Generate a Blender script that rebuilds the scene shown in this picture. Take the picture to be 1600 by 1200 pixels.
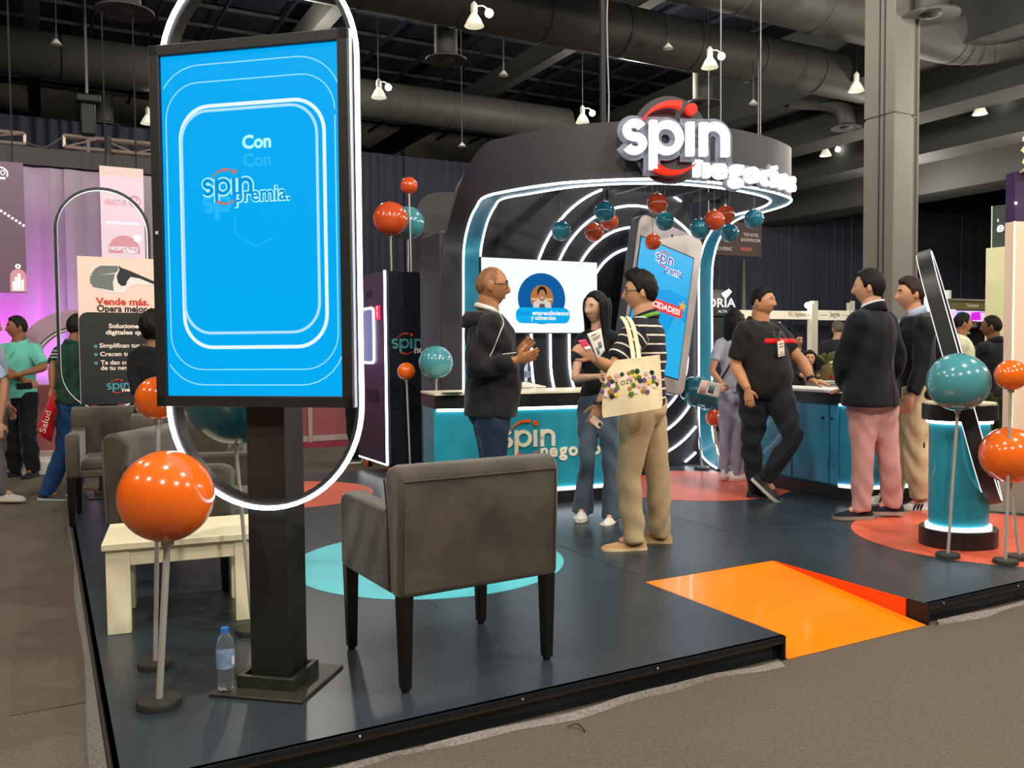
import bpy, math, random
import numpy as np
from mathutils import Matrix, Vector

for _o in list(bpy.data.objects):
    bpy.data.objects.remove(_o)
SC = bpy.context.scene
COL = SC.collection
random.seed(7)
RNG = np.random.default_rng(7)

# ------------------------------------------------------------------ camera, world, light, exposure
FPX = 1350.0
PITCH = math.atan(55 / FPX)
ROLL = 0.008
CAMZ = 1.38
DZ = 0.11                      # top of the booth deck
_F = np.array([0, math.cos(PITCH), -math.sin(PITCH)])
_U0 = np.array([0, math.sin(PITCH), math.cos(PITCH)])
_R0 = np.array([1.0, 0, 0])
CR = _R0 * math.cos(ROLL) - _U0 * math.sin(ROLL)
CU = _U0 * math.cos(ROLL) + _R0 * math.sin(ROLL)
CP = np.array([0, 0, CAMZ])
cam_d = bpy.data.cameras.new('camera')
cam = bpy.data.objects.new('camera', cam_d)
COL.objects.link(cam)
cam_d.sensor_width = 36.0
cam_d.lens = 36.0 * FPX / 1600.0
cam_d.clip_end = 200
_m = Matrix(((CR[0], CU[0], -_F[0], 0), (CR[1], CU[1], -_F[1], 0), (CR[2], CU[2], -_F[2], CAMZ), (0, 0, 0, 1)))
cam.matrix_world = _m
SC.camera = cam

SC.view_settings.view_transform = 'Standard'
SC.view_settings.look = 'None'
SC.view_settings.gamma = 1.0
SC.view_settings.use_curve_mapping = False
SC.view_settings.exposure = 0.0

world = bpy.data.worlds.new('world')
SC.world = world
world.use_nodes = True
world.node_tree.nodes['Background'].inputs[0].default_value = (0.55, 0.58, 0.68, 1)
world.node_tree.nodes['Background'].inputs[1].default_value = 0.09


def lamp(x, y, z, power, col=(1.0, 0.925, 0.80), r=0.2):
    d = bpy.data.lights.new('hall_light', 'POINT')
    d.energy = power
    d.color = col
    d.shadow_soft_size = r
    o = bpy.data.objects.new('hall_light', d)
    o.location = (x, y, z)
    COL.objects.link(o)
    return o


# the hall's high-bay lamps, in rows across the hall (those overhead and behind the viewer too)
for _x, _y, _p in ((-9, 1, .8), (-4.5, -1.5, 1.15), (0, -3, 1.5), (5, -2, 1.9), (10, 1, 1.9), (-5.5, 4.6, .65), (-1.0, 2.6, 1.0), (3.6, 2.8, 1.35),
                   (7.5, 6.5, 1.3), (12, 8, .8), (-9, 9.5, .6), (-2.5, 10.5, .6), (3.0, 11.5, .8), (8.5, 13, .7), (11.5, 17.5, .6), (15, 12, .5), (-4, 17, .6), (2.5, 18.5, .7), (9.5, 21, .6)):
    lamp(_x, _y, 4.9 if .88 * _x + .4756 * _y > 13 else 7.0, 560 * _p)

# ------------------------------------------------------------------ pixel / plane helpers (photo frame 1600 x 1200)


def ray(px, py):
    return _F * FPX + CR * (px - 800) - CU * (py - 600)


def G(px, py, z=DZ):
    d = ray(px, py)
    return CP + d * ((z - CAMZ) / d[2])


def D(px, py, Y):
    d = ray(px, py)
    return CP + d * (Y / d[1])


def V7(px, py, v):
    """point on the vertical plane at distance v along the booth's depth axis"""
    d = ray(px, py)
    return CP + d * (v / (d[0] * BV[0] + d[1] * BV[1]))


BA = math.radians(28.4)
BU = np.array([math.cos(BA), math.sin(BA), 0])
BV = np.array([-math.sin(BA), math.cos(BA), 0])
BO = BU * 0.15 + BV * 2.73     # front-left corner of the deck
Z3 = np.array([0, 0, 1.0])


def B(u, v, z=0.0):
    return BO + BU * u + BV * v + Z3 * z


# ------------------------------------------------------------------ materials
def lin(c):
    return tuple((x / 12.92 if x <= .04045 else ((x + .055) / 1.055) ** 2.4) for x in [q / 255.0 for q in c])


MATS = {}


def mat(name, rgb, rough=.5, metal=0.0, emit=None, es=0.0, coat=0.0, spec=.5, trans=0.0, ior=1.45, alpha=1.0,
        noise=None, bump=None, sheen=0.0, rgb2=None):
    """noise=(scale, amount, stretch) mixes rgb with rgb2; bump=(scale, strength, stretch)"""
    if name in MATS:
        return MATS[name]
    m = bpy.data.materials.new(name)
    m.use_nodes = True
    nt = m.node_tree
    b = nt.nodes['Principled BSDF']
    c = lin(rgb)
    b.inputs['Base Color'].default_value = (*c, 1)
    b.inputs['Roughness'].default_value = rough
    b.inputs['Metallic'].default_value = metal
    b.inputs['Coat Weight'].default_value = coat
    b.inputs['Coat Roughness'].default_value = .05
    b.inputs['Specular IOR Level'].default_value = spec
    b.inputs['Transmission Weight'].default_value = trans
    b.inputs['IOR'].default_value = ior
    b.inputs['Alpha'].default_value = alpha
    if sheen:
        b.inputs['Sheen Weight'].default_value = sheen
        b.inputs['Sheen Roughness'].default_value = .4
    if emit is not None:
        b.inputs['Emission Color'].default_value = (*lin(emit), 1)
        b.inputs['Emission Strength'].default_value = es
    tc = None
    if noise or bump:
        tc = nt.nodes.new('ShaderNodeTexCoord')

    def tex(scale, stretch, detail):
        mp = nt.nodes.new('ShaderNodeMapping')
        mp.inputs['Scale'].default_value = stretch
        nt.links.new(tc.outputs['Object'], mp.inputs[0])
        n = nt.nodes.new('ShaderNodeTexNoise')
        n.inputs['Scale'].default_value = scale
        n.inputs['Detail'].default_value = detail
        nt.links.new(mp.outputs[0], n.inputs['Vector'])
        return n
    if noise:
        sc_, amt, st = noise
        n = tex(sc_, st, 4)
        r = nt.nodes.new('ShaderNodeMapRange')
        r.inputs[1].default_value = .35
        r.inputs[2].default_value = .65
        r.inputs[4].default_value = amt
        nt.links.new(n.outputs['Fac'], r.inputs[0])
        mx = nt.nodes.new('ShaderNodeMix')
        mx.data_type = 'RGBA'
        mx.inputs['A'].default_value = (*c, 1)
        mx.inputs['B'].default_value = (*lin(rgb2 or tuple(int(q * .6) for q in rgb)), 1)
        nt.links.new(r.outputs[0], mx.inputs['Factor'])
        nt.links.new(mx.outputs['Result'], b.inputs['Base Color'])
    if bump:
        sc_, stg, st = bump
        n = tex(sc_, st, 3)
        bp = nt.nodes.new('ShaderNodeBump')
        bp.inputs['Strength'].default_value = stg
        bp.inputs['Distance'].default_value = .01
        nt.links.new(n.outputs['Fac'], bp.inputs['Height'])
        nt.links.new(bp.outputs[0], b.inputs['Normal'])
    MATS[name] = m
    return m


def emat(name, rgb, es):
    return mat(name, tuple(int(q * .06) for q in rgb), .3, emit=rgb, es=es, spec=.3)


# ------------------------------------------------------------------ objects
WM = {}                         # world matrices of the roots


def link(o, parent=None):
    COL.objects.link(o)
    if parent is not None:
        o.parent = parent
    WM[o.name] = (WM[parent.name] if parent is not None else Matrix()) @ o.matrix_basis
    return o


def thing(name, label, cat, loc=(0, 0, 0), rotz=0.0, group=None, kind=None, scale=1.0):
    o = bpy.data.objects.new(name, None)
    o.empty_display_size = .1
    o.matrix_basis = Matrix.Translation(Vector(loc)) @ Matrix.Rotation(rotz, 4, 'Z') @ Matrix.Scale(scale, 4)
    o['label'] = label
    if cat:
        o['category'] = cat
    if group:
        o['group'] = group
    if kind:
        o['kind'] = kind
    return link(o)


class MB:
    def __init__(self):
        self.v, self.f, self.m = [], [], []
        self.cm = 0

    def add(self, vs, fs):
        b = len(self.v)
        self.v.extend([tuple(map(float, p)) for p in vs])
        for q in fs:
            self.f.append(tuple(b + i for i in q))
            self.m.append(self.cm)
        return self

    def box(self, c, s, rz=0.0, ax=None):
        hx, hy, hz = s[0] / 2, s[1] / 2, s[2] / 2
        if ax is None:
            X, Y, Z = np.array([math.cos(rz), math.sin(rz), 0]), np.array([-math.sin(rz), math.cos(rz), 0]), Z3
        else:
            X, Y, Z = ax
        c = np.array(c, float)
        vs = [c + X * a * hx + Y * b_ * hy + Z * d * hz for d in (-1, 1) for b_ in (-1, 1) for a in (-1, 1)]
        return self.add(vs, [(0, 2, 3, 1), (4, 5, 7, 6), (0, 1, 5, 4), (2, 6, 7, 3), (0, 4, 6, 2), (1, 3, 7, 5)])

    def tube(self, pts, r, n=8, closed=False, cap=True, ref=None, flat=None):
        """round (or elliptical: r=[(rx,ry)..]) tube along pts; ref fixes the x axis of the section"""
        pts = [np.array(p, float) for p in pts]
        k = len(pts)
        rs = r if isinstance(r, (list, tuple)) else [r] * k
        rs = [q if isinstance(q, (tuple, list)) else (q, q) for q in rs]
        rings = []
        prev = None
        for i, p in enumerate(pts):
            if closed:
                t = pts[(i + 1) % k] - pts[i - 1]
            else:
                t = pts[min(i + 1, k - 1)] - pts[max(i - 1, 0)]
            L = np.linalg.norm(t)
            t = t / L if L > 1e-9 else np.array([0, 0, 1.0])
            if ref is not None:
                a = np.array(ref, float)
            elif prev is not None:
                a = prev
            else:
                a = np.array([1.0, 0, 0]) if abs(t[0]) < .8 else np.array([0, 1.0, 0])
            a = a - t * np.dot(a, t)
            la = np.linalg.norm(a)
            if la < 1e-6:
                a = np.cross(t, [0, 0, 1.0]) if abs(t[2]) < .9 else np.cross(t, [0, 1.0, 0])
                la = np.linalg.norm(a)
            a = a / la
            prev = a
            b_ = np.cross(t, a)
            rings.append([p + a * rs[i][0] * math.cos(2 * math.pi * j / n) + b_ * rs[i][1] * math.sin(2 * math.pi * j / n) for j in range(n)])
        vs = [q for rg in rings for q in rg]
        fs = []
        kk = k if closed else k - 1
        for i in range(kk):
            i2 = (i + 1) % k
            for j in range(n):
                j2 = (j + 1) % n
                fs.append((i * n + j, i * n + j2, i2 * n + j2, i2 * n + j))
        if not closed and cap:
            fs.append(tuple(range(n - 1, -1, -1)))
            fs.append(tuple((k - 1) * n + j for j in range(n)))
        return self.add(vs, fs)

    def rect_tube(self, pts, w, h, ups, closed=False):
        """rectangular section swept along pts, h along ups[i], w across"""
        pts = [np.array(p, float) for p in pts]
        k = len(pts)
        vs = []
        for i, p in enumerate(pts):
            t = pts[(i + 1) % k] - pts[i - 1] if closed else pts[min(i + 1, k - 1)] - pts[max(i - 1, 0)]
            t = t / (np.linalg.norm(t) + 1e-9)
            u = np.array(ups[i] if isinstance(ups, list) else ups, float)
            u = u - t * np.dot(u, t)
            u = u / (np.linalg.norm(u) + 1e-9)
            s = np.cross(t, u)
            for a, b_ in ((-1, -1), (1, -1), (1, 1), (-1, 1)):
                vs.append(p + s * a * w / 2 + u * b_ * h / 2)
        fs = []
        for i in range(k if closed else k - 1):
            i2 = (i + 1) % k
            for j in range(4):
                j2 = (j + 1) % 4
                fs.append((i * 4 + j, i * 4 + j2, i2 * 4 + j2, i2 * 4 + j))
        if not closed:
            fs += [(3, 2, 1, 0), tuple((k - 1) * 4 + j for j in range(4))]
        return self.add(vs, fs)

    def lathe(self, prof, n=24, c=(0, 0, 0)):
        c = np.array(c, float)
        vs = []
        for (r, z) in prof:
            for j in range(n):
                a = 2 * math.pi * j / n
                vs.append(c + np.array([r * math.cos(a), r * math.sin(a), z]))
        fs = []
        for i in range(len(prof) - 1):
            for j in range(n):
                j2 = (j + 1) % n
                fs.append((i * n + j, i * n + j2, (i + 1) * n + j2, (i + 1) * n + j))
        if prof[0][0] > 1e-6:
            fs.append(tuple(range(n - 1, -1, -1)))
        if prof[-1][0] > 1e-6:
            fs.append(tuple((len(prof) - 1) * n + j for j in range(n)))
        return self.add(vs, fs)

    def sphere(self, c, r, nu=24, nv=16, ax=None):
        if not isinstance(r, (tuple, list)):
            r = (r, r, r)
        c = np.array(c, float)
        X, Y, Z = ax if ax is not None else (np.array([1., 0, 0]), np.array([0, 1., 0]), Z3)
        vs = []
        for i in range(1, nv):
            t = math.pi * i / nv
            for j in range(nu):
                a = 2 * math.pi * j / nu
                vs.append(c + X * r[0] * math.sin(t) * math.cos(a) + Y * r[1] * math.sin(t) * math.sin(a) + Z * r[2] * math.cos(t))
        top, bot = len(vs), len(vs) + 1
        vs += [c + Z * r[2], c - Z * r[2]]
        fs = []
        for i in range(nv - 2):
            for j in range(nu):
                j2 = (j + 1) % nu
                fs.append((i * nu + j, (i + 1) * nu + j, (i + 1) * nu + j2, i * nu + j2))
        for j in range(nu):
            j2 = (j + 1) % nu
            fs.append((top, j, j2))
            fs.append((bot, (nv - 2) * nu + j2, (nv - 2) * nu + j))
        return self.add(vs, fs)

    def prism(self, poly, o, X, Y, Zd, d0, d1):
        """polygon in the X,Y frame at o, extruded from d0 to d1 along Zd"""
        o, X, Y, Zd = [np.array(q, float) for q in (o, X, Y, Zd)]
        n = len(poly)
        vs = [o + X * p[0] + Y * p[1] + Zd * d0 for p in poly] + [o + X * p[0] + Y * p[1] + Zd * d1 for p in poly]
        fs = [tuple(range(n - 1, -1, -1)), tuple(range(n, 2 * n))]
        fs += [(i, (i + 1) % n, n + (i + 1) % n, n + i) for i in range(n)]
        return self.add(vs, fs)

    def strip(self, A, C_):
        """ruled surface between two point lists"""
        n = len(A)
        vs = list(A) + list(C_)
        return self.add(vs, [(i, i + 1, n + i + 1, n + i) for i in range(n - 1)])

    def grid(self, P):
        """P[i][j] grid of points"""
        a, b_ = len(P), len(P[0])
        return self.add([q for row in P for q in row],
                        [(i * b_ + j, i * b_ + j + 1, (i + 1) * b_ + j + 1, (i + 1) * b_ + j) for i in range(a - 1) for j in range(b_ - 1)])

    def build(self, name, m, parent=None, world=False, smooth=40, bevel=0.0, solid=0.0, subsurf=0, kind=None, label=None, seg=2):
        vs = self.v
        if world and parent is not None:
            inv = np.array(WM[parent.name].inverted())
            a = np.c_[np.array(vs), np.ones(len(vs))] @ inv.T
            vs = a[:, :3].tolist()
        me = bpy.data.meshes.new(name)
        me.from_pydata(vs, [], self.f)
        ms = m if isinstance(m, (list, tuple)) else [m]
        for q in ms:
            me.materials.append(q)
        if len(ms) > 1:
            me.polygons.foreach_set('material_index', self.m)
        me.validate()
        return finish(me, name, parent, smooth, bevel, solid, subsurf, kind, label, seg)


def finish(me, name, parent=None, smooth=40, bevel=0.0, solid=0.0, subsurf=0, kind=None, label=None, seg=2):
    if smooth:
        me.polygons.foreach_set('use_smooth', [True] * len(me.polygons))
        if smooth < 180:
            me.set_sharp_from_angle(angle=math.radians(smooth))
    o = bpy.data.objects.new(name, me)
    link(o, parent)
    if solid:
        s = o.modifiers.new('solid', 'SOLIDIFY')
        s.thickness = solid
        s.offset = 0
    if bevel:
        b_ = o.modifiers.new('bevel', 'BEVEL')
        b_.width = bevel
        b_.segments = seg
        b_.limit_method = 'ANGLE'
        b_.angle_limit = math.radians(40)
        if smooth:
            me.polygons.foreach_set('use_smooth', [True] * len(me.polygons))
    if subsurf:
        s = o.modifiers.new('sub', 'SUBSURF')
        s.levels = s.render_levels = subsurf
    if kind:
        o['kind'] = kind
    if label:
        o['label'] = label
    return o


def tag(o, label, cat=None, group=None, kind=None):
    o['label'] = label
    if cat:
        o['category'] = cat
    if group:
        o['group'] = group
    if kind:
        o['kind'] = kind
    return o


def copy_tree(o, parent=None):
    c = o.copy()
    COL.objects.link(c)
    if parent is not None:
        c.parent = parent
    WM[c.name] = (WM[parent.name] if parent is not None else Matrix()) @ c.matrix_basis
    for ch in list(o.children):
        copy_tree(ch, c)
    return c


def place(o, loc, rotz=0.0, scale=1.0):
    o.matrix_basis = Matrix.Translation(Vector(loc)) @ Matrix.Rotation(rotz, 4, 'Z') @ Matrix.Scale(scale, 4)
    WM[o.name] = o.matrix_basis.copy()
    return o


def rrect(w, h, r, n=8, cx=0.0, cy=0.0):
    """rounded rectangle outline, counter-clockwise"""
    pts = []
    for (sx, sy, a0) in ((1, 1, 0), (-1, 1, 90), (-1, -1, 180), (1, -1, 270)):
        for i in range(n + 1):
            a = math.radians(a0 + 90 * i / n)
            pts.append((cx + sx * (w / 2 - r) + r * math.cos(a), cy + sy * (h / 2 - r) + r * math.sin(a)))
    return pts


def smooth_path(pts, n=6):
    """Catmull-Rom resampling"""
    P = [np.array(p, float) for p in pts]
    out = []
    for i in range(len(P) - 1):
        p0, p1, p2, p3 = P[max(i - 1, 0)], P[i], P[i + 1], P[min(i + 2, len(P) - 1)]
        for k in range(n):
            t = k / n
            out.append(.5 * ((2 * p1) + (-p0 + p2) * t + (2 * p0 - 5 * p1 + 4 * p2 - p3) * t * t + (-p0 + 3 * p1 - 3 * p2 + p3) * t ** 3))
    out.append(P[-1])
    return out


# ------------------------------------------------------------------ lettering
_TC = {}


def glyphs(s, bold=0.0, ext=0.0):
    """unit-size text as (verts, faces, width); the font is Blender's own"""
    key = (s, bold, ext)
    if key not in _TC:
        cu = bpy.data.curves.new('t', 'FONT')
        cu.body = s
        cu.size = 1.0
        cu.offset = bold
        cu.extrude = ext
        cu.resolution_u = 3
        o = bpy.data.objects.new('t', cu)
        COL.objects.link(o)
        dg = bpy.context.evaluated_depsgraph_get()
        me = bpy.data.meshes.new_from_object(o.evaluated_get(dg))
        v = [tuple(x.co) for x in me.vertices]
        f = [tuple(p.vertices) for p in me.polygons]
        bpy.data.objects.remove(o)
        bpy.data.curves.remove(cu)
        bpy.data.meshes.remove(me)
        w = (min(p[0] for p in v), max(p[0] for p in v)) if v else (0, 0)
        _TC[key] = (v, f, w)
    return _TC[key]


def text_into(mb, s, size, mp, align='l', bold=.02, ext=0.0, fit=None, lift=0.0):
    """mp(x, y, d) maps text space to 3-D; fit = wanted width"""
    v, f, (x0, x1) = glyphs(s, bold, ext)
    sx = size if fit is None else fit / (x1 - x0)
    off = -x0 if align == 'l' else (-(x0 + x1) / 2 if align == 'c' else -x1)
    mb.add([mp((p[0] + off) * sx, p[1] * size, p[2] * size + lift) for p in v], f)


def plane_map(o, X, Y, N):
    o, X, Y, N = [np.array(q, float) for q in (o, X, Y, N)]
    return lambda x, y, d: o + X * x + Y * y + N * d


def ribbon2(pts, w):
    """2-D stroke outline quads: list of (left,right) pairs; w number or list"""
    P = [np.array(p, float) for p in pts]
    ws = w if isinstance(w, (list, tuple)) else [w] * len(P)
    L, R = [], []
    for i, p in enumerate(P):
        t = P[min(i + 1, len(P) - 1)] - P[max(i - 1, 0)]
        t = t / (np.linalg.norm(t) + 1e-9)
        n = np.array([-t[1], t[0]])
        L.append(p + n * ws[i] / 2)
        R.append(p - n * ws[i] / 2)
    return L, R


def stroke(mb, pts, w, mp, d0, d1):
    L, R = ribbon2(pts, w)
    n = len(L)
    vs = [mp(p[0], p[1], d) for d in (d0, d1) for S in (L, R) for p in S]
    a, b_, c, e = 0, n, 2 * n, 3 * n
    fs = []
    for i in range(n - 1):
        fs.append((a + i, a + i + 1, b_ + i + 1, b_ + i))
        fs.append((c + i, e + i, e + i + 1, c + i + 1))
        fs.append((a + i, c + i, c + i + 1, a + i + 1))
        fs.append((b_ + i, b_ + i + 1, e + i + 1, e + i))
    fs += [(a, b_, e, c), (a + n - 1, c + n - 1, e + n - 1, b_ + n - 1)]
    mb.add(vs, fs)


def arc(cx, cy, r, a0, a1, n=14, ry=None):
    return [(cx + r * math.cos(math.radians(a0 + (a1 - a0) * i / n)), cy + (ry or r) * math.sin(math.radians(a0 + (a1 - a0) * i / n))) for i in range(n + 1)]


SPIN = {
    's': [(arc(.36, .70, .235, 25, 270, 14, .195) + arc(.36, .31, .25, 90, -152, 14, .205)[1:], .21)],
    'p': [([(.92, .98), (.92, -.42)], .21), (arc(1.34, .5, .385, 0, 360, 28), .20)],
    'i': [([(2.04, 0.0), (2.04, .96)], .22)],
    'n': [([(2.45, 0.0), (2.45, .96)], .22), ([(2.45, .4)] + arc(2.79, .55, .34, 178, 0, 12, .32) + [(3.13, 0.0)], .22)],
}
SWT = arc(1.50, .5, 1.02, 150, 75, 16, .98)
SWB = arc(1.52, .52, 1.0, 236, 312, 16, 1.02)


def spin_logo(parent, mp, size, ml, ma, depth, names=('letter', 'swoosh'), back=None, extra=0.0, world=True, base=0.0, backw=.16, kind=None):
    m2 = lambda x, y, d: mp(x * size, y * size, d)
    for k, strokes in SPIN.items():
        mb = MB()
        for pts, w in strokes:
            stroke(mb, pts, w + extra, m2, base, base + depth)
        mb.build(names[0], ml, parent, world)
    for pts, ws in ((SWT, [.03 + .17 * i / 16 for i in range(17)]), (SWB, [.2 - .17 * i / 16 for i in range(17)])):
        mb = MB()
        stroke(mb, pts, ws, m2, base, base + depth)
        mb.build(names[1], ma, parent, world)
    mb = MB()
    stroke(mb, arc(2.08, 1.34, .08, 0, 360, 20), .16, m2, base, base + depth)
    mb.build('dot', ma, parent, world)
    if back is not None:
        for k, strokes in SPIN.items():
            mb = MB()
            for pts, w in strokes:
                p0, p1 = np.array(pts[0]), np.array(pts[-1])
                ext_ = list(pts)
                if np.linalg.norm(p0 - p1) > .05:
                    t0 = p0 - np.array(pts[1]); t0 = t0 / np.linalg.norm(t0)
                    t1 = p1 - np.array(pts[-2]); t1 = t1 / np.linalg.norm(t1)
                    ext_ = [tuple(p0 + t0 * backw / 2)] + ext_ + [tuple(p1 + t1 * backw / 2)]
                stroke(mb, ext_, w + backw, m2, base - .035, base - .006)
            mb.build('letter_backing', back, parent, world)
# ------------------------------------------------------------------ the hall
m_carpet = mat('hall carpet', (107, 98, 87), .95, noise=(70, .55, (1, 1, 1)), rgb2=(80, 72, 63), bump=(260, .3, (1, 1, 1)), spec=.1)
m_carpet2 = mat('hall carpet tile', (104, 92, 81), .95, noise=(70, .5, (1, 1, 1)), rgb2=(83, 72, 65), bump=(260, .3, (1, 1, 1)), spec=.1)
m_edge = mat('carpet edge', (150, 142, 136), .95, noise=(90, .6, (1, 1, 1)), bump=(200, .5, (1, 1, 1)))
m_ceil = mat('ceiling deck', (26, 30, 46), .9)
m_steel = mat('painted steel', (40, 44, 58), .7)
m_beam = mat('grey beam', (54, 54, 53), .9, noise=(1.2, .4, (1, 1, 1)), rgb2=(50, 50, 49))
m_duct = mat('duct metal', (80, 79, 76), .58, metal=.2, noise=(1.5, .4, (1, 1, 1)), rgb2=(66, 65, 63), spec=.3)
m_wall = mat('hall wall', (112, 108, 100), .85, noise=(.8, .3, (1, 1, 1)), rgb2=(96, 93, 86))
m_wire = mat('black cable', (22, 22, 24), .6)
m_wire2 = mat('steel wire', (120, 120, 122), .4, metal=.6)
m_black = mat('satin black', (24, 24, 27), .45)
m_white = mat('white paint', (232, 230, 224), .5)
m_bulb = emat('lamp glow', (255, 250, 235), 26.0)
m_dome = mat('lamp dome glass', (235, 235, 220), .3, emit=(255, 246, 215), es=.55)

fl = MB()
fl.box((6, 16, -.05), (130, 110, .1))
floor = fl.build('floor', m_carpet)
tag(floor, 'brown grey hall carpet around the raised booth deck', kind='structure')
# darker carpet tiles beside the deck: each laid tile that can be told apart
_t = MB()
_t.box((0, 0, 0), (.5, .5, .006))
_tile0 = None
_seen = set()
for (px, py) in ((55, 945), (118, 985), (30, 1040), (105, 1050), (60, 985), (10, 900), (70, 900)):
    p = G(px, py, 0)
    uu, vv = np.dot(p, BU), np.dot(p, BV)
    if (round(uu / .5), round(vv / .5)) in _seen:
        continue
    _seen.add((round(uu / .5), round(vv / .5)))
    p = BU * (round(uu / .5) * .5 + .1) + BV * (round(vv / .5) * .5)
    if _tile0 is None:
        o = _tile0 = _t.build('carpet_tile', m_carpet2, floor)
    else:
        o = _tile0.copy()
        COL.objects.link(o)
        o.parent = floor
    o.matrix_basis = Matrix.Translation(Vector((p[0], p[1], .001))) @ Matrix.Rotation(BA, 4, 'Z')
# curled carpet edge along the front and the left of the deck
e = MB()
A_, C_, E_ = [], [], []
for i in range(60):
    u = -.1 + 7.0 * i / 59
    if 2.66 < u < 3.68:
        continue
    w = .035 + .018 * math.sin(u * 5.1) + .012 * math.sin(u * 13)
    A_.append(B(u, -.004, .012 + .006 * math.sin(u * 7)))
    C_.append(B(u, -w * .6, .020 + .008 * math.sin(u * 4)))
    E_.append(B(u, -w, .001))
k = next(i for i, p in enumerate(A_) if np.dot(p - BO, BU) > 3.6)
for sl in (slice(0, k), slice(k, None)):
    e.strip(A_[sl], C_[sl])
    e.strip(C_[sl], E_[sl])
A_, C_, E_ = [], [], []
for i in range(50):
    v = -.2 + 6.6 * i / 49
    w = .05 * max(.25, 1 - v * .14) + .008 * math.sin(v * 3)
    A_.append(B(-.003, v, .01))
    C_.append(B(-w * .8, v, .016))
    E_.append(B(-w, v, .001))
e.strip(A_, C_)
e.strip(C_, E_)
e.build('carpet_edge', m_edge, floor, label='pale frayed carpet edge along the deck')

ce = MB()
ce.box((6, 16, 9.3), (130, 110, .1))
ceiling = ce.build('ceiling', m_ceil)
tag(ceiling, 'dark blue black hall ceiling deck high above', kind='structure')
# purlins: alike thin steel rods under the deck, in both directions
_p0 = None


def bar(name, p0, p1, w, h, m, parent, bevel=0):
    p0, p1 = np.array(p0, float), np.array(p1, float)
    L = np.linalg.norm(p1 - p0)
    a = (p1 - p0) / L
    s = np.cross(Z3, a)
    if np.linalg.norm(s) < 1e-6:
        s = np.array([1.0, 0, 0])
    s = s / np.linalg.norm(s)
    mb = MB()
    mb.box((p0 + p1) / 2, (L, w, h), ax=(a, s, np.cross(a, s)))
    return mb.build(name, m, parent, world=True, bevel=bevel)


for i in range(30):
    u = -13 + 1.275 * i
    bar('purlin', B(u, 5, 8.95), B(u, 32, 8.95), .05, .09, m_steel, ceiling)
for i in range(19):
    v = 6.5 + 1.25 * i
    bar('purlin', B(-22, v, 9.08), B(26, v, 9.08), .05, .08, m_steel, ceiling)
for i in range(6):
    u = -10.2 + 5.1 * i - .2
    o = bar('trim_%d' % (i + 1), B(u, 4, 8.05), B(u, 34, 8.05), .28, .5, m_beam, None)
    tag(o, 'grey ceiling joist running deep into the hall', kind='structure')
for i, (u, z0, z1, w) in enumerate(((15.2, 6.9, 8.4, .8), (16.7, 6.3, 8.2, .9), (18.3, 5.8, 8.0, 1.0), (20.1, 5.2, 7.8, 1.2))):
    mb = MB()
    mb.box(B(u, 15, (z0 + z1) / 2), (w, 38, z1 - z0), rz=BA)
    tag(mb.build('trim_%d' % (i + 7), m_beam), 'stepped grey soffit beam above the drapes beside the column', kind='structure')

wb = MB()
wb.box(B(12, 26.4, 4.5), (76, .3, 9.6), rz=BA)
wallb = wb.build('wall_back', m_wall)
tag(wallb, 'grey panelled hall wall rising above the black drapes', kind='structure')
for i in range(19):
    mb = MB()
    mb.box(B(-16 + 3.4 * i, 26.23, 4.5), (.09, .06, 9.4), rz=BA)
    mb.build('panel_joint', m_steel, wallb, world=True)
m_green = mat('green board', (30, 58, 46), .6)
mb = MB()
_c = V7(1456, 312, 28.8)
mb.box(_c + Z3 * -.05, (1.9, .12, 1.6), rz=BA)
gb = thing('green_wall_board', 'dark green board on the grey wall right of the square column', 'board', _c)
mb.build('board', m_green, gb, world=True, bevel=.02)
mb = MB()
mb.box(_c + np.array([-.25, -.1, -.35]), (.8, .05, .7), rz=BA)
mb.build('grey_panel', m_wall, gb, world=True, bevel=.01)
for nm, c, s in (('wall_left', B(-24, 8, 4.6), (.3, 50, 9.6)), ('wall_right', B(50, 8, 4.6), (.3, 50, 9.6))):
    mb = MB()
    mb.box(c, s, rz=BA)
    tag(mb.build(nm, m_wall), 'plain hall wall beyond the neighbouring stands', kind='structure')

# square concrete column
cy = 13.0
cpos = D(1394, 545, cy)
w = .55
cm1 = mat('column paint', (116, 114, 106), .8, noise=(2, .3, (1, 1, .3)), rgb2=(104, 102, 95))
mb = MB()
cc = cpos + BU * w / 2 + BV * w / 2
for z0, z1 in ((0, 4.83), (4.86, 9.3)):
    mb.box((cc[0], cc[1], (z0 + z1) / 2), (w, w, z1 - z0), rz=BA)
mb.box((cc[0], cc[1], 4.845), (w - .04, w - .04, .05), rz=BA)
colo = mb.build('column', cm1, bevel=.015)
tag(colo, 'tall square grey column behind the two suited men', kind='structure')
for d0 in (.22, .33):
    mb = MB()
    mb.box(cpos + BV * (d0 / .33 * .26) + np.array([0, 0, 4.65]) - BU * .004, (.012, .02, 9.3), rz=BA)
    mb.build('groove', m_steel, colo)
mb = MB()
q = cpos + BU * (w - .05)
mb.tube([q + Z3 * .2 - BV * .02, q + Z3 * 9.2 - BV * .02], .02, 8)
mb.build('conduit', m_wall, colo)

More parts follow.
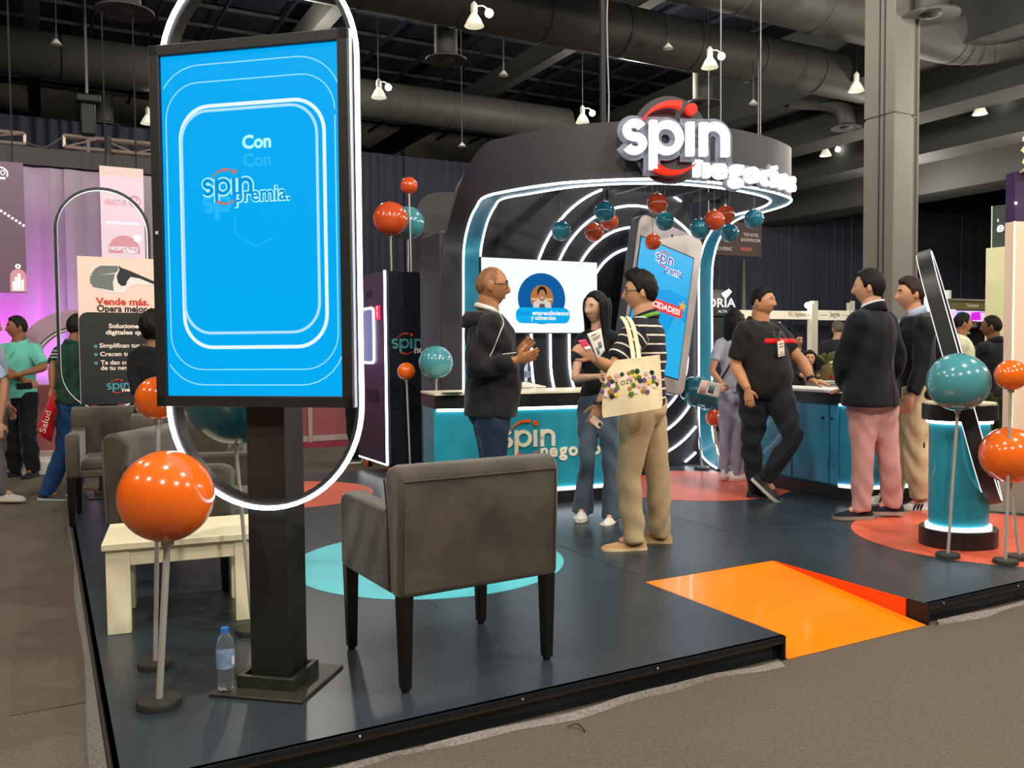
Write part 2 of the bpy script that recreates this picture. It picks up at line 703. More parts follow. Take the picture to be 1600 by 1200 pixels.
# ------------------------------------------------------------------ ducts
def duct(label, u0, u1, v, z, r, elbow=None, drops=()):
    v -= 2.73
    t = thing('air_duct', label, 'duct', B(u0, v, z), group=None)
    pts = [B(u0, v, z), B((u0 + u1) / 2, v, z), B(u1, v, z)]
    if elbow:
        R_ = 1.1
        for k in range(1, 7):
            a = math.radians(90 * k / 6)
            pts.append(B(u1 + R_ * math.sin(a), v - R_ * (1 - math.cos(a)), z))
        pts.append(B(u1 + R_, v - elbow, z))
    mb = MB()
    mb.tube(pts, r, 28, ref=Z3)
    mb.build('duct_body', m_duct, t, world=True, smooth=60)
    n = int((u1 - u0) / 1.6)
    for i in range(1, n):
        u = u0 + (u1 - u0) * i / n
        mb = MB()
        mb.tube([B(u - .03, v, z), B(u + .03, v, z)], r + .012, 28, ref=Z3)
        mb.build('seam_band', m_duct, t, world=True, smooth=60)
    if elbow:
        for k in (3, 4, 5, 6, 8):
            mb = MB()
            p, q = pts[k - 1], pts[k] if k < len(pts) else pts[-1]
            c = (p + q) / 2
            dd = (q - p) / np.linalg.norm(q - p)
            mb.tube([c - dd * .03, c + dd * .03], r + .012, 28, ref=Z3)
            mb.build('seam_band', m_duct, t, world=True, smooth=60)
    return t


duct('long round air duct under the ceiling, middle one of three, crossing left of the column', -12, 19, 13.1, 7.14, .46)
duct('long round air duct low at the back, running above the drapes and truss', -18, 12, 19.4, 7.19, .44)
_p = V7(1478, 60, 10.57)
duct('large round air duct bending forward in an elbow, nearest the viewer', -4, np.dot(_p - BO, BU), 10.57 - 0, 7.17, .48, elbow=7)


def diffuser(px, py, z, r, label, neck=.7, ang=None):
    p = G(px, py, z)
    t = thing('ceiling_diffuser', label, 'vent', p, group='round ceiling diffusers')
    mb = MB()
    mb.lathe([(r * .62, .03), (r, 0), (r * 1.0, .025), (r * .6, .09), (r * .56, .09)], 32)
    mb.build('flange', m_duct, t)
    mb = MB()
    mb.lathe([(0, -.02), (r * .3, 0), (r * .44, .06), (0.0, .06)], 28)
    mb.build('cone', m_duct, t)
    mb = MB()
    if ang is None:
        mb.lathe([(r * .56, .07), (r * .56, neck)], 28)
    else:
        mb.tube(smooth_path([(0, 0, .05), (0, 0, .25), (-.12 * ang, .05, .5), (-.5 * ang, .2, .66), (-1.2 * ang, .3, .72)], 4), r * .56, 24)
    mb.build('neck', m_duct, t, smooth=50)
    mb = MB()
    mb.lathe([(r * .55, .06), (r * .3, .07)], 28)
    mb.build('dark_throat', m_black, t)
    return t


diffuser(195, 20, 6.3, .40, 'round ceiling diffuser above the pink stage banner')
diffuser(697, 95, 6.3, .35, 'round ceiling diffuser on a wide neck left of the arch sign', .9)
diffuser(1455, 26, 6.25, .40, 'round ceiling diffuser partly behind the square column')
diffuser(1098, 163, 6.3, .36, 'round ceiling diffuser right behind the red dot of the roof sign')
diffuser(1322, 201, 6.3, .34, 'round ceiling diffuser on a bent elbow beside the column', ang=1)
diffuser(160, 198, 6.3, .40, 'round ceiling diffuser just above the stage truss')
diffuser(1552, 243, 6.3, .36, 'round ceiling diffuser above the cream and purple banner')


def highbay(px, py, label, dx=.26, dz=.25, side=True):
    p = G(px, py, 6.2)
    t = thing('high_bay_lamp', label, 'lamp', p, scale=.85)
    mb = MB()
    mb.lathe([(.045, .22), (.07, .18), (.12, .1), (.165, 0), (.175, -.01), (.16, 0.0), (.11, .1), (.05, .18)], 24)
    mb.build('dome', m_dome, t)
    mb = MB()
    mb.lathe([(.05, .2), (.06, .24), (.06, .36), (.03, .4), (.012, .42)], 16)
    mb.build('housing', m_white, t)
    mb = MB()
    mb.tube([(0, 0, .4), (0, 0, 1.8)], .012, 6)
    mb.build('cord', m_wire, t)
    if side:
        mb = MB()
        mb.sphere((dx, .1, dz), .075, 16, 10)
        mb.build('bulb', m_bulb, t)
        mb = MB()
        mb.tube([(0, 0, .34), (dx * .6, .05, .36), (dx, .1, dz + .06)], .012, 6)
        mb.build('bracket', m_white, t)
    return t


highbay(741, 40, 'high bay lamp near the top edge, left of the black cable bundle')
highbay(592, 152, 'high bay lamp just right of the tall display screen', dx=.2)
highbay(1109, 105, 'high bay lamp above the letter n of the roof sign')
highbay(910, 191, 'high bay lamp just above the canopy, left of the roof sign')
highbay(1338, 142, 'high bay lamp half hidden by the left edge of the column', side=False)
highbay(1531, 178, 'high bay lamp high on the far right beyond the column', dx=.5, dz=.35)
highbay(1290, 243, 'high bay lamp between canopy and column', dx=.4, dz=.2)
highbay(1440, 272, 'high bay lamp tight against the right side of the column', dx=.5, dz=.25)
highbay(231, 193, 'high bay lamp beside the upper left corner of the display', dx=.08, dz=.3)
highbay(1257, 304, 'high bay lamp low between the canopy tip and the drapes', side=False)


def drop(px, y0, y1, Y, r, m, name, label, cat, group=None, end=None):
    p1, p0 = D(px, y1, Y), D(px, y0, Y)
    t = thing(name, label, cat, p1, group=group)
    mb = MB()
    mb.tube([(0, 0, 0), (0, 0, max(p0[2], 8.9) - p1[2])], r, 6)
    mb.build('wire', m, t)
    if end == 'cone':
        mb = MB()
        mb.lathe([(.02, .09), (.09, 0), (.0, -.01)], 16)
        mb.build('detector_head', m_white, t)
    return t


drop(88, 0, 70, 14, .012, m_wire2, 'smoke_detector', 'small ceiling sensor hanging on a wire above the stage drapes', 'sensor', end='cone')
drop(1044, 20, 76, 15, .01, m_wire2, 'smoke_detector', 'small ceiling sensor hanging on a wire above the red swoosh', 'sensor', end='cone')
drop(1177, 110, 163, 17, .01, m_wire2, 'smoke_detector', 'small ceiling sensor on a wire right of the roof sign', 'sensor', end='cone')
drop(722, 200, 229, 20, .012, m_wire2, 'smoke_detector', 'small ceiling sensor on a wire left of the canopy roof', 'sensor', end='cone')
drop(787, 105, 118, 16, .01, m_wire2, 'smoke_detector', 'small round ceiling sensor between diffuser and cable bundle', 'sensor', end='cone')
drop(1126, 0, 205, 7.6, .006, m_wire2, 'hanging_wire', 'thin steel wire holding the canopy right of the roof sign', 'wire')
drop(1188, 0, 225, 7.9, .005, m_wire2, 'hanging_wire', 'thin steel wire above the end of the roof sign', 'wire')
t = drop(942, 0, 215, 7.9, .028, m_wire, 'cable_bundle', 'thick black cable bundle dropping to the canopy roof', 'cable')
mb = MB()
mb.tube([(.045 + .008 * math.sin(i * 1.7), -.02, .35 * i) for i in range(17)], .009, 6)
mb.build('grey_cable', m_wire2, t)

# ------------------------------------------------------------------ drapes along the back
m_drape = mat('black drape', (40, 44, 60), .85, sheen=.3)


def pleats(A0, A1, z0, z1, pitch, amp, m, name, parent=None, rows=3, seed=0):
    A0, A1 = np.array(A0, float), np.array(A1, float)
    L = np.linalg.norm(A1 - A0)
    a = (A1 - A0) / L
    nrm = np.cross(a, Z3)
    n = max(12, int(L / pitch * 7))
    rg = np.random.default_rng(seed)
    P = [[], [], []][:rows]
    ph = 0.0
    for i in range(n + 1):
        s = L * i / n
        ph += 2 * math.pi * (L / n) / pitch * (1 + .35 * math.sin(s * 1.9 + seed) + .2 * rg.standard_normal())
        d = amp * math.sin(ph) + amp * .4 * math.sin(ph * .37 + 1)
        for k in range(rows):
            z = z1 + (z0 - z1) * k / (rows - 1)
            P[k].append(A0 + a * s + nrm * d * (.55 + .45 * k / (rows - 1)) + Z3 * z)
    mb = MB()
    mb.grid(P)
    return mb.build(name, m, parent, smooth=180)


ORD = 'first second third fourth fifth sixth seventh eighth ninth tenth eleventh twelfth thirteenth fourteenth'.split()
ztop = float(V7(1000, 283, 20.5)[2])
for i in range(14):
    u0 = -6.5 + 3.6 * i
    o = pleats(B(u0, 17.77, 0), B(u0 + 3.62, 17.77, 0), .02, ztop, .26, .07, m_drape, 'drape', seed=i)
    tag(o, 'tall black pleated drape, %s panel from the left of the long back row' % ORD[i], 'drape', 'black drapes along the back')
mb = MB()
mb.tube([B(-6.5, 17.9, ztop + .02), B(43.9, 17.9, ztop + .02)], .03, 8)
tag(mb.build('drape_rail', m_black), 'black rail carrying the long row of black drapes', 'rail')

# ------------------------------------------------------------------ left: stage with lilac drapes, screens and truss
m_sheer = mat('white stage drape', (172, 163, 170), .85)
zs = float(V7(140, 268, 15)[2])
uL, uR = [float(np.dot(V7(x, 268, 15) - BO, BU)) for x in (-170, 330)]
k = 4
for i in range(k):
    a0, a1 = uL + (uR - uL) * i / k, uL + (uR - uL) * (i + 1) / k
    o = pleats(B(a0, 15 - 2.73, 0), B(a1, 15 - 2.73, 0), .02, zs, .3, .05, m_sheer, 'stage_drape', seed=40 + i)
    tag(o, 'white sheer stage drape lit violet from below, %s panel from the left' % ORD[i], 'drape', 'violet lit stage drapes')
mb = MB()
mb.box((B(uL, 12.27, zs + .15) + B(uR, 12.27, zs + .15)) / 2, (uR - uL, .16, .26), rz=BA)
tag(mb.build('drape_pelmet', m_black), 'black pelmet along the top of the violet lit stage drapes', 'pelmet')
m_can = mat('uplight can', (20, 20, 22), .5)
for i, (px, pw, c) in enumerate(((-20, 300, (1, .03, .95)), (20, 300, (.9, .05, 1)), (75, 240, (.62, .12, 1)), (112, 110, (.7, .25, 1)), (150, 60, (.8, .5, .9)))):
    p = V7(px, 560, 14.35)
    d = bpy.data.lights.new('stage_uplight', 'SPOT')
    d.energy = pw * .75
    d.color = c
    d.spot_size = math.radians(58)
    d.spot_blend = .8
    d.shadow_soft_size = .1
    o = bpy.data.objects.new('stage_uplight', d)
    o.matrix_world = Matrix.Translation(Vector((p[0], p[1], .35))) @ Vector((BV[0] * .42, BV[1] * .42, .9)).to_track_quat('-Z', 'Y').to_matrix().to_4x4()
    COL.objects.link(o)


def facing(p0, p1):
    """frame of an upright panel whose lower corners are p0 (left) and p1 (right) as seen from the viewer"""
    X = np.array(p1) - np.array(p0)
    X = X / np.linalg.norm(X)
    return X, np.cross(X, Z3)


m_mauve = emat('mauve screen', (116, 88, 102), .95)
m_shell = mat('screen casing', (16, 14, 16), .5)
m_txw = emat('white screen print', (255, 250, 250), 1.0)
m_pinks = emat('pink screen', (246, 214, 222), .98)
m_pink2 = emat('rose screen print', (222, 150, 158), 1.0)


def bigscreen(name, label, x0, x1, y0, y1, v, m):
    a, b_ = V7(x0, y1, v), V7(x1, y1, v)
    top = V7(x0, y0, v)[2]
    X = BU
    N = -BV
    w, h = np.linalg.norm((b_ - a)[:2]), top - a[2]
    t = thing(name, label, 'screen', a)
    mb = MB()
    mb.prism([(0, 0), (w, 0), (w, h), (0, h)], a, X, Z3, N, -.1, -.004)
    mb.build('casing', m_shell, t, world=True, bevel=.01)
    mb = MB()
    mb.prism([(0.0, 0.0), (w - .0, 0.0), (w - .0, h - .0), (0.0, h - .0)], a, X, Z3, N, -.003, .003)
    mb.build('display', m, t, world=True)
    for q in (.15, .85):
        mb = MB()
        mb.tube([a + X * w * q + Z3 * h + BV * .05, a + X * w * q + Z3 * (8.9 - a[2]) + BV * .05], .012, 6)
        mb.build('hanging_cable', m_wire, t, world=True)
    return t, plane_map(a, X, Z3, N), w, h


t, mp, w, h = bigscreen('hanging_screen', 'tall mauve hanging screen at the left edge with a white dashed line', -70, 42, 246, 455, 13.6, m_mauve)
mb = MB()
for i in range(9):
    x0 = w * (.55 + .052 * i)
    stroke(mb, [(x0, h * (.66 - .017 * i)), (x0 + w * .03, h * (.66 - .017 * i - .01))], .035, mp, .004, .008)
mb.build('dashed_line', m_txw, t, world=True)
mb = MB()
stroke(mb, arc(w * .67, h * .905, w * .105, -25, 180, 16), .02, mp, .004, .008)
text_into(mb, 'GO', w * .12, lambda x, y, d: mp(w * .675 + x, h * .895 + y, d + .006), 'c', bold=.03, fit=w * .14)
stroke(mb, [(w * .66, h * .872), (w * .745, h * .872)], .03, mp, .004, .008)
mb.build('emblem', m_txw, t, world=True)
mb = MB()
WX, WW_, WH = w * .765, w * .235, h * .19
mb.prism([(WX + WW_ * p[0], .01 + WH * p[1]) for p in ([(0, 0), (1, 0), (1, .62)] + arc(.5, .62, .5, 0, 180, 10, .3)[1:] + [(0, .62)])], mp(0, 0, 0), BU, Z3, -BV, .004, .007)
mb.build('arched_window', m_pink2, t, world=True)
mb = MB()
for (x, y0, y1, ww) in ((.2, .05, .42, .14), (.36, .05, .6, .16), (.55, .05, .74, .2), (.76, .05, .5, .16)):
    stroke(mb, [(WX + WW_ * x, .01 + WH * y0), (WX + WW_ * x, .01 + WH * y1)], ww * WW_, mp, .008, .011)
text_into(mb, 'o', .12, lambda x, y, d: mp(WX + WW_ * .5 + x, .01 + WH * .95 + y, d + .006), 'c', bold=.05)
mb.build('skyline_print', m_txw, t, world=True)

t, mp, w, h = bigscreen('stage_banner_screen', 'bright pink hanging screen with trade fair lettering behind the round arch', 159, 227, 259, 402, 13.9, m_pinks)
mb = MB()
mb.prism([(0, h * .9), (w, h * .9), (w, h), (0, h)], mp(0, 0, 0), BU, Z3, -BV, .004, .006)
mb.build('colour_band', emat('peach band', (250, 205, 190), 1.0), t, world=True)
mb = MB()
mb.prism([p for p in arc(w * .52, h * .09, w * .36, -14, 194, 26)], mp(0, 0, 0), BU, Z3, -BV, .004, .007)
text_into(mb, 'ABASTUR', w * .19, lambda x, y, d: mp(w * .08 + x, h * .58 + y, d + .008), bold=.02, fit=w * .52)
stroke(mb, arc(w * .78, h * .635, w * .13, 0, 360, 22), .02, mp, .006, .009)
stroke(mb, arc(w * .78, h * .655, w * .06, -50, 230, 16) + [(w * .78, h * .59)], .02, mp, .006, .009)
mb.build('rose_print', m_pink2, t, world=True)
mb = MB()
mb.prism(arc(w * .83, h * .225, w * .1, 0, 360, 18)[:-1], mp(0, 0, 0), BU, Z3, -BV, .008, .01)
mb.build('white_disc', m_txw, t, world=True)
for sx_, sz_, xx, zz, ft in (('HOSPITALITY', .13, .52, .085, .66), ('SUMMIT', .10, .66, .055, .34)):
    mb = MB()
    text_into(mb, sx_, w * sz_, lambda x, y, d: mp(w * xx + x, h * zz + y, d + .012), 'c', .03, fit=w * ft)
    mb.build('white_lettering', m_txw, t, world=True)
for xa_, xb_ in ((.1, .38), (.5, .9)):
    mb = MB()
    stroke(mb, [(w * xa_, h * .385), (w * xb_, h * .385)], .03, mp, .006, .009)
    mb.build('white_rule', m_txw, t, world=True)
mb = MB()
mb.prism(arc(w * .44, h * .385, w * .05, 0, 360, 14)[:-1], mp(0, 0, 0), BU, Z3, -BV, .005, .009)
mb.build('white_dot', m_txw, t, world=True)

m_truss = mat('truss aluminium', (176, 160, 150), .4, metal=.5)


def truss(px0, px1, yt, yb, v, label):
    a, b_ = V7(px0, yt, v), V7(px1, yt, v)
    hh = a[2] - V7(px0, yb, v)[2]
    b_[2] = a[2]
    t = thing('stage_truss', label, 'truss', a)
    X = BU
    L = np.linalg.norm(b_ - a)
    for (dz, dv) in ((0, 0), (-hh, 0), (0, hh), (-hh, hh)):
        mb = MB()
        mb.tube([a + Z3 * dz + BV * dv, b_ + Z3 * dz + BV * dv], .028, 8)
        mb.build('chord', m_truss, t, world=True)
    n = int(L / .42)
    for i in range(n):
        s0, s1 = L * i / n, L * (i + 1) / n
        za, zb = (0, -hh) if i % 2 else (-hh, 0)
        mb = MB()
        mb.tube([a + X * s0 + Z3 * za, a + X * s1 + Z3 * zb], .014, 6)
        mb.build('brace', m_truss, t, world=True)
    for s in (0, L):
        mb = MB()
        mb.prism([(0, 0), (hh, 0), (hh, -hh), (0, -hh)], a + X * s, BV, Z3, X, -.02, .02)
        mb.build('end_plate', m_truss, t, world=True)
    return t, a, hh


t, a, hh = truss(100, 262, 211, 229, 15.2, 'aluminium box truss with lamps left of the display top')
for s in (.62, 1.9, 2.35, 2.9):
    mb = MB()
    mb.tube([a + BU * s + Z3 * .05, a + BU * s - Z3 * (hh + .12)], .05, 8)
    mb.build('clamp', m_can, t, world=True)
    mb = MB()
    mb.sphere(a + BU * (s + .05) - Z3 * (hh + .25), .09, 12, 8)
    mb.build('lamp_head', m_dome if s > 1.5 else m_can, t, world=True)
truss(-60, 38, 199, 216, 15.2, 'aluminium box truss end at the left edge above the mauve screen')
p = V7(137, 188, 15.2)
t = thing('chain_hoist', 'black chain hoist hanging above the box truss', 'hoist', p)
mb = MB()
mb.box(p, (.22, .26, .5), rz=BA)
mb.box(p + np.array([.02, 0, .33]), (.36, .2, .14), rz=.4)
mb.build('motor', m_can, t, world=True, bevel=.03)
mb = MB()
mb.tube([p, p + Z3 * (8.9 - p[2])], .022, 6)
mb.tube([p - Z3 * .2, p - Z3 * .75], .03, 6)
mb.build('chain', m_wire2, t, world=True)
p0, p1 = V7(40, 222, 15.2), V7(98, 214, 15.2)
mb = MB()
mb.tube(smooth_path([p0, (p0 + p1) / 2 - Z3 * .12, p1], 8), .015, 6)
tag(mb.build('truss_cable', m_wire2), 'slack cable strung between the two stage trusses', 'cable')

# low dusty red partition and crimson carpet at the back left
m_red = mat('dusty red panel', (150, 84, 84), .7)
m_post = mat('aluminium post', (190, 180, 172), .4, metal=.4)
m_crim = mat('crimson carpet', (140, 28, 56), .95, bump=(150, .3, (1, 1, 1)))
vP = 12.8 - 2.73
u0 = float(np.dot(V7(-120, 640, 12.8) - BO, BU))
u1 = float(np.dot(V7(640, 640, 12.8) - BO, BU))
t = thing('booth_partition', 'low dusty red panel wall with pale posts behind the seating corner', 'partition', B(u0, vP, 0))
n = 8
for i in range(n + 1):
    u = u0 + (u1 - u0) * i / n
    mb = MB()
    mb.box(B(u, vP, .5), (.07, .08, 1.0), rz=BA)
    mb.build('post', m_post, t, world=True, bevel=.008)
    if i < n:
        uc = u + (u1 - u0) / n / 2
        L = (u1 - u0) / n - .075
        mb = MB()
        mb.box(B(uc, vP, .535), (L, .03, .85), rz=BA)
        mb.build('panel', m_red, t, world=True, bevel=.004)
        mb = MB()
        mb.box(B(uc, vP - .01, .06), (L, .05, .09), rz=BA)
        mb.build('bottom_rail', m_post, t, world=True, bevel=.004)
mb = MB()
mb.box(B((u0 + u1) / 2, vP - .38, .004), (u1 - u0, .68, .008), rz=BA)
tag(mb.build('crimson_carpet', m_crim), 'crimson carpet strip before the low red partition', 'carpet')

# mauve photo arch at the far left
m_arch = mat('mauve arch', (176, 142, 160), .6)
p = G(128, 735, 0)
t = thing('photo_arch', 'mauve round arch on a white plinth behind the walking man', 'arch', p)
X, N = np.array([.94, .34, 0]), np.array([.34, -.94, 0])
mpa = plane_map(p, X, Z3, N)
mb = MB()
cz = 1.05
prof = [(-.58, .1)] + arc(0, cz, .62, 180, 0, 24, .72) + [(.58, .1)]
stroke(mb, prof, .2, mpa, -.12, .12)
mb.build('arch_ring', m_arch, t, world=True, bevel=.01)
mb = MB()
stroke(mb, [(-.47, .1)] + arc(0, cz, .5, 180, 0, 24, .6) + [(.47, .1)], .012, mpa, -.125, .125)
mb.build('inner_lining', m_white, t, world=True)
mb = MB()
mb.prism([(-.85, 0), (.85, 0), (.7, .16), (-.7, .16)], p, X, Z3, N, -.22, .25)
mb.build('plinth', m_white, t, world=True, bevel=.01)
# ------------------------------------------------------------------ booth deck
m_deck = mat('deck laminate', (49, 57, 64), .32, noise=(1.1, .5, (1, 1, 1)), rgb2=(41, 48, 55), bump=(30, .04, (1, 1, 1)), spec=.5)
m_trim = mat('dark brown edge board', (46, 34, 26), .5)
m_fascia = mat('gloss black fascia', (26, 32, 36), .25)
m_orange = mat('orange gloss floor', (255, 140, 14), .2, coat=.3)
m_orange2 = mat('orange ramp cheek', (255, 78, 10), .4)
m_cblue = mat('sky blue vinyl', (88, 200, 214), .38)
m_cor = mat('salmon vinyl', (222, 100, 72), .36)
m_screw = mat('bright screw', (210, 205, 195), .3, metal=.8)
DU, DV = 6.9, 6.02
RU0, RU1, RVd = 2.685, 3.645, 1.02
deck = thing('booth_deck', 'dark blue black raised booth deck with coloured floor discs', 'platform', B(0, 0, 0), BA)
poly = [(0, 0), (RU0, 0), (RU0, RVd), (RU1, RVd), (RU1, 0), (DU, 0), (DU, DV), (0, DV)]
mb = MB()
mb.prism(poly, (0, 0, 0), (1, 0, 0), (0, 1, 0), (0, 0, 1), .085, DZ)
mb.build('deck_top', m_deck, deck, bevel=.002, smooth=0)
for (a, b_) in ((0, RU0), (RU1, DU)):
    mb = MB()
    mb.box(((a + b_) / 2, .011, .093), (b_ - a, .022, .034))
    mb.build('edge_board', m_trim, deck, bevel=.002)
    mb = MB()
    mb.box(((a + b_) / 2, .045, .042), (b_ - a - .004, .02, .084))
    mb.build('fascia', m_fascia, deck)
    n = int((b_ - a) / .62)
    for i in range(n):
        mb = MB()
        mb.sphere((a + .12 + i * .62, -.001, .095), (.005, .003, .005), 8, 6)
        mb.build('screw', m_screw, deck)
for u in (RU0 - .006, RU1 + .006):
    mb = MB()
    mb.box((u, .06, .055), (.014, .12, .108))
    mb.build('corner_post', m_black, deck, bevel=.002)
mb = MB()
mb.box((.011, DV / 2, .093), (.022, DV, .034))
mb.build('edge_board', m_trim, deck, bevel=.002)
mb = MB()
mb.box((.05, DV / 2, .042), (.02, DV, .084))
mb.build('fascia', m_fascia, deck)
mb = MB()
mb.box((DU / 2, DV - .02, .05), (DU, .03, .1))
mb.box((DU - .02, DV / 2, .05), (.03, DV, .1))
mb.build('rear_fascia', m_fascia, deck)
for u, v in ((1.9, .9), (3.0, 2.2), (1.2, 2.6), (4.6, 1.2)):
    pass
for k in range(1, 6):                      # faint board joints
    mb = MB()
    mb.box((1.22 * k + .3, DV / 2 + .55, DZ + .0004), (.003, DV - 1.2, .001))
    mb.build('board_joint', m_black, deck)
mb = MB()                                   # ramp
mb.prism([(0, .006), (RVd, DZ - .002), (RVd, 0.0), (0, 0.0)], (RU0, .0, 0), (0, 1, 0), (0, 0, 1), (1, 0, 0), .012, RU1 - RU0 - .012)
ramp = thing('access_ramp', 'glossy orange access ramp let into the front of the deck', 'ramp', B(0, 0, 0), BA)
mb.build('ramp_board', m_orange, ramp, bevel=.002)
for u in (RU0 + .006, RU1 - .006):
    mb = MB()
    mb.box((u, RVd / 2 + .06, .054), (.01, RVd - .12, .104))
    mb.build('side_cheek', m_orange2, ramp)


def disc(pxs, m, label, r=None):
    P = np.array([G(*q)[:2] for q in pxs])
    A_ = np.c_[2 * P, np.ones(len(P))]
    s = np.linalg.lstsq(A_, (P ** 2).sum(1), rcond=None)[0]
    rr = math.sqrt(s[2] + s[0] ** 2 + s[1] ** 2)
    mb = MB()
    pts = []
    for i in range(96):
        a = 2 * math.pi * i / 96
        q = np.array([s[0] + rr * math.cos(a), s[1] + rr * math.sin(a), 0])
        d = q - BO
        u, v = np.dot(d, BU), np.dot(d, BV)
        pts.append((min(max(u, .03), DU - .03), min(max(v, .03), DV - .03)))
    mb.prism(pts, (0, 0, 0), (1, 0, 0), (0, 1, 0), (0, 0, 1), DZ - .001, DZ + .0022)
    mb.build('floor_disc', m, deck, label=label, smooth=0)
    print('disc', s[:2], rr)


disc([(475, 864), (540, 846), (475, 905), (640, 938), (780, 928), (878, 880), (868, 862)], m_cblue, 'sky blue floor disc under the near armchair')
disc([(591, 765), (540, 783), (476, 794), (476, 752), (540, 756)], m_cor, 'salmon floor disc behind the display post')
disc([(1040, 779), (1100, 784), (1160, 781), (1232, 770), (1040, 735), (1100, 738)], m_cor, 'salmon floor disc below the giant phone')
disc([(1326, 823), (1350, 842), (1410, 863), (1480, 876), (1560, 878), (1420, 803), (1590, 804)], m_cor, 'salmon floor disc under the pillar stand')

# ------------------------------------------------------------------ display totems with oval light ring
m_led = emat('white led', (244, 248, 255), 7.0)
m_ledd = emat('dim led', (244, 248, 255), 1.2)
m_ring = mat('ring channel', (38, 38, 38), .4)
m_pole = mat('matt black post', (37, 36, 33), .55, noise=(6, .4, (1, 1, .3)), rgb2=(30, 29, 27))
m_base = mat('black steel plate', (52, 52, 42), .4, noise=(8, .4, (1, 1, 1)), rgb2=(36, 36, 32))
m_bezel = mat('bezel', (42, 41, 39), .45)
m_sil = mat('brushed silver', (176, 178, 188), .35, metal=.35, noise=(3, .5, (1, 1, .2)), rgb2=(130, 132, 142))
m_scr = emat('cyan screen', (0, 172, 246), .98)
m_scr2 = emat('cyan screen light', (52, 190, 246), .95)
m_l1 = emat('screen line pale', (150, 226, 255), 1.0)
m_l2 = emat('screen line white', (226, 246, 255), 1.05)
m_l4 = emat('screen line soft', (176, 226, 252), 1.0)
m_l3 = emat('screen line faint', (40, 184, 250), 1.0)
m_cy2 = emat('screen blue', (0, 150, 226), .98)
m_cyt = emat('screen text cyan', (178, 246, 255), 1.05)
m_ora_e = emat('screen orange', (190, 120, 110), 1.0)


def stadium(w, z0, z1, n=20):
    r = w / 2
    return arc(0, z1 - r, r, 0, 180, n) + arc(0, z0 + r, r, 180, 360, n)


def oval_ring(t, w, z0, z1, y, depth, led=True, m_l=None, wall=.026, inner=False):
    """stadium ring in the x,z plane of thing t, front face at y"""
    pts = [np.array([p[0], y + depth / 2, p[1]]) for p in stadium(w - wall, z0 + wall / 2, z1 - wall / 2)]
    ups = []
    k = len(pts)
    mb = MB()
    mb.rect_tube(pts, wall, depth, (0, 1, 0), closed=True)
    mb.build('ring_channel', m_ring, t, smooth=50)
    q = wall + .003 if inner else 0
    pts = [np.array([p[0], y + (depth / 2 if inner else -.004), p[1]]) for p in stadium(w - wall - q, z0 + wall / 2 + q / 2, z1 - wall / 2 - q / 2)]
    mb = MB()
    mb.rect_tube(pts, .006 if inner else .03, .03 if inner else .016, (0, 1, 0), closed=True)
    mb.build('led_ring', m_l or m_led, t, smooth=50)


def totem(loc, rotz, label, ph=2.37):
    t = thing('display_totem', label, 'display', loc, rotz)
    mb = MB()
    mb.box((0, 0, .006), (.37, .37, .012))
    mb.build('base_plate', m_base, t, bevel=.003)
    for s, c in (((.23, .02, .045), (0, -.1, .034)), ((.23, .02, .045), (0, .1, .034)), ((.02, .18, .045), (-.105, 0, .034)), ((.02, .18, .045), (.105, 0, .034))):
        mb = MB()
        mb.box(c, s)
        mb.build('collar', m_base, t, bevel=.002)
    mb = MB()
    mb.box((0, .01, .012 + ph / 2), (.155, .155, ph))
    mb.build('post', m_pole, t, bevel=.003)
    return t


tc = G(429, 1070)
RT = -math.radians(12.5)
T1 = totem((-.905, 3.27, DZ), RT, 'tall black display totem with a lit cyan screen and oval light ring')
Xt = np.array([math.cos(RT), math.sin(RT), 0])
Yt = np.array([-math.sin(RT), math.cos(RT), 0])
# screen: placed from its seen corners on the plane in front of the post
sy = -.14


def on_plane(px, py, off):
    """hit the plane y=off of totem 1, return its local x,z"""
    o = np.array([-.905, 3.27, DZ]) + Yt * off
    d = ray(px, py)
    tt = np.dot(o - CP, Yt) / np.dot(d, Yt)
    q = CP + d * tt - o
    return np.dot(q, Xt), q[2]


xl, zt = on_plane(232, 72, sy)
xr, zt2 = on_plane(545, 43, sy)
_, zb = on_plane(400, 636, sy)
zt = (zt + zt2) / 2
xl2, _ = on_plane(246, 630, sy)
xr2, _ = on_plane(550, 630, sy)
xl, xr = (xl + xl2) / 2, (xr + xr2) / 2
print('screen', xl, xr, zb, zt)
W, H = xr - xl, zt - zb
cx, cz = (xl + xr) / 2, (zt + zb) / 2
for (c, s) in (((cx, sy + .02, zt - .02), (W, .05, .04)), ((cx, sy + .02, zb + .02), (W, .05, .04)), ((xl + .02, sy + .02, cz), (.04, .05, H)), ((xr - .02, sy + .02, cz), (.04, .05, H))):
    mb = MB()
    mb.box(c, s)
    mb.build('bezel', m_bezel, T1, bevel=.003)
mb = MB()
mb.box((cx, sy + .045, cz), (W - .03, .05, H - .03))
mb.build('cabinet', m_black, T1, bevel=.003)
mb = MB()
mb.box((xr + .001, sy + .027, cz), (.008, .046, H))
mb.build('silver_edge', m_sil, T1, bevel=.003)
mb = MB()
mb.prism([(xl + .036, zb + .036), (xr - .036, zb + .036), (xr - .036, zt - .036), (xl + .036, zt - .036)], (0, 0, 0), (1, 0, 0), (0, 0, 1), (0, -1, 0), -sy - .02, -sy - .012)
T1s = mb.build('screen', m_scr, T1, smooth=0)
mb = MB()
mb.box((xl + .02, sy - .006, (zt + zb) / 2 - .02), (.01, .006, .012))
mb.build('sensor', m_white, T1)
S0 = -sy - .0115                       # print sits on the lit face
mps = plane_map((cx, 0, cz), (1, 0, 0), (0, 0, 1), (0, -1, 0))
w, h = W - .072, H - .072


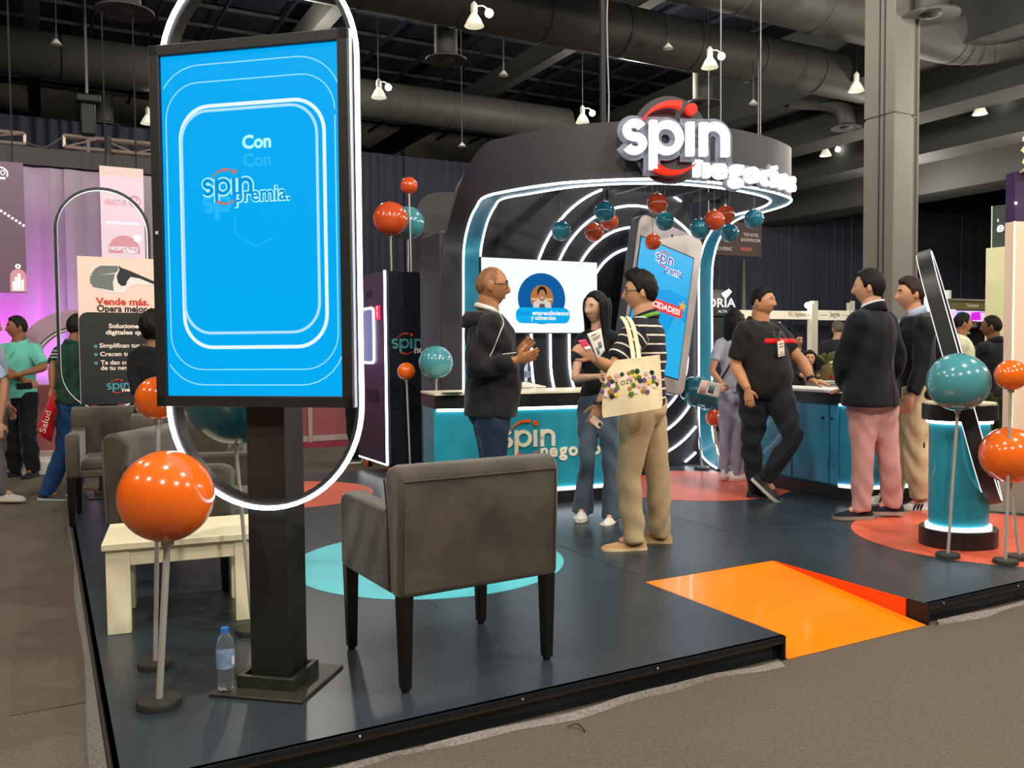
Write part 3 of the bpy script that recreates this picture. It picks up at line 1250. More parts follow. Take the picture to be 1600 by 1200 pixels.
def rrline(fw, fh, dx, dz, r, lw, m, name='screen_line', clip=None, dd=0.0):
    pts = rrect(fw, fh, r, 8, dx, dz)
    pts = [p for p in pts] + [pts[0]]
    if clip:
        hw, hh = clip
        segs, cur = [], []
        for i in range(len(pts) - 1):
            a, b_ = pts[i], pts[i + 1]
            n = max(1, int(math.hypot(b_[0] - a[0], b_[1] - a[1]) / .02))
            for j in range(n):
                q = (a[0] + (b_[0] - a[0]) * j / n, a[1] + (b_[1] - a[1]) * j / n)
                if abs(q[0]) < hw and abs(q[1]) < hh:
                    cur.append(q)
                else:
                    if len(cur) > 1:
                        segs.append(cur)
                    cur = []
        if len(cur) > 1:
            segs.append(cur)
        for s in segs:
            mb = MB()
            stroke(mb, s, lw, mps, S0, S0 + .001 + dd)
            mb.build(name, m, T1s)
        return
    mb = MB()
    stroke(mb, pts, lw, mps, S0, S0 + .001 + dd)
    mb.build(name, m, T1s)


cl = (w / 2 - .003, h / 2 - .003)
rrline(w * .94, h * .835, .0, -.003, .13, .004, m_l1, clip=cl)
rrline(w * 1.03, h * .93, -.005, .0, .17, .004, m_l1, clip=cl)
rrline(w * .80, h * .70, .008, -.006, .115, .013, m_l2)
rrline(w * .755, h * .645, -.004, .012, .105, .010, m_l4, dd=.0004)
mb = MB()
text_into(mb, 'Con', .066, lambda x, y, d: mps(x + .03, y + .272, S0 + .001 + d), 'c', .035)
mb.build('lettering', m_cyt, T1s)
mb = MB()
text_into(mb, 'Con', .064, lambda x, y, d: mps(x + .03, y + .208, S0 + .0006 + d), 'c', .03)
mb.build('faded_lettering', m_l3, T1s)
lg = lambda x, y, d: mps(x - .19, y + .108, S0 + d)
spin_logo(T1s, lg, .062, m_cy2, m_ora_e, .0016, ('screen_logo_letter', 'screen_logo_swoosh'), world=False, base=.0006)
for k, strokes in SPIN.items():
    mb = MB()
    for pts, ww in strokes:
        stroke(mb, [(p[0] * .062, p[1] * .062) for p in pts], (ww + .17) * .062, lg, .0, .0006)
    mb.build('screen_logo_outline', m_cyt, T1s)
for (bold, m, d0) in ((.06, m_cyt, .0005), (.012, m_cy2, .0014)):
    mb = MB()
    text_into(mb, 'premia.', .078, lambda x, y, d: mps(x - .062, y + .082, S0 + d0 + d), bold=bold, fit=.22)
    mb.build('screen_logo_word', m, T1s)
for k in ('s', 'p'):
    mb = MB()
    for pts, ww in SPIN[k]:
        stroke(mb, [(p[0] * .062, p[1] * .062 - .06) for p in pts], .3 * .062, lg, .0, .0003)
    mb.build('faded_logo_outline', m_l3, T1s)
mb = MB()
stroke(mb, [(-.062, .03), (-.06, -.035), (.02, -.08), (.085, -.055)], .004, mps, S0, S0 + .0005)
mb.build('faded_outline', m_l3, T1s)
# oval ring: outline from its seen left, right and lowest points
ry = -.115
rxl, _ = on_plane(257, 400, ry)
rxr, _ = on_plane(566, 400, ry)
_, rzb = on_plane(425, 797, ry)
RW = rxr - rxl
print('ring', rxl, rxr, rzb)
T1r = T1
sub = MB()
rcx = (rxl + rxr) / 2
RZ1 = on_plane(410, -76, ry)[1]
print('ring height', RZ1 - rzb)
RD = .05
pts = [np.array([p[0] + rcx, ry + RD / 2, p[1]]) for p in stadium(RW - .05, rzb + .025, RZ1 - .025, 28)]
sub.rect_tube(pts, .016, RD, (0, 1, 0), closed=True)
sub.build('ring_channel', m_ring, T1, smooth=50)
sub = MB()
pts = [np.array([p[0] + rcx, ry - .005, p[1]]) for p in stadium(RW - .015, rzb + .0075, RZ1 - .0075, 28)]
sub.rect_tube(pts, .015, .010, (0, 1, 0), closed=True)
sub.build('led_ring', m_led, T1, smooth=50)

# second totem: printed poster face inside a thin ring
p2 = D(166, 560, 7.62)
R2 = math.radians(31)
T2 = totem((p2[0], p2[1], DZ), R2, 'far display totem with a terminal poster inside a thin dark oval ring', 1.4)
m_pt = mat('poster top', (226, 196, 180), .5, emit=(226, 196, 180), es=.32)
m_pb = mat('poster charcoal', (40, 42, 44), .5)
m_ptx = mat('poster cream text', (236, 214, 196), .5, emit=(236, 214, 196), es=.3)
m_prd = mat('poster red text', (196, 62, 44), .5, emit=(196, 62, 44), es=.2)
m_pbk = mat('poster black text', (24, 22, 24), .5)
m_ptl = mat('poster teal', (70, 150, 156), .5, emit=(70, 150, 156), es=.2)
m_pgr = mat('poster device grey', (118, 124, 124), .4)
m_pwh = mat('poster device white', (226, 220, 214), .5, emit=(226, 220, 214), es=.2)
X2 = np.array([math.cos(R2), math.sin(R2), 0])
N2 = np.array([math.sin(R2), -math.cos(R2), 0])
oval_ring(T2, .76, .74, 2.70, -.06, .09, m_l=m_ledd, wall=.020, inner=True)
# poster panel: in front, seen between x=127 and 248
yo = .13
po = np.array([p2[0], p2[1], 0]) + N2 * yo


def hit(px, py, o, N):
    d = ray(px, py)
    return CP + d * (np.dot(o - CP, N) / np.dot(d, N))


a = hit(127, 633, po, N2)
b_ = hit(250, 633, po, N2)
tp = hit(127, 400, po, N2)
PW, PH = np.linalg.norm((b_ - a)[:2]), tp[2] - a[2]
mp2 = plane_map(a, X2, Z3, N2)
mb = MB()
mb.prism([(0, 0), (PW, 0), (PW, PH), (0, PH)], a, X2, Z3, N2, -.05, 0)
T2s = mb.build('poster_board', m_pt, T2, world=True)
mb = MB()
mb.tube([a + Z3 * .2 + X2 * PW * .5 - N2 * .05, a + Z3 * .2 + X2 * PW * .5 - N2 * (yo + .02)], .03, 8)
mb.build('bracket', m_black, T2, world=True)
mb = MB()
mb.prism([(0, 0), (PW, 0), (PW, PH * .625), (.07, PH * .625)] + arc(.07, PH * .625 - .07, .07, 90, 180, 8)[1:], a, X2, Z3, N2, 0, .002)
mb.build('charcoal_field', m_pb, T2s, world=True)
px2 = lambda x: (x - 127) / 123 * PW
py2 = lambda y: (633 - y) / 233 * PH
F2 = lambda x, y: (px2(x), py2(y))


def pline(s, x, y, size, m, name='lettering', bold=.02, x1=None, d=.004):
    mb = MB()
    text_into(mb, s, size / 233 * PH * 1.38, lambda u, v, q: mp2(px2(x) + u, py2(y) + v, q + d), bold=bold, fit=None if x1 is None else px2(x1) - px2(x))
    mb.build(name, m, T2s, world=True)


pline('Vende más.', 153, 475, 11, m_prd, 'red_lettering', .035, 236.5)
pline('Opera mejor.', 154.5, 486, 10.5, m_pbk, 'black_lettering', .03, 235.5)
pline('Soluciones', 172, 512, 7, m_ptx, bold=.03, x1=223)
pline('digitales que', 167, 522, 7, m_ptx, bold=.03, x1=232)
pline('Simplifican tus cobros', 157, 543, 7, m_ptx, x1=254)
pline('Crecen tus ventas', 157.5, 556.5, 7, m_ptx, x1=240)
pline('Te dan control', 158, 570, 7, m_ptx, x1=222)
pline('de tu negocio', 158, 578.5, 7, m_ptx, x1=219)
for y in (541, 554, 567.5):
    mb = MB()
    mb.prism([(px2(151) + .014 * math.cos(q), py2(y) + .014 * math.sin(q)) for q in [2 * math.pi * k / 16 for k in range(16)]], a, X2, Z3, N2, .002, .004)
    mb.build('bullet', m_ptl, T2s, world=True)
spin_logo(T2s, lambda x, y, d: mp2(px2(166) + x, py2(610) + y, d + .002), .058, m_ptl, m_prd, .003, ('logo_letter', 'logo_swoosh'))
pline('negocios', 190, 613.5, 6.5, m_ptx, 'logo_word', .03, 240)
# the printed hand-held terminal
def pshape(pts, m, d, name):
    mb = MB()
    mb.prism([F2(*p) for p in pts][::-1], a, X2, Z3, N2, .002, d)
    mb.build(name, m, T2s, world=True)


pshape([(146, 428), (152, 418), (160, 413), (189, 411.5), (194, 416), (205, 420), (241, 436), (248, 438), (248, 443), (215, 442), (206, 446), (199, 455), (190, 457), (176, 456), (150, 449), (145, 440)], m_pwh, .0035, 'printed_terminal_body')
pshape([(189, 412), (194, 416), (206, 420), (248, 437), (248, 442), (222, 432), (208, 430), (203, 436), (200, 444), (193, 445), (188, 440), (186, 430), (191, 419)], m_pb, .0045, 'printed_terminal_keyside')
pshape([(147, 428), (153, 419), (161, 414), (187, 413), (190, 417), (186, 424), (150, 430)], m_pgr, .0045, 'printed_terminal_screen')
pshape([(146, 430), (184, 426), (180, 440), (181, 453), (150, 448), (145, 440)], m_pgr, .0042, 'printed_terminal_front')

# ------------------------------------------------------------------ glossy balls on stands
m_bo = mat('orange gloss', (246, 108, 24), .18, coat=.6)
m_br = mat('red orange gloss', (214, 84, 42), .16, coat=.6)
m_bt = mat('teal gloss', (74, 146, 156), .2, coat=.6)
m_bt2 = mat('deep teal gloss', (40, 128, 150), .18, coat=.6)
m_btd = mat('dark teal gloss', (26, 98, 108), .25, coat=.4)
m_st = mat('grey rod', (188, 182, 174), .35, metal=.25)
m_sb = mat('olive black disc', (44, 44, 38), .5)


def ball_stand(label, ball, rad, base, m, rb=None, rod=.009):
    """ball=(px,py) centre in the photo, base=(px,py) on the deck or a 3-D point"""
    bp = np.array(base, float) if len(base) == 3 else G(*base)
    d = ray(*ball)
    Yb = bp[1]
    c = CP + d * (Yb / d[1])
    t = thing('ball_stand', label, 'decorative ball', bp, group=None)
    r = rad * Yb / FPX
    mb = MB()
    mb.sphere(c, (r, r, r * .985), 40, 28)
    mb.build('ball', m, t, world=True, smooth=180)
    mb = MB()
    mb.tube([bp + Z3 * .02, c - Z3 * r * .96], rod, 10)
    mb.build('rod', m_st, t, world=True)
    mb = MB()
    rb = rb or .068
    mb.lathe([(rb, 0), (rb, .02), (rb * .96, .026), (0, .028)], 28)
    mb.build('foot_disc', m_sb, t)
    mb = MB()
    mb.tube([c - Z3 * (r + .012), c - Z3 * r * .93], rod * 1.9, 10)
    mb.build('ferrule', m_st, t, world=True)
    return t


ball_stand('big orange ball on a rod before the white coffee table', (260, 775), 72.5, (249, 1102), m_bo, .078, .0125)
ball_stand('small orange ball on a rod tucked behind the lower left screen corner', (247, 622), 34, (243, 1042), m_bo, .068, .009)
ball_stand('large dark teal ball behind the bottom of the cyan screen', (366, 622), 74, (395, 988), m_btd, .08)
ball_stand('small orange ball on a rod before the black kiosk', (635, 580), 14, (642, 752), m_bo)
ball_stand('teal ball on a rod between black kiosk and counter', (681, 566), 26.5, (686, 776), m_bt)
ball_stand('small orange ball, topmost of the three above the black kiosk', (639, 290), 13.5, D(651, 728, 9.75) * [1, 1, 0], m_br)
ball_stand('big orange ball, left of the three above the black kiosk', (610, 342), 27, D(619, 728, 9.55) * [1, 1, 0], m_br)
ball_stand('teal ball, right of the three above the black kiosk', (637, 348), 26, D(641, 728, 9.95) * [1, 1, 0], m_bt)
ball_stand('big teal ball on a rod before the pillar stand', (1497, 597), 46, (1481, 871), m_bt, .068)
ball_stand('small orange ball on a tall rod at the right edge', (1580, 586), 24, (1571, 881), m_bo)
ball_stand('big orange ball at the right edge, lower of the two there', (1578, 711), 44.5, (1593, 874), m_bo)
ball_stand('teal ball beside the foot of the light arch, nearer of two', (1088, 612), 25, (1097, 733), m_btd, .08)
ball_stand('teal ball beside the foot of the light arch, farther and to the right', (1112, 619), 25, (1121, 729), m_btd, .06)
ball_stand('small red orange ball low beside the woman in grey jeans', (1116, 653), 13.5, (1129, 735), m_br, .07)
# ------------------------------------------------------------------ armchairs, table, bottle
m_vel = mat('taupe velvet', (82, 72, 60), .75, sheen=.5, noise=(5, .9, (1, 1, 1)), rgb2=(52, 45, 38), bump=(14, .25, (1, 1, 1)))
m_vel2 = mat('taupe velvet piping', (70, 60, 51), .8, sheen=.4)
m_leg = mat('ebony leg', (16, 14, 13), .35)


def armchair(label, loc, rotz, w=.70, d=.64, scale=1.0):
    """faces local -y"""
    t = thing('armchair', label, 'armchair', loc, rotz, None, scale=scale)
    zb, zs, za, zt = .355, .47, .665, .845
    mb = MB()                                  # backrest: leans slightly, rounded top
    hw = w / 2
    prof = [(d / 2, zb), (d / 2 + .01, .6), (d / 2 + .015, zt - .05), (d / 2 - .005, zt - .012), (d / 2 - .06, zt), (d / 2 - .115, zt - .02), (d / 2 - .135, zt - .07), (d / 2 - .10, .6), (d / 2 - .09, zb)]
    mb.prism(prof, (0, 0, 0), (0, 1, 0), (0, 0, 1), (1, 0, 0), -hw, hw)
    mb.build('backrest', m_vel, t, bevel=.022, seg=3, smooth=60)
    for s in (-1, 1):
        mb = MB()                              # arm: side panel with sloping padded top
        x0, x1 = (hw - .1, hw - .004) if s > 0 else (-hw + .004, -hw + .1)
        prof = [(-d / 2 + .0, zb), (-d / 2 - .004, za - .03), (-d / 2 + .012, za + .0), (-d / 2 + .06, za + .012), (0, za + .004), (d / 2 - .16, za + .0), (d / 2 - .10, za + .03), (d / 2 - .09, zb)]
        mb.prism(prof, (0, 0, 0), (0, 1, 0), (0, 0, 1), (1, 0, 0), x0, x1)
        arm_ = mb.build('armrest', m_vel, t, bevel=.02, seg=3, smooth=60)
        mb = MB()
        xs = s * (hw + .001)
        mb.tube([(xs, d / 2 - .10, zb + .02), (xs, d / 2 - .10, za), (xs, d / 2 - .125, zt - .06)], .0035, 6)
        mb.build('side_seam', m_vel2, t)
    mb = MB()
    mb.box((0, -.04, (zb + .41) / 2), (w - .2, d - .1, .41 - zb))
    mb.build('seat_base', m_vel, t, bevel=.012)
    mb = MB()
    mb.box((0, -.05, .445), (w - .205, d - .13, .085))
    mb.build('seat', m_vel, t, bevel=.03, seg=4, smooth=60)
    mb = MB()                                  # piping on the back panel
    yb = d / 2 + .016
    mb.tube([(-hw + .02, d / 2 + .002, zb + .02), (-hw + .02, yb - .002, .62), (-hw + .02, yb, zt - .055), (hw - .02, yb, zt - .055), (hw - .02, yb - .002, .62), (hw - .02, d / 2 + .002, zb + .02)], .0035, 6)
    mb.build('back_piping', m_vel2, t)
    for sx in (-1, 1):
        for sy_ in (-1, 1):
            mb = MB()
            c = np.array([sx * (hw - .035), sy_ * (d / 2 - .035), 0])
            mb.add([c + np.array([a * r, b_ * r, z]) for z, r in ((.012, .019), (zb + .01, .027)) for a, b_ in ((-1, -1), (1, -1), (1, 1), (-1, 1))],
                   [(3, 2, 1, 0), (4, 5, 6, 7), (0, 1, 5, 4), (1, 2, 6, 5), (2, 3, 7, 6), (3, 0, 4, 7)])
            lg_ = mb.build('leg', m_leg, t, bevel=.004)
            mb = MB()
            mb.lathe([(.014, 0), (.016, .004), (.016, .012)], 12, c)
            mb.build('glide', m_black, lg_)
    return t


rl, rr = G(630, 1083), G(858, 1030)
fl_, fr_ = G(549, 1013), G(752, 973)
cen = (rl + rr + fl_ + fr_) / 4
d_ = (rr - rl)[:2]
ang = math.atan2(d_[1], d_[0])
armchair('taupe velvet armchair seen from behind, nearest the viewer on the blue disc', (cen[0], cen[1], DZ), ang + math.pi, .70, .62)
armchair('taupe velvet armchair in side view behind the white coffee table', (-1.80, 4.82, DZ), math.radians(88), .66, .66)
armchair('taupe velvet armchair facing forward, right behind the side-view armchair', (-2.18, 5.75, DZ), math.radians(8), .84, .66)
armchair('taupe velvet armchair farthest left below the terminal poster', (-3.02, 6.62, DZ), math.radians(22), .70, .64)

m_cream = mat('cream lacquer', (250, 240, 204), .4)
tl = G(190, 1003)
t = thing('coffee_table', 'low cream white coffee table with thick square legs', 'table', (0, 0, DZ))
zt_ = .415
c0, c1 = G(158, 862, DZ + zt_ - .03), G(388, 843, DZ + zt_ - .03)
TX = (c1 - c0) / np.linalg.norm(c1 - c0)
TY = np.cross(Z3, TX)
bl_ = G(157, 820, DZ + zt_)
dep = float(np.dot(bl_ - c0, TY))
br_ = G(370, 802, DZ + zt_)
wid = .98
print('table', c0, c1, np.linalg.norm(c1 - c0), dep)
dep = min(max(dep, .5), .7)
o_ = np.array([c0[0], c0[1], DZ])
place(t, o_)
wm = lambda x, y, z: o_ + TX * x + TY * y + Z3 * z
wid = float(np.dot(G(391, 812, DZ + zt_) - c0, TX)) + .02
mb = MB()
mb.box(wm(wid / 2, dep / 2, zt_ - .016), (wid, dep, .032), ax=(TX, TY, Z3))
mb.build('table_top', m_cream, t, world=True, bevel=.004)
for (x, y, lx, ly) in ((wid / 2, .03, wid - .1, .03), (wid / 2, dep - .03, wid - .1, .03)):
    mb = MB()
    mb.box(wm(x, y + .006, zt_ - .07), (lx, ly, .075), ax=(TX, TY, Z3))
    mb.build('apron', m_cream, t, world=True, bevel=.002)
for x in (.035, wid - .035):
    mb = MB()
    mb.box(wm(x, dep / 2, zt_ - .07), (.03, dep - .1, .075), ax=(TX, TY, Z3))
    mb.build('apron', m_cream, t, world=True, bevel=.002)
for x in (.065, wid - .065):
    for y in (.05, dep - .05):
        mb = MB()
        mb.box(wm(x, y, (zt_ - .033) / 2), (.1, .07, zt_ - .033), ax=(TX, TY, Z3))
        mb.build('leg', m_cream, t, world=True, bevel=.003)

m_pet = mat('clear bottle plastic', (236, 244, 250), .08, trans=.95, ior=1.3)
m_cap = mat('blue cap', (52, 120, 196), .4)
m_lab = mat('bottle label', (150, 176, 206), .45, noise=(30, .7, (1, 1, 1)), rgb2=(90, 116, 160))
m_bar = mat('barcode white', (226, 226, 224), .5)
m_water = mat('bottle water', (232, 240, 246), .03, trans=1.0, ior=1.33)


def bottle(label, loc, h=.235, cap=True, water=.0):
    t = thing('water_bottle', label, 'bottle', loc, .4)
    s = h / .235
    mb = MB()
    prof = [(0, .004), (.018, .0), (.028, .004), (.0315, .016), (.0325, .03), (.0295, .04), (.0325, .052), (.0325, .066), (.029, .074), (.0325, .084), (.0325, .15), (.031, .165), (.026, .188), (.018, .203), (.0135, .209), (.0135, .222)]
    mb.lathe([(r * s, z * s) for r, z in prof], 28)
    mb.build('bottle_body', m_pet, t, smooth=60)
    if water:
        mb = MB()
        mb.lathe([(0, .006), (.026 * s, .007), (.030 * s, .02), (.030 * s, water), (0, water)], 24)
        mb.build('water', m_water, t, smooth=50)
    mb = MB()
    mb.lathe([(.0331 * s, .086 * s), (.0331 * s, .142 * s)], 28)
    mb.build('label', m_lab, t)
    mb = MB()
    mb.box((.024 * s, -.0235 * s, .114 * s), (.014 * s, .001, .03 * s), rz=.8)
    mb.build('barcode', m_bar, t)
    if cap:
        mb = MB()
        mb.lathe([(0.0155 * s, .212 * s), (.0155 * s, .228 * s), (.0145 * s, .231 * s), (0, .231 * s)], 20)
        mb.build('cap', m_cap, t)
    return t


_q = G(371, 1072)
bottle('clear plastic water bottle with blue cap at the foot of the display totem', (-1.072, 3.165, DZ + .0125), .238)

# ------------------------------------------------------------------ logo counter
m_teal = mat('teal laminate', (38, 146, 168), .3, coat=.2)
m_teal2 = mat('teal laminate dark', (24, 112, 142), .32, coat=.2)
m_ctop = mat('cream counter top', (240, 230, 196), .35)
m_band = mat('black counter band', (30, 29, 30), .35)
m_crm = mat('cream raised letter', (240, 228, 200), .45)
m_orl = mat('orange raised letter', (232, 92, 30), .4)
m_gap = mat('shadow gap', (12, 12, 12), .6)
cl0 = G(679, 616.5, 1.025)
cl1 = G(1003, 608.5, 1.025)
cl0[2] = cl1[2] = 0
CX = (cl1 - cl0) / np.linalg.norm(cl1 - cl0)
CYv = np.cross(Z3, CX)
CL = float(np.linalg.norm(cl1 - cl0))
print('counter', cl0, cl1, CL, math.degrees(math.atan2(CX[1], CX[0])))
t = thing('reception_counter', 'teal reception counter with raised cream logo and lit edges', 'counter', cl0 + CX * CL / 2 + Z3 * DZ)


def cpt(s, off, z):
    """along the gently bowed counter front; off = outwards"""
    b_ = .07 * (1 - (2 * s / CL - 1) ** 2)
    return cl0 + CX * s - CYv * (b_ + off) + Z3 * z


def cbow(z0, z1, off, m, name, back=.5, i0=0.0, i1=None):
    i1 = CL if i1 is None else i1
    n = 24
    ss = [i0 + (i1 - i0) * k / n for k in range(n + 1)]
    F0, F1 = [cpt(s, off, z0) for s in ss], [cpt(s, off, z1) for s in ss]
    Bk = lambda s, z: cl0 + CX * s + CYv * back + Z3 * z
    B0, B1 = [Bk(s, z0) for s in ss], [Bk(s, z1) for s in ss]
    mb = MB()
    mb.strip(F0, F1)
    mb.strip(F1, B1)
    mb.strip(B1, B0)
    mb.strip(B0, F0)
    mb.add([F0[0], F1[0], B1[0], B0[0]], [(0, 1, 2, 3)])
    mb.add([F0[-1], F1[-1], B1[-1], B0[-1]], [(3, 2, 1, 0)])
    return mb.build(name, m, t, world=True, smooth=30)


cbow(DZ, DZ + .10, -.01, m_band, 'plinth', .45)
cbow(DZ + .128, DZ + .80, -.035, m_teal, 'front_panel', .42)
cbow(DZ + .1, DZ + .128, -.06, m_gap, 'shadow_gap', .4)
cbow(DZ + .80, DZ + .905, 0.0, m_band, 'top_band', .5)
cbow(DZ + .906, DZ + .922, .006, m_ctop, 'counter_top', .52)
for z, nm in ((DZ + .116, 'led_strip'), (DZ + .787, 'led_strip')):
    ss = [CL * (.012 + .976 * k / 24) for k in range(25)]
    mb = MB()
    mb.rect_tube([cpt(s, -.03, z) for s in ss], .02, .022, (0, 0, 1))
    mb.build(nm, m_led, t, world=True)


def cmap(x, y, d):
    p = cpt(x, -.035 + d, y)
    return p


lx = float(np.dot(hit(803, 690, cl0, CYv) - cl0, CX))
# logo: p stem at px 803..812, n ends px 866; baseline px 697
lx0 = float(np.dot(hit(803, 690, cl0 - CYv * .02, CYv) - cl0, CX))
lx1 = float(np.dot(hit(866, 690, cl0 - CYv * .02, CYv) - cl0, CX))
ls = (lx1 - lx0) / (3.24 - .81)
lz = float(hit(850, 697, cl0 - CYv * .02, CYv)[2])
spin_logo(t, lambda x, y, d: cmap(lx0 - .81 * ls + x, lz + y, d), ls, m_crm, m_orl, .012, ('logo_letter', 'logo_swoosh'))
ng0 = float(np.dot(hit(843, 710, cl0 - CYv * .02, CYv) - cl0, CX))
ng1 = float(np.dot(hit(950, 710, cl0 - CYv * .02, CYv) - cl0, CX))
ngz = float(hit(850, 713, cl0 - CYv * .02, CYv)[2])
x = ng0
word = 'negocios'
tot = sum(glyphs(c, .035, .04)[2][1] - glyphs(c, .035, .04)[2][0] for c in word)
sc_ = (ng1 - ng0) / (tot + .09 * 7)
for c in word:
    gv = glyphs(c, .035, .04)[2]
    mb = MB()
    text_into(mb, c, sc_, lambda u, v, d, x=x: cmap(x + u, ngz + v, d + .006), bold=.035, ext=.04)
    mb.build('logo_letter', m_crm, t, world=True)
    x += (gv[1] - gv[0] + .09) * sc_
# things on the counter
zc = DZ + .9225
q = G(833, 606, zc)
t_ = thing('card_terminal', 'white and black card payment terminal lying on the logo counter', 'card terminal', q, math.radians(15))
mb = MB()
mb.prism([(-.11, 0), (.11, 0), (.115, .012), (.0, .038), (-.07, .055), (-.105, .05), (-.115, .025)], (0, 0, 0), (1, 0, 0), (0, 0, 1), (0, 1, 0), -.04, .04)
mb.build('body', mat('terminal white', (226, 226, 224), .35), t_, bevel=.008)
mb = MB()
mb.prism([(-.06, .054), (.1, .018), (.104, .021), (-.056, .0575)], (0, 0, 0), (1, 0, 0), (0, 0, 1), (0, 1, 0), -.034, .034)
mb.build('keypad', m_black, t_, bevel=.001)
mb = MB()
mb.prism([(-.055, .0575), (-.005, .0465), (-.004, .048), (-.054, .059)], (0, 0, 0), (1, 0, 0), (0, 0, 1), (0, 1, 0), -.028, .028)
mb.build('screen', mat('terminal screen', (120, 140, 150), .2), t_)
q = G(825, 605, zc)
bottle('clear capless water bottle standing on the logo counter', (q[0] + .0, q[1] + .08, zc + .001), .235)
q = G(716, 616, zc)
mb = MB()
mb.prism(rrect(.16, .08, .01, 4), q + BV * .12 + Z3 * .001, BU, BV, Z3, 0, .008)
tag(mb.build('dark_phone', m_black, bevel=.002), 'dark phone lying flat at the left end of the logo counter', 'phone')

# ------------------------------------------------------------------ black kiosk on castors
m_kp = mat('kiosk plum side', (62, 46, 72), .4)
m_kf = mat('kiosk front', (26, 31, 40), .35)
k0 = G(606, 745, DZ)
k0[2] = 0
KU, KV = BU, BV
k_r = np.dot(hit(697, 500, k0, BV) - k0, BU)
k_d = .86
kz0, kz1 = DZ + .12, float(hit(601, 423, k0, BV)[2])
print('kiosk', k0, k_r, kz1)
t = thing('self_service_kiosk', 'tall black self service kiosk on castors with lit edges', 'kiosk', k0 + KU * k_r / 2 + KV * k_d / 2 + Z3 * DZ, BA)
mb = MB()
mb.box(k0 + KU * (k_r / 2 + .006) + KV * k_d / 2 + Z3 * (kz0 + kz1) / 2, (k_r - .012, k_d - .012, kz1 - kz0), ax=(KU, KV, Z3))
mb.build('cabinet', m_black, t, world=True, bevel=.004)
mb = MB()                                     # front face (door above, hatch below)
for (z0, z1, nm) in ((kz0 + .56, kz1 - .004, 'upper_door'), (kz0 + .004, kz0 + .552, 'lower_door')):
    mb = MB()
    mb.box(k0 + KU * (k_r / 2 + .01) + KV * -.002 + Z3 * (z0 + z1) / 2, (k_r - .03, .018, z1 - z0), ax=(KU, KV, Z3))
    kdoor = mb.build(nm, m_kf, t, world=True, bevel=.003)
    if nm == 'upper_door':
        kup = kdoor
mb = MB()
mb.box(k0 + KU * -.003 + KV * k_d / 2 + Z3 * (kz0 + kz1) / 2, (.018, k_d - .03, kz1 - kz0 - .008), ax=(KU, KV, Z3))
mb.build('side_panel', m_kp, t, world=True, bevel=.003)
mb = MB()
mb.tube([k0 + Z3 * (kz1 + .004) + KU * -.006 + KV * -.006, k0 + Z3 * kz0 + KU * -.006 + KV * -.006], .012, 8)
mb.build('led_strip', m_led, t, world=True)
mb = MB()
mb.tube([k0 + Z3 * kz0 + KU * -.006 + KV * -.006, k0 + Z3 * kz0 + KU * -.006 + KV * k_d], .010, 8)
mb.build('led_strip', m_led, t, world=True)
# lit window, red sign, slot, camera on the side panel
mpk = plane_map(k0 - KU * .013 + KV * k_d, -KV, Z3, -KU)


def kxy(px, py):
    p = hit(px, py, k0 - KU * .013, -KU)
    return float(np.dot(p - (k0 + KV * k_d), -KV)), float(p[2])


xa, za_ = kxy(584, 481)
xb, zb_ = kxy(586, 567)
xw0 = xa - .34
mb = MB()
mb.prism(rrect(xa - xw0, za_ - zb_, .06, 6, (xa + xw0) / 2, (za_ + zb_) / 2), mpk(0, 0, 0), -KV, Z3, -KU, 0, .004)
kwin = mb.build('window', emat('kiosk window', (120, 128, 180), .8), t, world=True)
mb = MB()
stroke(mb, rrect(xa - xw0, za_ - zb_, .06, 6, (xa + xw0) / 2, (za_ + zb_) / 2) + [(xa - 0, za_ - .06)], .02, mpk, .002, .012)
mb.build('window_light', m_led, kwin, world=True)
x0_, z0_ = kxy(588, 500)
x1_, z1_ = kxy(594.5, 477)
mb = MB()
mb.prism([(x0_, z0_), (x1_, z0_), (x1_, z1_), (x0_, z1_)], mpk(0, 0, 0), -KV, Z3, -KU, 0, .012)
krs = mb.build('red_sign', emat('red lit sign', (236, 40, 84), 1.1), t, world=True)
mb = MB()
for k in range(4):
    zz = z0_ + (z1_ - z0_) * (.14 + .2 * k)
    text_into(mb, 'EOTN'[k], .05, lambda x, y, d: mpk((x0_ + x1_) / 2 + x, zz + y, .0135 + d), 'c', .02)
mb.build('sign_lettering', m_txw, krs, world=True)
for (pa, pb, nm) in (((573, 607), (591, 629), 'slot'), ((572, 456), (580, 464), 'camera')):
    xa_, za2 = kxy(*pa)
    xb_, zb2 = kxy(*pb)
    mb = MB()
    mb.prism([(xa_, zb2), (xb_, zb2), (xb_, za2), (xa_, za2)], mpk(0, 0, 0), -KV, Z3, -KU, -.002, .006)
    mb.build(nm, m_black, t, world=True, bevel=.003)
mpf = plane_map(k0 - KV * .011, KU, Z3, -KV)


def kf(px, py):
    p = hit(px, py, k0 - KV * .011, BV)
    return float(np.dot(p - k0, KU)), float(p[2])


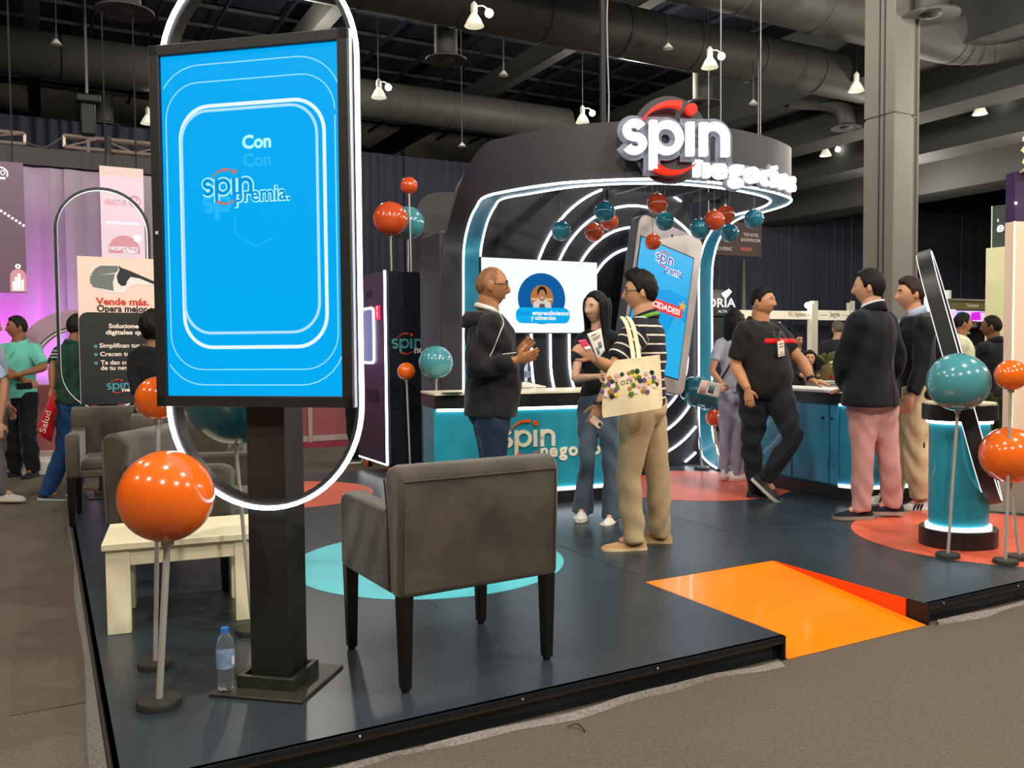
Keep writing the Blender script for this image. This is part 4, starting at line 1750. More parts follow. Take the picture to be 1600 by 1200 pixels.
lx0, lz0 = kf(611.5, 545)
lx1, _ = kf(660.5, 545)
ls = (lx1 - lx0) / 3.24
m_ktl = mat('teal print', (74, 152, 162), .5)
m_kwh = mat('white print', (214, 214, 214), .5)
spin_logo(kup, lambda x, y, d: mpf(lx0 + x, lz0 + y, d), ls, m_ktl, mat('rust print', (190, 72, 50), .5), .003, ('logo_letter', 'logo_swoosh'))
mb = MB()
nx, nz = kf(647, 551.5)
text_into(mb, 'negocios', ls * 1.0, lambda x, y, d: mpf(nx + x, nz + y, d + .003), bold=.035)
mb.build('logo_word', m_kwh, kup, world=True)
lx_, lz_ = kf(641, 607)
mb = MB()
mb.tube([mpf(lx_, lz_, 0), mpf(lx_, lz_, .02)], .018, 12)
mb.build('door_lock', m_black, kup, world=True)
m_cas = mat('castor red', (214, 76, 44), .45)
for (a, b_) in ((.07, .07), (.07, k_d - .08), (k_r - .08, .07), (k_r - .08, k_d - .08)):
    c = k0 + KU * a + KV * b_
    mb = MB()
    mb.tube([c + Z3 * (DZ + .05) - KU * .016, c + Z3 * (DZ + .05) + KU * .016], .05, 20)
    w_ = mb.build('castor_wheel', m_black, t, world=True)
    mb = MB()
    mb.tube([c + Z3 * (DZ + .05) + KU * .022 * s + (np.array([0, 0, .038 * math.sin(q)]) + KV * .038 * math.cos(q)) for s in (-1,) for q in [2 * math.pi * i / 16 for i in range(16)]], .006, 6, closed=True)
    mb.tube([c + Z3 * (DZ + .05) - KV * .022 + (np.array([0, 0, .038 * math.sin(q)]) + KU * .038 * math.cos(q)) for q in [2 * math.pi * i / 16 for i in range(16)]], .006, 6, closed=True)
    mb.build('castor_ring', m_cas, w_, world=True)
    mb = MB()
    mb.box(c + Z3 * (DZ + .098), (.07, .05, .03), ax=(KU, KV, Z3))
    mb.build('castor_bracket', m_base, w_, world=True, bevel=.004)

# ------------------------------------------------------------------ curved teal counter at the right
e0, e1, e2 = G(1200, 760), G(1320, 785), G(1400, 786)
m_bl2 = mat('teal blue laminate', (44, 130, 164), .3, coat=.2)
t = thing('storage_counter', 'curved teal counter with door panels and white top below the leaning man', 'counter', (e1 + BV * .5) * [1, 1, 0] + Z3 * DZ)
dir1 = (e1 - e0) / np.linalg.norm(e1 - e0)
P0 = e0 - dir1 * .15
corner = e1 + dir1 * .12
dir2 = np.array([.96, .28, 0])
path = [P0 + (corner - P0) * k / 6 for k in range(6)]
R_ = .32
a0 = corner - dir1 * R_
a1 = corner + dir2 * R_
path = [P0 + (a0 - P0) * k / 6 for k in range(7)]
for k in range(1, 13):
    s = k / 12
    path.append((1 - s) ** 2 * a0 + 2 * s * (1 - s) * corner + s * s * a1)
path += [a1 + dir2 * .25 * k for k in range(1, 3)]
path = [np.array([p[0], p[1], 0.0]) for p in path]
nrm = []
for i in range(len(path)):
    d = path[min(i + 1, len(path) - 1)] - path[max(i - 1, 0)]
    d = d / np.linalg.norm(d)
    nrm.append(np.array([d[1], -d[0], 0]))
inner = [p - n_ * .5 for p, n_ in zip(path, nrm)]


def curb(z0, z1, off, m, name, i0=0, i1=None, bevel=0):
    i1 = len(path) if i1 is None else i1
    Fp = [path[i] + nrm[i] * off for i in range(i0, i1)]
    k = len(Fp)
    Bp = [path[i] - nrm[i] * (.44 if i < 9 else .30) for i in range(i0, i1)]
    mb = MB()
    mb.strip([p + Z3 * z0 for p in Fp], [p + Z3 * z1 for p in Fp])
    mb.strip([p + Z3 * z1 for p in Fp], [p + Z3 * z1 for p in Bp])
    mb.strip([p + Z3 * z0 for p in Bp], [p + Z3 * z0 for p in Fp])
    mb.strip([p + Z3 * z1 for p in Bp], [p + Z3 * z0 for p in Bp])
    mb.add([Fp[0] + Z3 * z0, Fp[0] + Z3 * z1, Bp[0] + Z3 * z1, Bp[0] + Z3 * z0], [(0, 1, 2, 3)])
    mb.add([Fp[-1] + Z3 * z0, Fp[-1] + Z3 * z1, Bp[-1] + Z3 * z1, Bp[-1] + Z3 * z0], [(3, 2, 1, 0)])
    return mb.build(name, m, t, world=True, smooth=35)


curb(DZ, DZ + .11, .0, m_band, 'plinth')
curb(DZ + .11, DZ + .80, -.04, m_bl2, 'carcass')
curb(DZ + .80, DZ + .885, .0, m_band, 'top_band')
curb(DZ + .886, DZ + .905, .004, m_white, 'counter_top')
for (i0, i1) in ((0, 3), (3, 6), (6, 8)):                     # door panels on the flat side
    A_, b_ = path[i0] + nrm[i0] * -.028 + dir1 * .006, path[i1 - 0] + nrm[i0] * -.028 - dir1 * .006
    mb = MB()
    L = np.linalg.norm(b_ - A_)
    mb.box((A_ + b_) / 2 + Z3 * (DZ + .455), (L, .018, .66), ax=(dir1, np.cross(Z3, dir1), Z3))
    dp = mb.build('door_panel', m_bl2, t, world=True, bevel=.003)
    mb = MB()
    mb.tube([b_ - dir1 * .06 + nrm[i0] * .004 + Z3 * (DZ + .67), b_ - dir1 * .06 + nrm[i0] * .02 + Z3 * (DZ + .67)], .012, 10)
    mb.build('lock', m_black, dp, world=True)
for z in (DZ + .122, DZ + .79):
    mb = MB()
    mb.rect_tube([path[i] + nrm[i] * -.034 + Z3 * z for i in range(8, len(path))], .016, .02, (0, 0, 1))
    mb.build('led_strip', m_led, t, world=True)
    mb = MB()
    mb.rect_tube([path[i] + nrm[i] * -.034 + Z3 * z for i in range(0, 2)], .016, .02, (0, 0, 1))
    mb.build('led_strip', m_led, t, world=True)
C2 = dict(path=path, nrm=nrm)
q = G(1302, 602, DZ + .906)
mb = MB()
mb.box(q + Z3 * .003, (.13, .09, .006), rz=.5)
tag(mb.build('dark_card', m_black, bevel=.001), 'small dark card lying on the white top of the curved counter', 'card')

# ------------------------------------------------------------------ pillar stand with loop light
pc = G(1500, 862) + np.array([.09, .2, 0])
t = thing('pillar_stand', 'teal pillar stand with glowing edges on a rounded black base', 'stand', pc, math.radians(8))


def stad(w, d, n=10):
    r = d / 2
    return arc(w / 2 - r, 0, r, -90, 90, n) + arc(-w / 2 + r, 0, r, 90, 270, n)


def solid(pts, z0, z1, m, name, bev=.0):
    mb = MB()
    mb.prism(pts, (0, 0, 0), (1, 0, 0), (0, 1, 0), (0, 0, 1), z0, z1)
    return mb.build(name, m, t, bevel=bev, smooth=35)


solid(stad(.47, .40), 0, .115, m_band, 'base', .006)
solid(stad(.36, .30), .12, .80, m_teal, 'shaft')
solid(stad(.45, .38), .80, .90, m_band, 'top_band', .006)
solid(stad(.43, .36), .9, .91, m_ctop, 'top')
for z in (.124, .79):
    mb = MB()
    p_ = stad(.375, .315)
    mb.rect_tube([np.array([a, b_, z]) for a, b_ in p_], .018, .02, (0, 0, 1), closed=True)
    mb.build('led_ring', m_led, t)
mb = MB()
mb.box((.19, .1, .47), (.012, .012, .62))
mb.build('led_strip', m_led, t)
# the loop: an oval ring leaning round the pillar, seen almost edge-on
Yc = 5.60
a = D(1440, 390, Yc - .05)
b_ = D(1551, 785, Yc - .35)
c = (a + b_) / 2
e2 = (a - b_)
LH = np.linalg.norm(e2)
e2 = e2 / LH
vd = np.array([c[0], c[1], 0])
vd = vd / np.linalg.norm(vd)
yw = math.radians(-1.6)
e1 = np.array([vd[0] * math.cos(yw) - vd[1] * math.sin(yw), vd[0] * math.sin(yw) + vd[1] * math.cos(yw), 0])
e1 = e1 - e2 * np.dot(e1, e2)
e1 /= np.linalg.norm(e1)
e3 = np.cross(e1, e2)
m_led2 = emat('soft white led', (244, 246, 250), 1.6)
t2 = thing('loop_light', 'dark oval loop with white light edges leaning round the pillar stand', 'light', (c[0], c[1], DZ))
st = [c + e1 * p[0] + e2 * p[1] + e1 * .30 for p in stadium(.74, -LH / 2 - .02, LH / 2 + .02, 22)]
mb = MB()
mb.rect_tube(st, .035, .085, e3, closed=True)
mb.build('loop_band', m_ring, t2, world=True, smooth=50)
for s in (-1, 1):
    mb = MB()
    mb.rect_tube([p + e3 * s * .045 for p in st], .008, .005, e3, closed=True)
    mb.build('led_line', m_led2, t2, world=True, smooth=50)
# ------------------------------------------------------------------ light arch: back wall, ribbon canopy, roof sign
m_navy = mat('navy black wall', (21, 22, 30), .5)
m_fas = mat('graphite fascia', (51, 50, 55), .5)
m_rib = mat('ribbon teal', (46, 130, 160), .35)
m_ribc = mat('ribbon grey', (70, 84, 104), .35)
VW = 7.27
ZC = 2.65
arch_ = thing('light_arch', 'dark booth wall and curved canopy edged by a white lit teal ribbon', 'booth', (.85, 8.7, DZ))
# back wall: outline on the wall plane (left px 750, right px 1091)
w0 = V7(742, 600, VW + .03)
wu = lambda px: float(np.dot(V7(px, 500, VW + .03) - w0, BU))
w0[2] = 0
wr = wu(1093)
wt = wu(1066)
mb = MB()
mb.prism([(0, DZ), (wr, DZ), (wr, 2.42), (wu(1084), 2.62), (wt, 3.0), (0, 3.0)], w0, BU, Z3, -BV, -.14, 0)
mb.build('back_wall', m_navy, arch_, world=True)
# ribbon outline: outer (front) edge and inner edge
out = [(724, 640, VW), (724, 560, VW), (724, 470, VW), (724, 400, VW)]
O_, I_ = [], []
for px, py in ((724, 650), (724, 560), (724, 470), (724, 405)):
    O_.append(V7(px, py, VW))
for px, py in ((750.5, 650), (750.5, 560), (750.5, 470), (750.5, 405)):
    I_.append(V7(px, py, VW))
O_[0][2] = I_[0][2] = DZ
O_ += [D(726.5, 375, O_[-1][1] - .01), D(734, 345, 7.82), D(744, 324, 7.58)]
I_ += [D(754, 375, I_[-1][1] - .01), D(762, 345, 7.92), D(773, 323, 7.68)]
for px, py in ((757, 308), (800, 297.5), (870, 287), (935, 282.3), (1000, 280), (1070, 281), (1140, 288), (1190, 296), (1222, 304.5), (1236.5, 312), (1226, 321), (1192, 331.5)):
    O_.append(G(px, py, ZC))
for px, py in ((785, 310.5), (830, 302), (890, 292.5), (945, 288), (1000, 286.3), (1062, 287.5), (1125, 293.5), (1165, 300), (1192, 306.5), (1204, 313.5), (1197, 321), (1176, 329)):
    I_.append(G(px, py, ZC))
O_ += [D(1163, 338.5, 8.62), D(1142, 350, 8.95), D(1126, 370, 9.22), D(1117, 395, 9.36)]
I_ += [D(1147, 336.5, 8.66), D(1122, 349, 8.98), D(1106, 370, 9.22), D(1096, 396, 9.33)]
yo_, yi_ = V7(1112, 450, VW)[1], V7(1092, 450, VW)[1]
for py in (430, 520, 610, 665):
    O_.append(D(1112.5, py, yo_))
    I_.append(D(1092, py, yi_))
O_ += [D(1117, 692, yo_ - .04), D(1125, 712, yo_ - .16), D(1138, 724, yo_ - .36)]
I_ += [D(1095, 706, yi_ - .08), D(1106, 722, yi_ - .28), D(1120, 731.5, yi_ - .52)]
SO, SI = smooth_path(O_, 7), smooth_path(I_, 7)
mb = MB()
mb.strip(SO, SI)
mb.build('teal_ribbon', m_rib, arch_, world=True, smooth=180)
for P in (SO, SI):
    mb = MB()
    mb.tube(P, .0095, 8)
    mb.build('led_strip', m_led, arch_, world=True, smooth=180)
# graphite fascia: outwards from the outer edge (sideways at the left leg, up along the canopy)
nO = len(O_)
off = []
for i in range(nO):
    if i < 4:
        v = -BU * .22
    elif i < 7:
        s = (i - 3) / 4
        v = -BU * (.22 - .16 * s) + Z3 * (.43 * s * s ** .2)
    elif i <= 17:
        v = Z3 * .435
    elif i == 18:
        v = Z3 * .43
    elif i < 24:
        v = Z3 * max(.02, .42 - .09 * (i - 18))
    else:
        v = BU * .02
    off.append(v)
Q_ = [o + v for o, v in zip(O_, off)]
SQ = smooth_path(Q_, 7)
back = lambda P, n_: [p + n_ for p in P]
end = 24 * 7 + 1
mb = MB()
mb.strip(SQ[:end], SO[:end])
mb.build('fascia', m_fas, arch_, world=True, smooth=180)
# the canopy's own thickness: top board and inner face
top_in = []
for i in range(nO):
    top_in.append(I_[i] + (Z3 * np.dot(off[i], Z3)) + (BV * .5 - BU * np.dot(-off[i], BU) if i < 7 else BV * 0))
ST = smooth_path(top_in, 7)
mb = MB()
mb.strip(SQ[:20 * 7], ST[:20 * 7])
mb.build('canopy_top', m_fas, arch_, world=True, smooth=180)
mb = MB()
mb.strip(SI[7 * 7:20 * 7], ST[7 * 7:20 * 7])
mb.build('canopy_inner_face', m_navy, arch_, world=True, smooth=180)
# left tower side and roof bearers
bl = O_[0] - BU * .22
mb = MB()
tz = 2.45
mb.prism([(-.215, DZ), (.16, DZ), (.16, tz), (-.215, tz)], O_[0] * [1, 1, 0], BU, Z3, -BV, -.5, -.012)
mb.build('left_tower', m_fas, arch_, world=True, bevel=.01)
bars = []
for px, py in ((880, 297), (945, 293), (1020, 291), (1095, 296), (1135, 300), (1180, 303)):
    pass
zb_ = ZC + .3
for s, f in ((.12, .2), (.34, .0), (.56, .0), (.78, 0), (.95, 0)):
    a = w0 + BU * wr * s - BV * .02 + Z3 * zb_
    # forward until the canopy's inner edge
    best = min((p for p in SI[8 * 7:18 * 7]), key=lambda p: abs(np.dot(p - a, BU)))
    L = float(np.dot(a - best, BV))
    b_ = a - BV * max(L, .3)
    mb = MB()
    mb.box((a + b_) / 2, (np.linalg.norm(a - b_), .05, .07), ax=(BV, BU, Z3))
    mb.build('roof_bearer', m_black, arch_, world=True)
# white neon ovals on the back wall
cu = float(np.dot(V7(1000, 518, VW) - w0, BU))
zc1, zc0 = 1.77, 1.28


def uedge(z):
    if z < 2.42:
        return wr - .05
    return wr - .05 - (z - 2.42) / .58 * (wr - wt)


for R_ in (1.29, 1.075, .855, .645):
    n = 120
    pts = arc(cu, zc1, R_, 0, 180, n) + arc(cu, zc0, R_, 180, 360, n)
    pts.append(pts[0])
    segs, cur = [], []
    for i in range(len(pts) - 1):
        a, b_ = pts[i], pts[i + 1]
        k = max(1, int(math.hypot(a[0] - b_[0], a[1] - b_[1]) / .03))
        for j in range(k):
            q = (a[0] + (b_[0] - a[0]) * j / k, a[1] + (b_[1] - a[1]) * j / k)
            if .03 < q[0] < uedge(q[1]) and DZ + .03 < q[1] < 2.98:
                cur.append(q)
            else:
                if len(cur) > 2:
                    segs.append(cur)
                cur = []
    if len(cur) > 2:
        segs.append(cur)
    for s in segs:
        s = s[::3] + [s[-1]]
        mb = MB()
        mb.tube([w0 + BU * u + Z3 * z - BV * .014 for u, z in s], .0115, 8)
        mb.build('neon_oval', m_led, arch_, world=True, smooth=180)
# roof sign: letters follow the fascia
cum = [0.0]
FC = [p for p in SO[7 * 7:18 * 7 + 1]]
for i in range(1, len(FC)):
    cum.append(cum[-1] + float(np.linalg.norm(FC[i] - FC[i - 1])))


def along(s):
    s = min(max(s, 0), cum[-1] - 1e-4)
    k = np.searchsorted(cum, s, side='right') - 1
    f = (s - cum[k]) / (cum[k + 1] - cum[k])
    p = FC[k] * (1 - f) + FC[k + 1] * f
    t_ = FC[min(k + 2, len(FC) - 1)] - FC[max(k - 1, 0)]
    t_[2] = 0
    t_ = t_ / np.linalg.norm(t_)
    return p, t_, np.array([t_[1], -t_[0], 0])


def proj(p):
    d = p - CP
    w_ = float(np.dot(d, _F))
    return 800 + FPX * float(np.dot(d, CR)) / w_, 600 - FPX * float(np.dot(d, CU)) / w_


def s_at(px, z, offn=.1):
    lo, hi = 0.0, cum[-1] * .93
    for _ in range(40):
        m_ = (lo + hi) / 2
        p, t_, n_ = along(m_)
        if proj(np.array([p[0], p[1], z]) + n_ * offn)[0] < px:
            lo = m_
        else:
            hi = m_
    return lo


def z_at(s, py, offn=.1):
    p, t_, n_ = along(s)
    q = p + n_ * offn
    d = ray(*proj(q))
    lo, hi = 2.0, 4.0
    for _ in range(40):
        m_ = (lo + hi) / 2
        if proj(np.array([q[0], q[1], m_]))[1] > py:
            lo = m_
        else:
            hi = m_
    return lo


m_sl = emat('sign white glow', (255, 255, 255), 1.7)
m_sr = emat('sign red glow', (255, 34, 10), 1.6)
m_sback = mat('sign silver backing', (112, 118, 132), .5)
sA, sB = s_at(963, 2.9), s_at(1133, 2.9)
zA = z_at((sA + sB) / 2, 244)
size = (z_at((sA + sB) / 2, 190) - zA)
kx = (sB - sA) / 3.24 / size
pm, tm, nm_ = along((sA + sB) / 2)
pA, tA, nA_ = along(sA + .1)
# 'spin' is one flat letter panel set tangent to the fascia
base_ = np.array([pm[0], pm[1], 0]) - tm * (sB - sA) / 2
mp_s = lambda x, y, d: base_ + tm * x * kx + nm_ * (.1 + d) + Z3 * (zA + y)
spin_logo(arch_, mp_s, size, m_sl, m_sr, .05, ('sign_letter', 'sign_swoosh'), back=m_sback, extra=.0, base=.0, backw=.30)
# backing disc behind the swoosh
mb = MB()
mb.prism([(base_ + tm * 1.52 * size * kx) * 0 + 0 for _ in []] or [(1.52 * size + 1.2 * size * math.cos(q), .5 * size + 1.28 * size * math.sin(q)) for q in [2 * math.pi * i / 40 for i in range(40)]],
         base_ + Z3 * zA + nm_ * .04, tm * kx, Z3, nm_, 0, .02)
mb.build('sign_backing', m_fas, arch_, world=True)
# 'negocios' wraps round the curve
zN = z_at(s_at(1100, 2.75), 276)
hN = z_at(s_at(1100, 2.75), 249) - zN
n0, n1 = s_at(1083, 2.75), s_at(1241, 2.75)
g_ = [glyphs(c, .05, .08)[2] for c in word]
tot = sum(b_ - a for a, b_ in g_) + .06 * 7
fx = (n1 - n0) / tot
fy = hN / .52
s = n0
for c, (a, b_) in zip(word, g_):
    for nm2, mm, bo, d0, ex in (('sign_letter', m_sl, .025, .1, .08), ('letter_backing', m_sback, .10, .055, .02)):
        mb = MB()
        v_, f_, _w = glyphs(c, bo, ex)

        def mpn(x, y, d):
            p, t_, n_ = along(s + x)
            return np.array([p[0], p[1], zN + y]) + n_ * (d0 + d)
        mb.add([mpn((p[0] - a) * fx, p[1] * fy, p[2] * .3) for p in v_], f_)
        mb.build(nm2, mm, arch_, world=True)
    s += (b_ - a + .06) * fx
print('sign', size, kx, n1 - n0, fx, fy)

# ------------------------------------------------------------------ wall tv
tvv = VW - .06
a = V7(752, 522, tvv)
b_ = V7(934, 522, tvv)
zt = (V7(752, 402, tvv)[2] + V7(934, 408, tvv)[2]) / 2
zbm = (V7(790, 521.5, tvv)[2] + V7(905, 521.5, tvv)[2]) / 2
a[2] = zbm
TW, TH = float(np.dot(b_ - a, BU)), zt - zbm
t = thing('wall_screen', 'white lit wall screen with a round portrait badge behind the logo counter', 'screen', a)
mb = MB()
mb.prism([(0, 0), (TW, 0), (TW, TH), (0, TH)], a, BU, Z3, -BV, -.045, -.002)
mb.build('casing', m_black, t, world=True, bevel=.004)
mb = MB()
mb.box(a + BU * TW / 2 + Z3 * TH / 2 + BV * .06, (.4, .04, .3), ax=(BU, BV, Z3))
mb.build('wall_mount', m_black, t, world=True)
mb = MB()
mb.prism([(.008, .01), (TW - .008, .01), (TW - .008, TH - .008), (.008, TH - .008)], a, BU, Z3, -BV, -.002, .002)
tvd = mb.build('display', emat('screen white', (246, 255, 252), 1.05), t, world=True)
mpt = plane_map(a, BU, Z3, -BV)


def tv(px, py):
    p = hit(px, py, a, BV)
    return float(np.dot(p - a, BU)), float(p[2] - a[2])


c_ = tv(846.5, 465)
rx = tv(883, 465)[0] - c_[0]
rz = tv(846, 425)[1] - c_[1]
m_badge = emat('badge blue', (6, 92, 160), 1.0)
m_badge2 = emat('badge cyan', (10, 172, 238), 1.0)
mb = MB()
mb.prism(arc(c_[0], c_[1] - .01, rx, 0, 360, 36, rz)[:-1], a, BU, Z3, -BV, .002, .0035)
mb.build('badge', m_badge, tvd, world=True)
# portrait: warm shelves, apron, head
cx_, cz_ = tv(846.5, 466)
r_ = tv(864, 466)[0] - cx_
for nm, m, pts, d in (('portrait_ground', emat('warm shelves', (190, 120, 60), .9), arc(cx_, cz_, r_, -50, 230, 24), .0045),
                      ('portrait_shelf', emat('pale shelves', (228, 196, 150), .9), [(cx_ - r_ * .95, cz_ - .02), (cx_ + r_ * .95, cz_ - .02), (cx_ + r_ * .95, cz_ + .0), (cx_ - r_ * .95, cz_ + .0)], .005),
                      ('portrait_body', emat('portrait shirt', (222, 218, 208), .9), [(cx_ - r_ * .8, cz_ - r_ * .78), (cx_ + r_ * .85, cz_ - r_ * .78), (cx_ + r_ * .75, cz_ - r_ * .3), (cx_ + r_ * .25, cz_ - r_ * .1), (cx_ - r_ * .25, cz_ - r_ * .1), (cx_ - r_ * .75, cz_ - r_ * .3)], .0055),
                      ('portrait_apron', emat('portrait apron', (96, 92, 82), .9), [(cx_ - r_ * .3, cz_ - r_ * .78), (cx_ + r_ * .3, cz_ - r_ * .78), (cx_ + r_ * .2, cz_ - r_ * .42), (cx_ - r_ * .2, cz_ - r_ * .42)], .006),
                      ('portrait_hair', emat('portrait hair', (44, 30, 24), .8), arc(cx_, cz_ + r_ * .42, r_ * .42, -20, 200, 16, r_ * .5), .006),
                      ('portrait_face', emat('portrait face', (186, 128, 96), .9), arc(cx_, cz_ + r_ * .2, r_ * .31, 0, 360, 20, r_ * .46)[:-1], .0065),
                      ('portrait_smile', emat('portrait smile', (244, 236, 228), .9), arc(cx_, cz_ + r_ * .08, r_ * .14, 180, 360, 8, r_ * .08), .007)):
    mb = MB()
    mb.prism(pts, a, BU, Z3, -BV, .003, d)
    mb.build(nm, m, tvd, world=True)
p0, p1 = tv(805.5, 505), tv(889.5, 481.5)
mb = MB()
hh = p1[1] - p0[1]
mb.prism(rrect(p1[0] - p0[0], hh, hh * .45, 8, (p0[0] + p1[0]) / 2, (p0[1] + p1[1]) / 2), a, BU, Z3, -BV, .007, .009)
mb.build('caption_plate', m_badge2, tvd, world=True)
mb = MB()
q = tv(831, 492)
text_into(mb, 'emprendimientos', .058, lambda x, y, d: mpt(q[0] + x, q[1] + y, .0105 + d), bold=.03, fit=tv(888, 492)[0] - q[0])
mb.build('caption_line', m_txw, tvd, world=True)
mb = MB()
q1 = tv(829, 499.5)
text_into(mb, 'y comercios', .058, lambda x, y, d: mpt(q1[0] + x, q1[1] + y, .0105 + d), bold=.03, fit=tv(867.5, 499)[0] - q1[0])
mb.build('caption_line', m_txw, tvd, world=True)
mb = MB()
q2 = tv(808, 492)
text_into(mb, 'Desde', .058, lambda x, y, d: mpt(q2[0] + x, q2[1] + y, .0105 + d), bold=.01, fit=tv(828, 492)[0] - q2[0])
mb.build('caption_word', emat('caption blue', (0, 130, 200), 1.0), tvd, world=True)

# ------------------------------------------------------------------ giant phone
m_ph = mat('phone silver', (196, 186, 182), .35, metal=.2)
m_phe = mat('phone edge', (34, 36, 44), .4)
m_phs = emat('phone screen', (36, 178, 236), 1.0)
m_phs2 = emat('phone screen deep', (0, 160, 232), 1.0)
PYW = math.radians(35)
PHX = np.array([math.cos(PYW), math.sin(PYW), 0])
PHN0 = np.array([math.sin(PYW), -math.cos(PYW), 0])
th = math.radians(13.5)
lean = math.radians(3)
Xp = PHX * math.cos(th) - Z3 * math.sin(th)
Yp = PHX * math.sin(th) + Z3 * math.cos(th)
Yp = Yp * math.cos(lean) - PHN0 * math.sin(lean)
Np = np.cross(Xp, Yp)
Yp = np.cross(Np, Xp)
org = D(1001, 331, 8.6)


def onp(px, py):
    p = hit(px, py, org, Np)
    return float(np.dot(p - org, Xp)), float(np.dot(p - org, Yp))


for q in ((1098, 383), (1043, 607), (975, 470), (1001, 372), (1083, 405), (1036, 585)):
    print('phone', q, onp(*q))
PHW = onp(1099, 384)[0]
PHH = -onp(1040, 612)[1]
t = thing('giant_phone', 'giant tilted silver phone with a bright blue screen before the light wall', 'display', org - Z3 * 1.6)
mpp = plane_map(org, Xp, Yp, Np)
mb = MB()
mb.prism(rrect(PHW, PHH, .1, 8, PHW / 2, -PHH / 2), org, Xp, Yp, Np, -.13, -.012)
mb.build('phone_case', m_phe, t, world=True, bevel=.008)
mb = MB()
mb.prism(rrect(PHW - .014, PHH - .014, .095, 8, PHW / 2, -PHH / 2), org, Xp, Yp, Np, -.012, 0)
mb.build('phone_face', m_ph, t, world=True)
sx0, sy0 = onp(1002, 370)
sx1 = onp(1083, 405)[0]
sy1 = -PHH + .16
sx0 = max(.06, PHW - sx1) if sx0 < 0 else sx0
mb = MB()
mb.prism([(sx0 - .012, sy1 - .012), (sx1 + .012, sy1 - .012), (sx1 + .012, sy0 + .012), (sx0 - .012, sy0 + .012)], org, Xp, Yp, Np, 0, .003)
mb.build('screen_rim', m_black, t, world=True)
mb = MB()
mb.prism([(sx0, sy1), (sx1, sy1), (sx1, sy0), (sx0, sy0)], org, Xp, Yp, Np, .002, .005)
phs_ = mb.build('screen', m_phs, t, world=True, smooth=0)
sw, sh = sx1 - sx0, sy0 - sy1
mb = MB()
mb.prism([(sx0, sy1), (sx1, sy1), (sx1, sy0 - sh * .33)] + [(sx0 + sw * (1 - k / 10), sy0 - sh * (.36 - .035 * math.sin(k / 10 * 5))) for k in range(1, 11)], org, Xp, Yp, Np, .004, .0062)
mb.build('screen_wave', m_phs2, phs_, world=True, smooth=0)
mb = MB()
mb.prism([(sx1 - sw * .5, sy1), (sx1, sy1), (sx1, sy1 + sh * .45), (sx1 - sw * .2, sy1 + sh * .5), (sx1 - sw * .3, sy1 + sh * .35), (sx1 - sw * .42, sy1 + sh * .2)], org, Xp, Yp, Np, .005, .0068)
mb.build('screen_light_shape', m_phs, phs_, world=True, smooth=0)
mb = MB()
mb.tube([mpp(PHW * .5, -.10, 0), mpp(PHW * .5, -.10, .004)], .014, 14)
mb.build('camera_hole', m_black, t, world=True)
m_phl = emat('phone logo blue', (30, 90, 190), 1.0)
lgx, lgy = sx0 + sw * .30, sy0 - sh * .13
spin_logo(phs_, lambda x, y, d: mpp(lgx + x, lgy + y, d + .006), .075, m_phl, m_sr, .003, ('screen_logo_letter', 'screen_logo_swoosh'))
for k, strokes in SPIN.items():
    mb = MB()
    for pts, ww in strokes:
        stroke(mb, [(p[0] * .075, p[1] * .075) for p in pts], (ww + .3) * .075, lambda x, y, d: mpp(lgx + x, lgy + y, d + .005), 0, .0008)
    mb.build('screen_logo_halo', m_txw, phs_, world=True)
for bo, m, d0 in ((.09, m_txw, .0062), (.02, m_phl, .0072)):
    mb = MB()
    text_into(mb, 'premia', .105, lambda x, y, d: mpp(lgx + .13 + x, lgy - .085 + y, d0 + d), bold=bo, fit=.27)
    mb.build('screen_logo_word', m, phs_, world=True)
by = sy0 - sh * .475
bh = .115
mb = MB()
mb.prism(rrect(sw * .86, bh, .03, 6, sx0 + sw * .49, by), org, Xp, Yp, Np, .007, .0085)
mb.build('red_banner', emat('banner red', (232, 62, 58), 1.0), phs_, world=True)
mb = MB()
text_into(mb, '¡FELICIDADES!', .082, lambda x, y, d: mpp(sx0 + sw * .49 + x, by - .028 + y, .0095 + d), 'c', .03, fit=sw * .76)
mb.build('banner_lettering', m_txw, phs_, world=True)
mb = MB()
sc0 = (sx0 + sw * .9, by + .075)
mb.prism([(sc0[0] + (.06 if k % 2 == 0 else .026) * math.cos(k * math.pi / 5 + .3), sc0[1] + (.06 if k % 2 == 0 else .026) * math.sin(k * math.pi / 5 + .3)) for k in range(10)], org, Xp, Yp, Np, .009, .0105)
mb.build('gold_star', emat('gold star', (240, 176, 50), 1.0), phs_, world=True)
for dx, dy, c in ((.06, .07, (200, 60, 70)), (-.07, -.16, (220, 60, 60)), (-.02, -.19, (60, 90, 180))):
    mb = MB()
    mb.prism([(sc0[0] + dx, sc0[1] + dy), (sc0[0] + dx + .02, sc0[1] + dy - .01), (sc0[0] + dx + .012, sc0[1] + dy + .02)], org, Xp, Yp, Np, .009, .0105)
    mb.build('confetti', emat('confetti %d' % c[2], c, 1.0), phs_, world=True)
pr = mpp(PHW * .5, -PHH * .55, -.13)
foot = np.array([pr[0], pr[1], DZ]) + BV * .25
mb = MB()
mb.tube([mpp(PHW * .35, -PHH * .5, -.12), foot], .03, 10)
mb.tube([mpp(PHW * .45, -PHH + .02, -.07), np.array([*mpp(PHW * .45, -PHH, -.07)[:2], DZ])], .035, 10)
mb.build('prop', m_black, t, world=True)

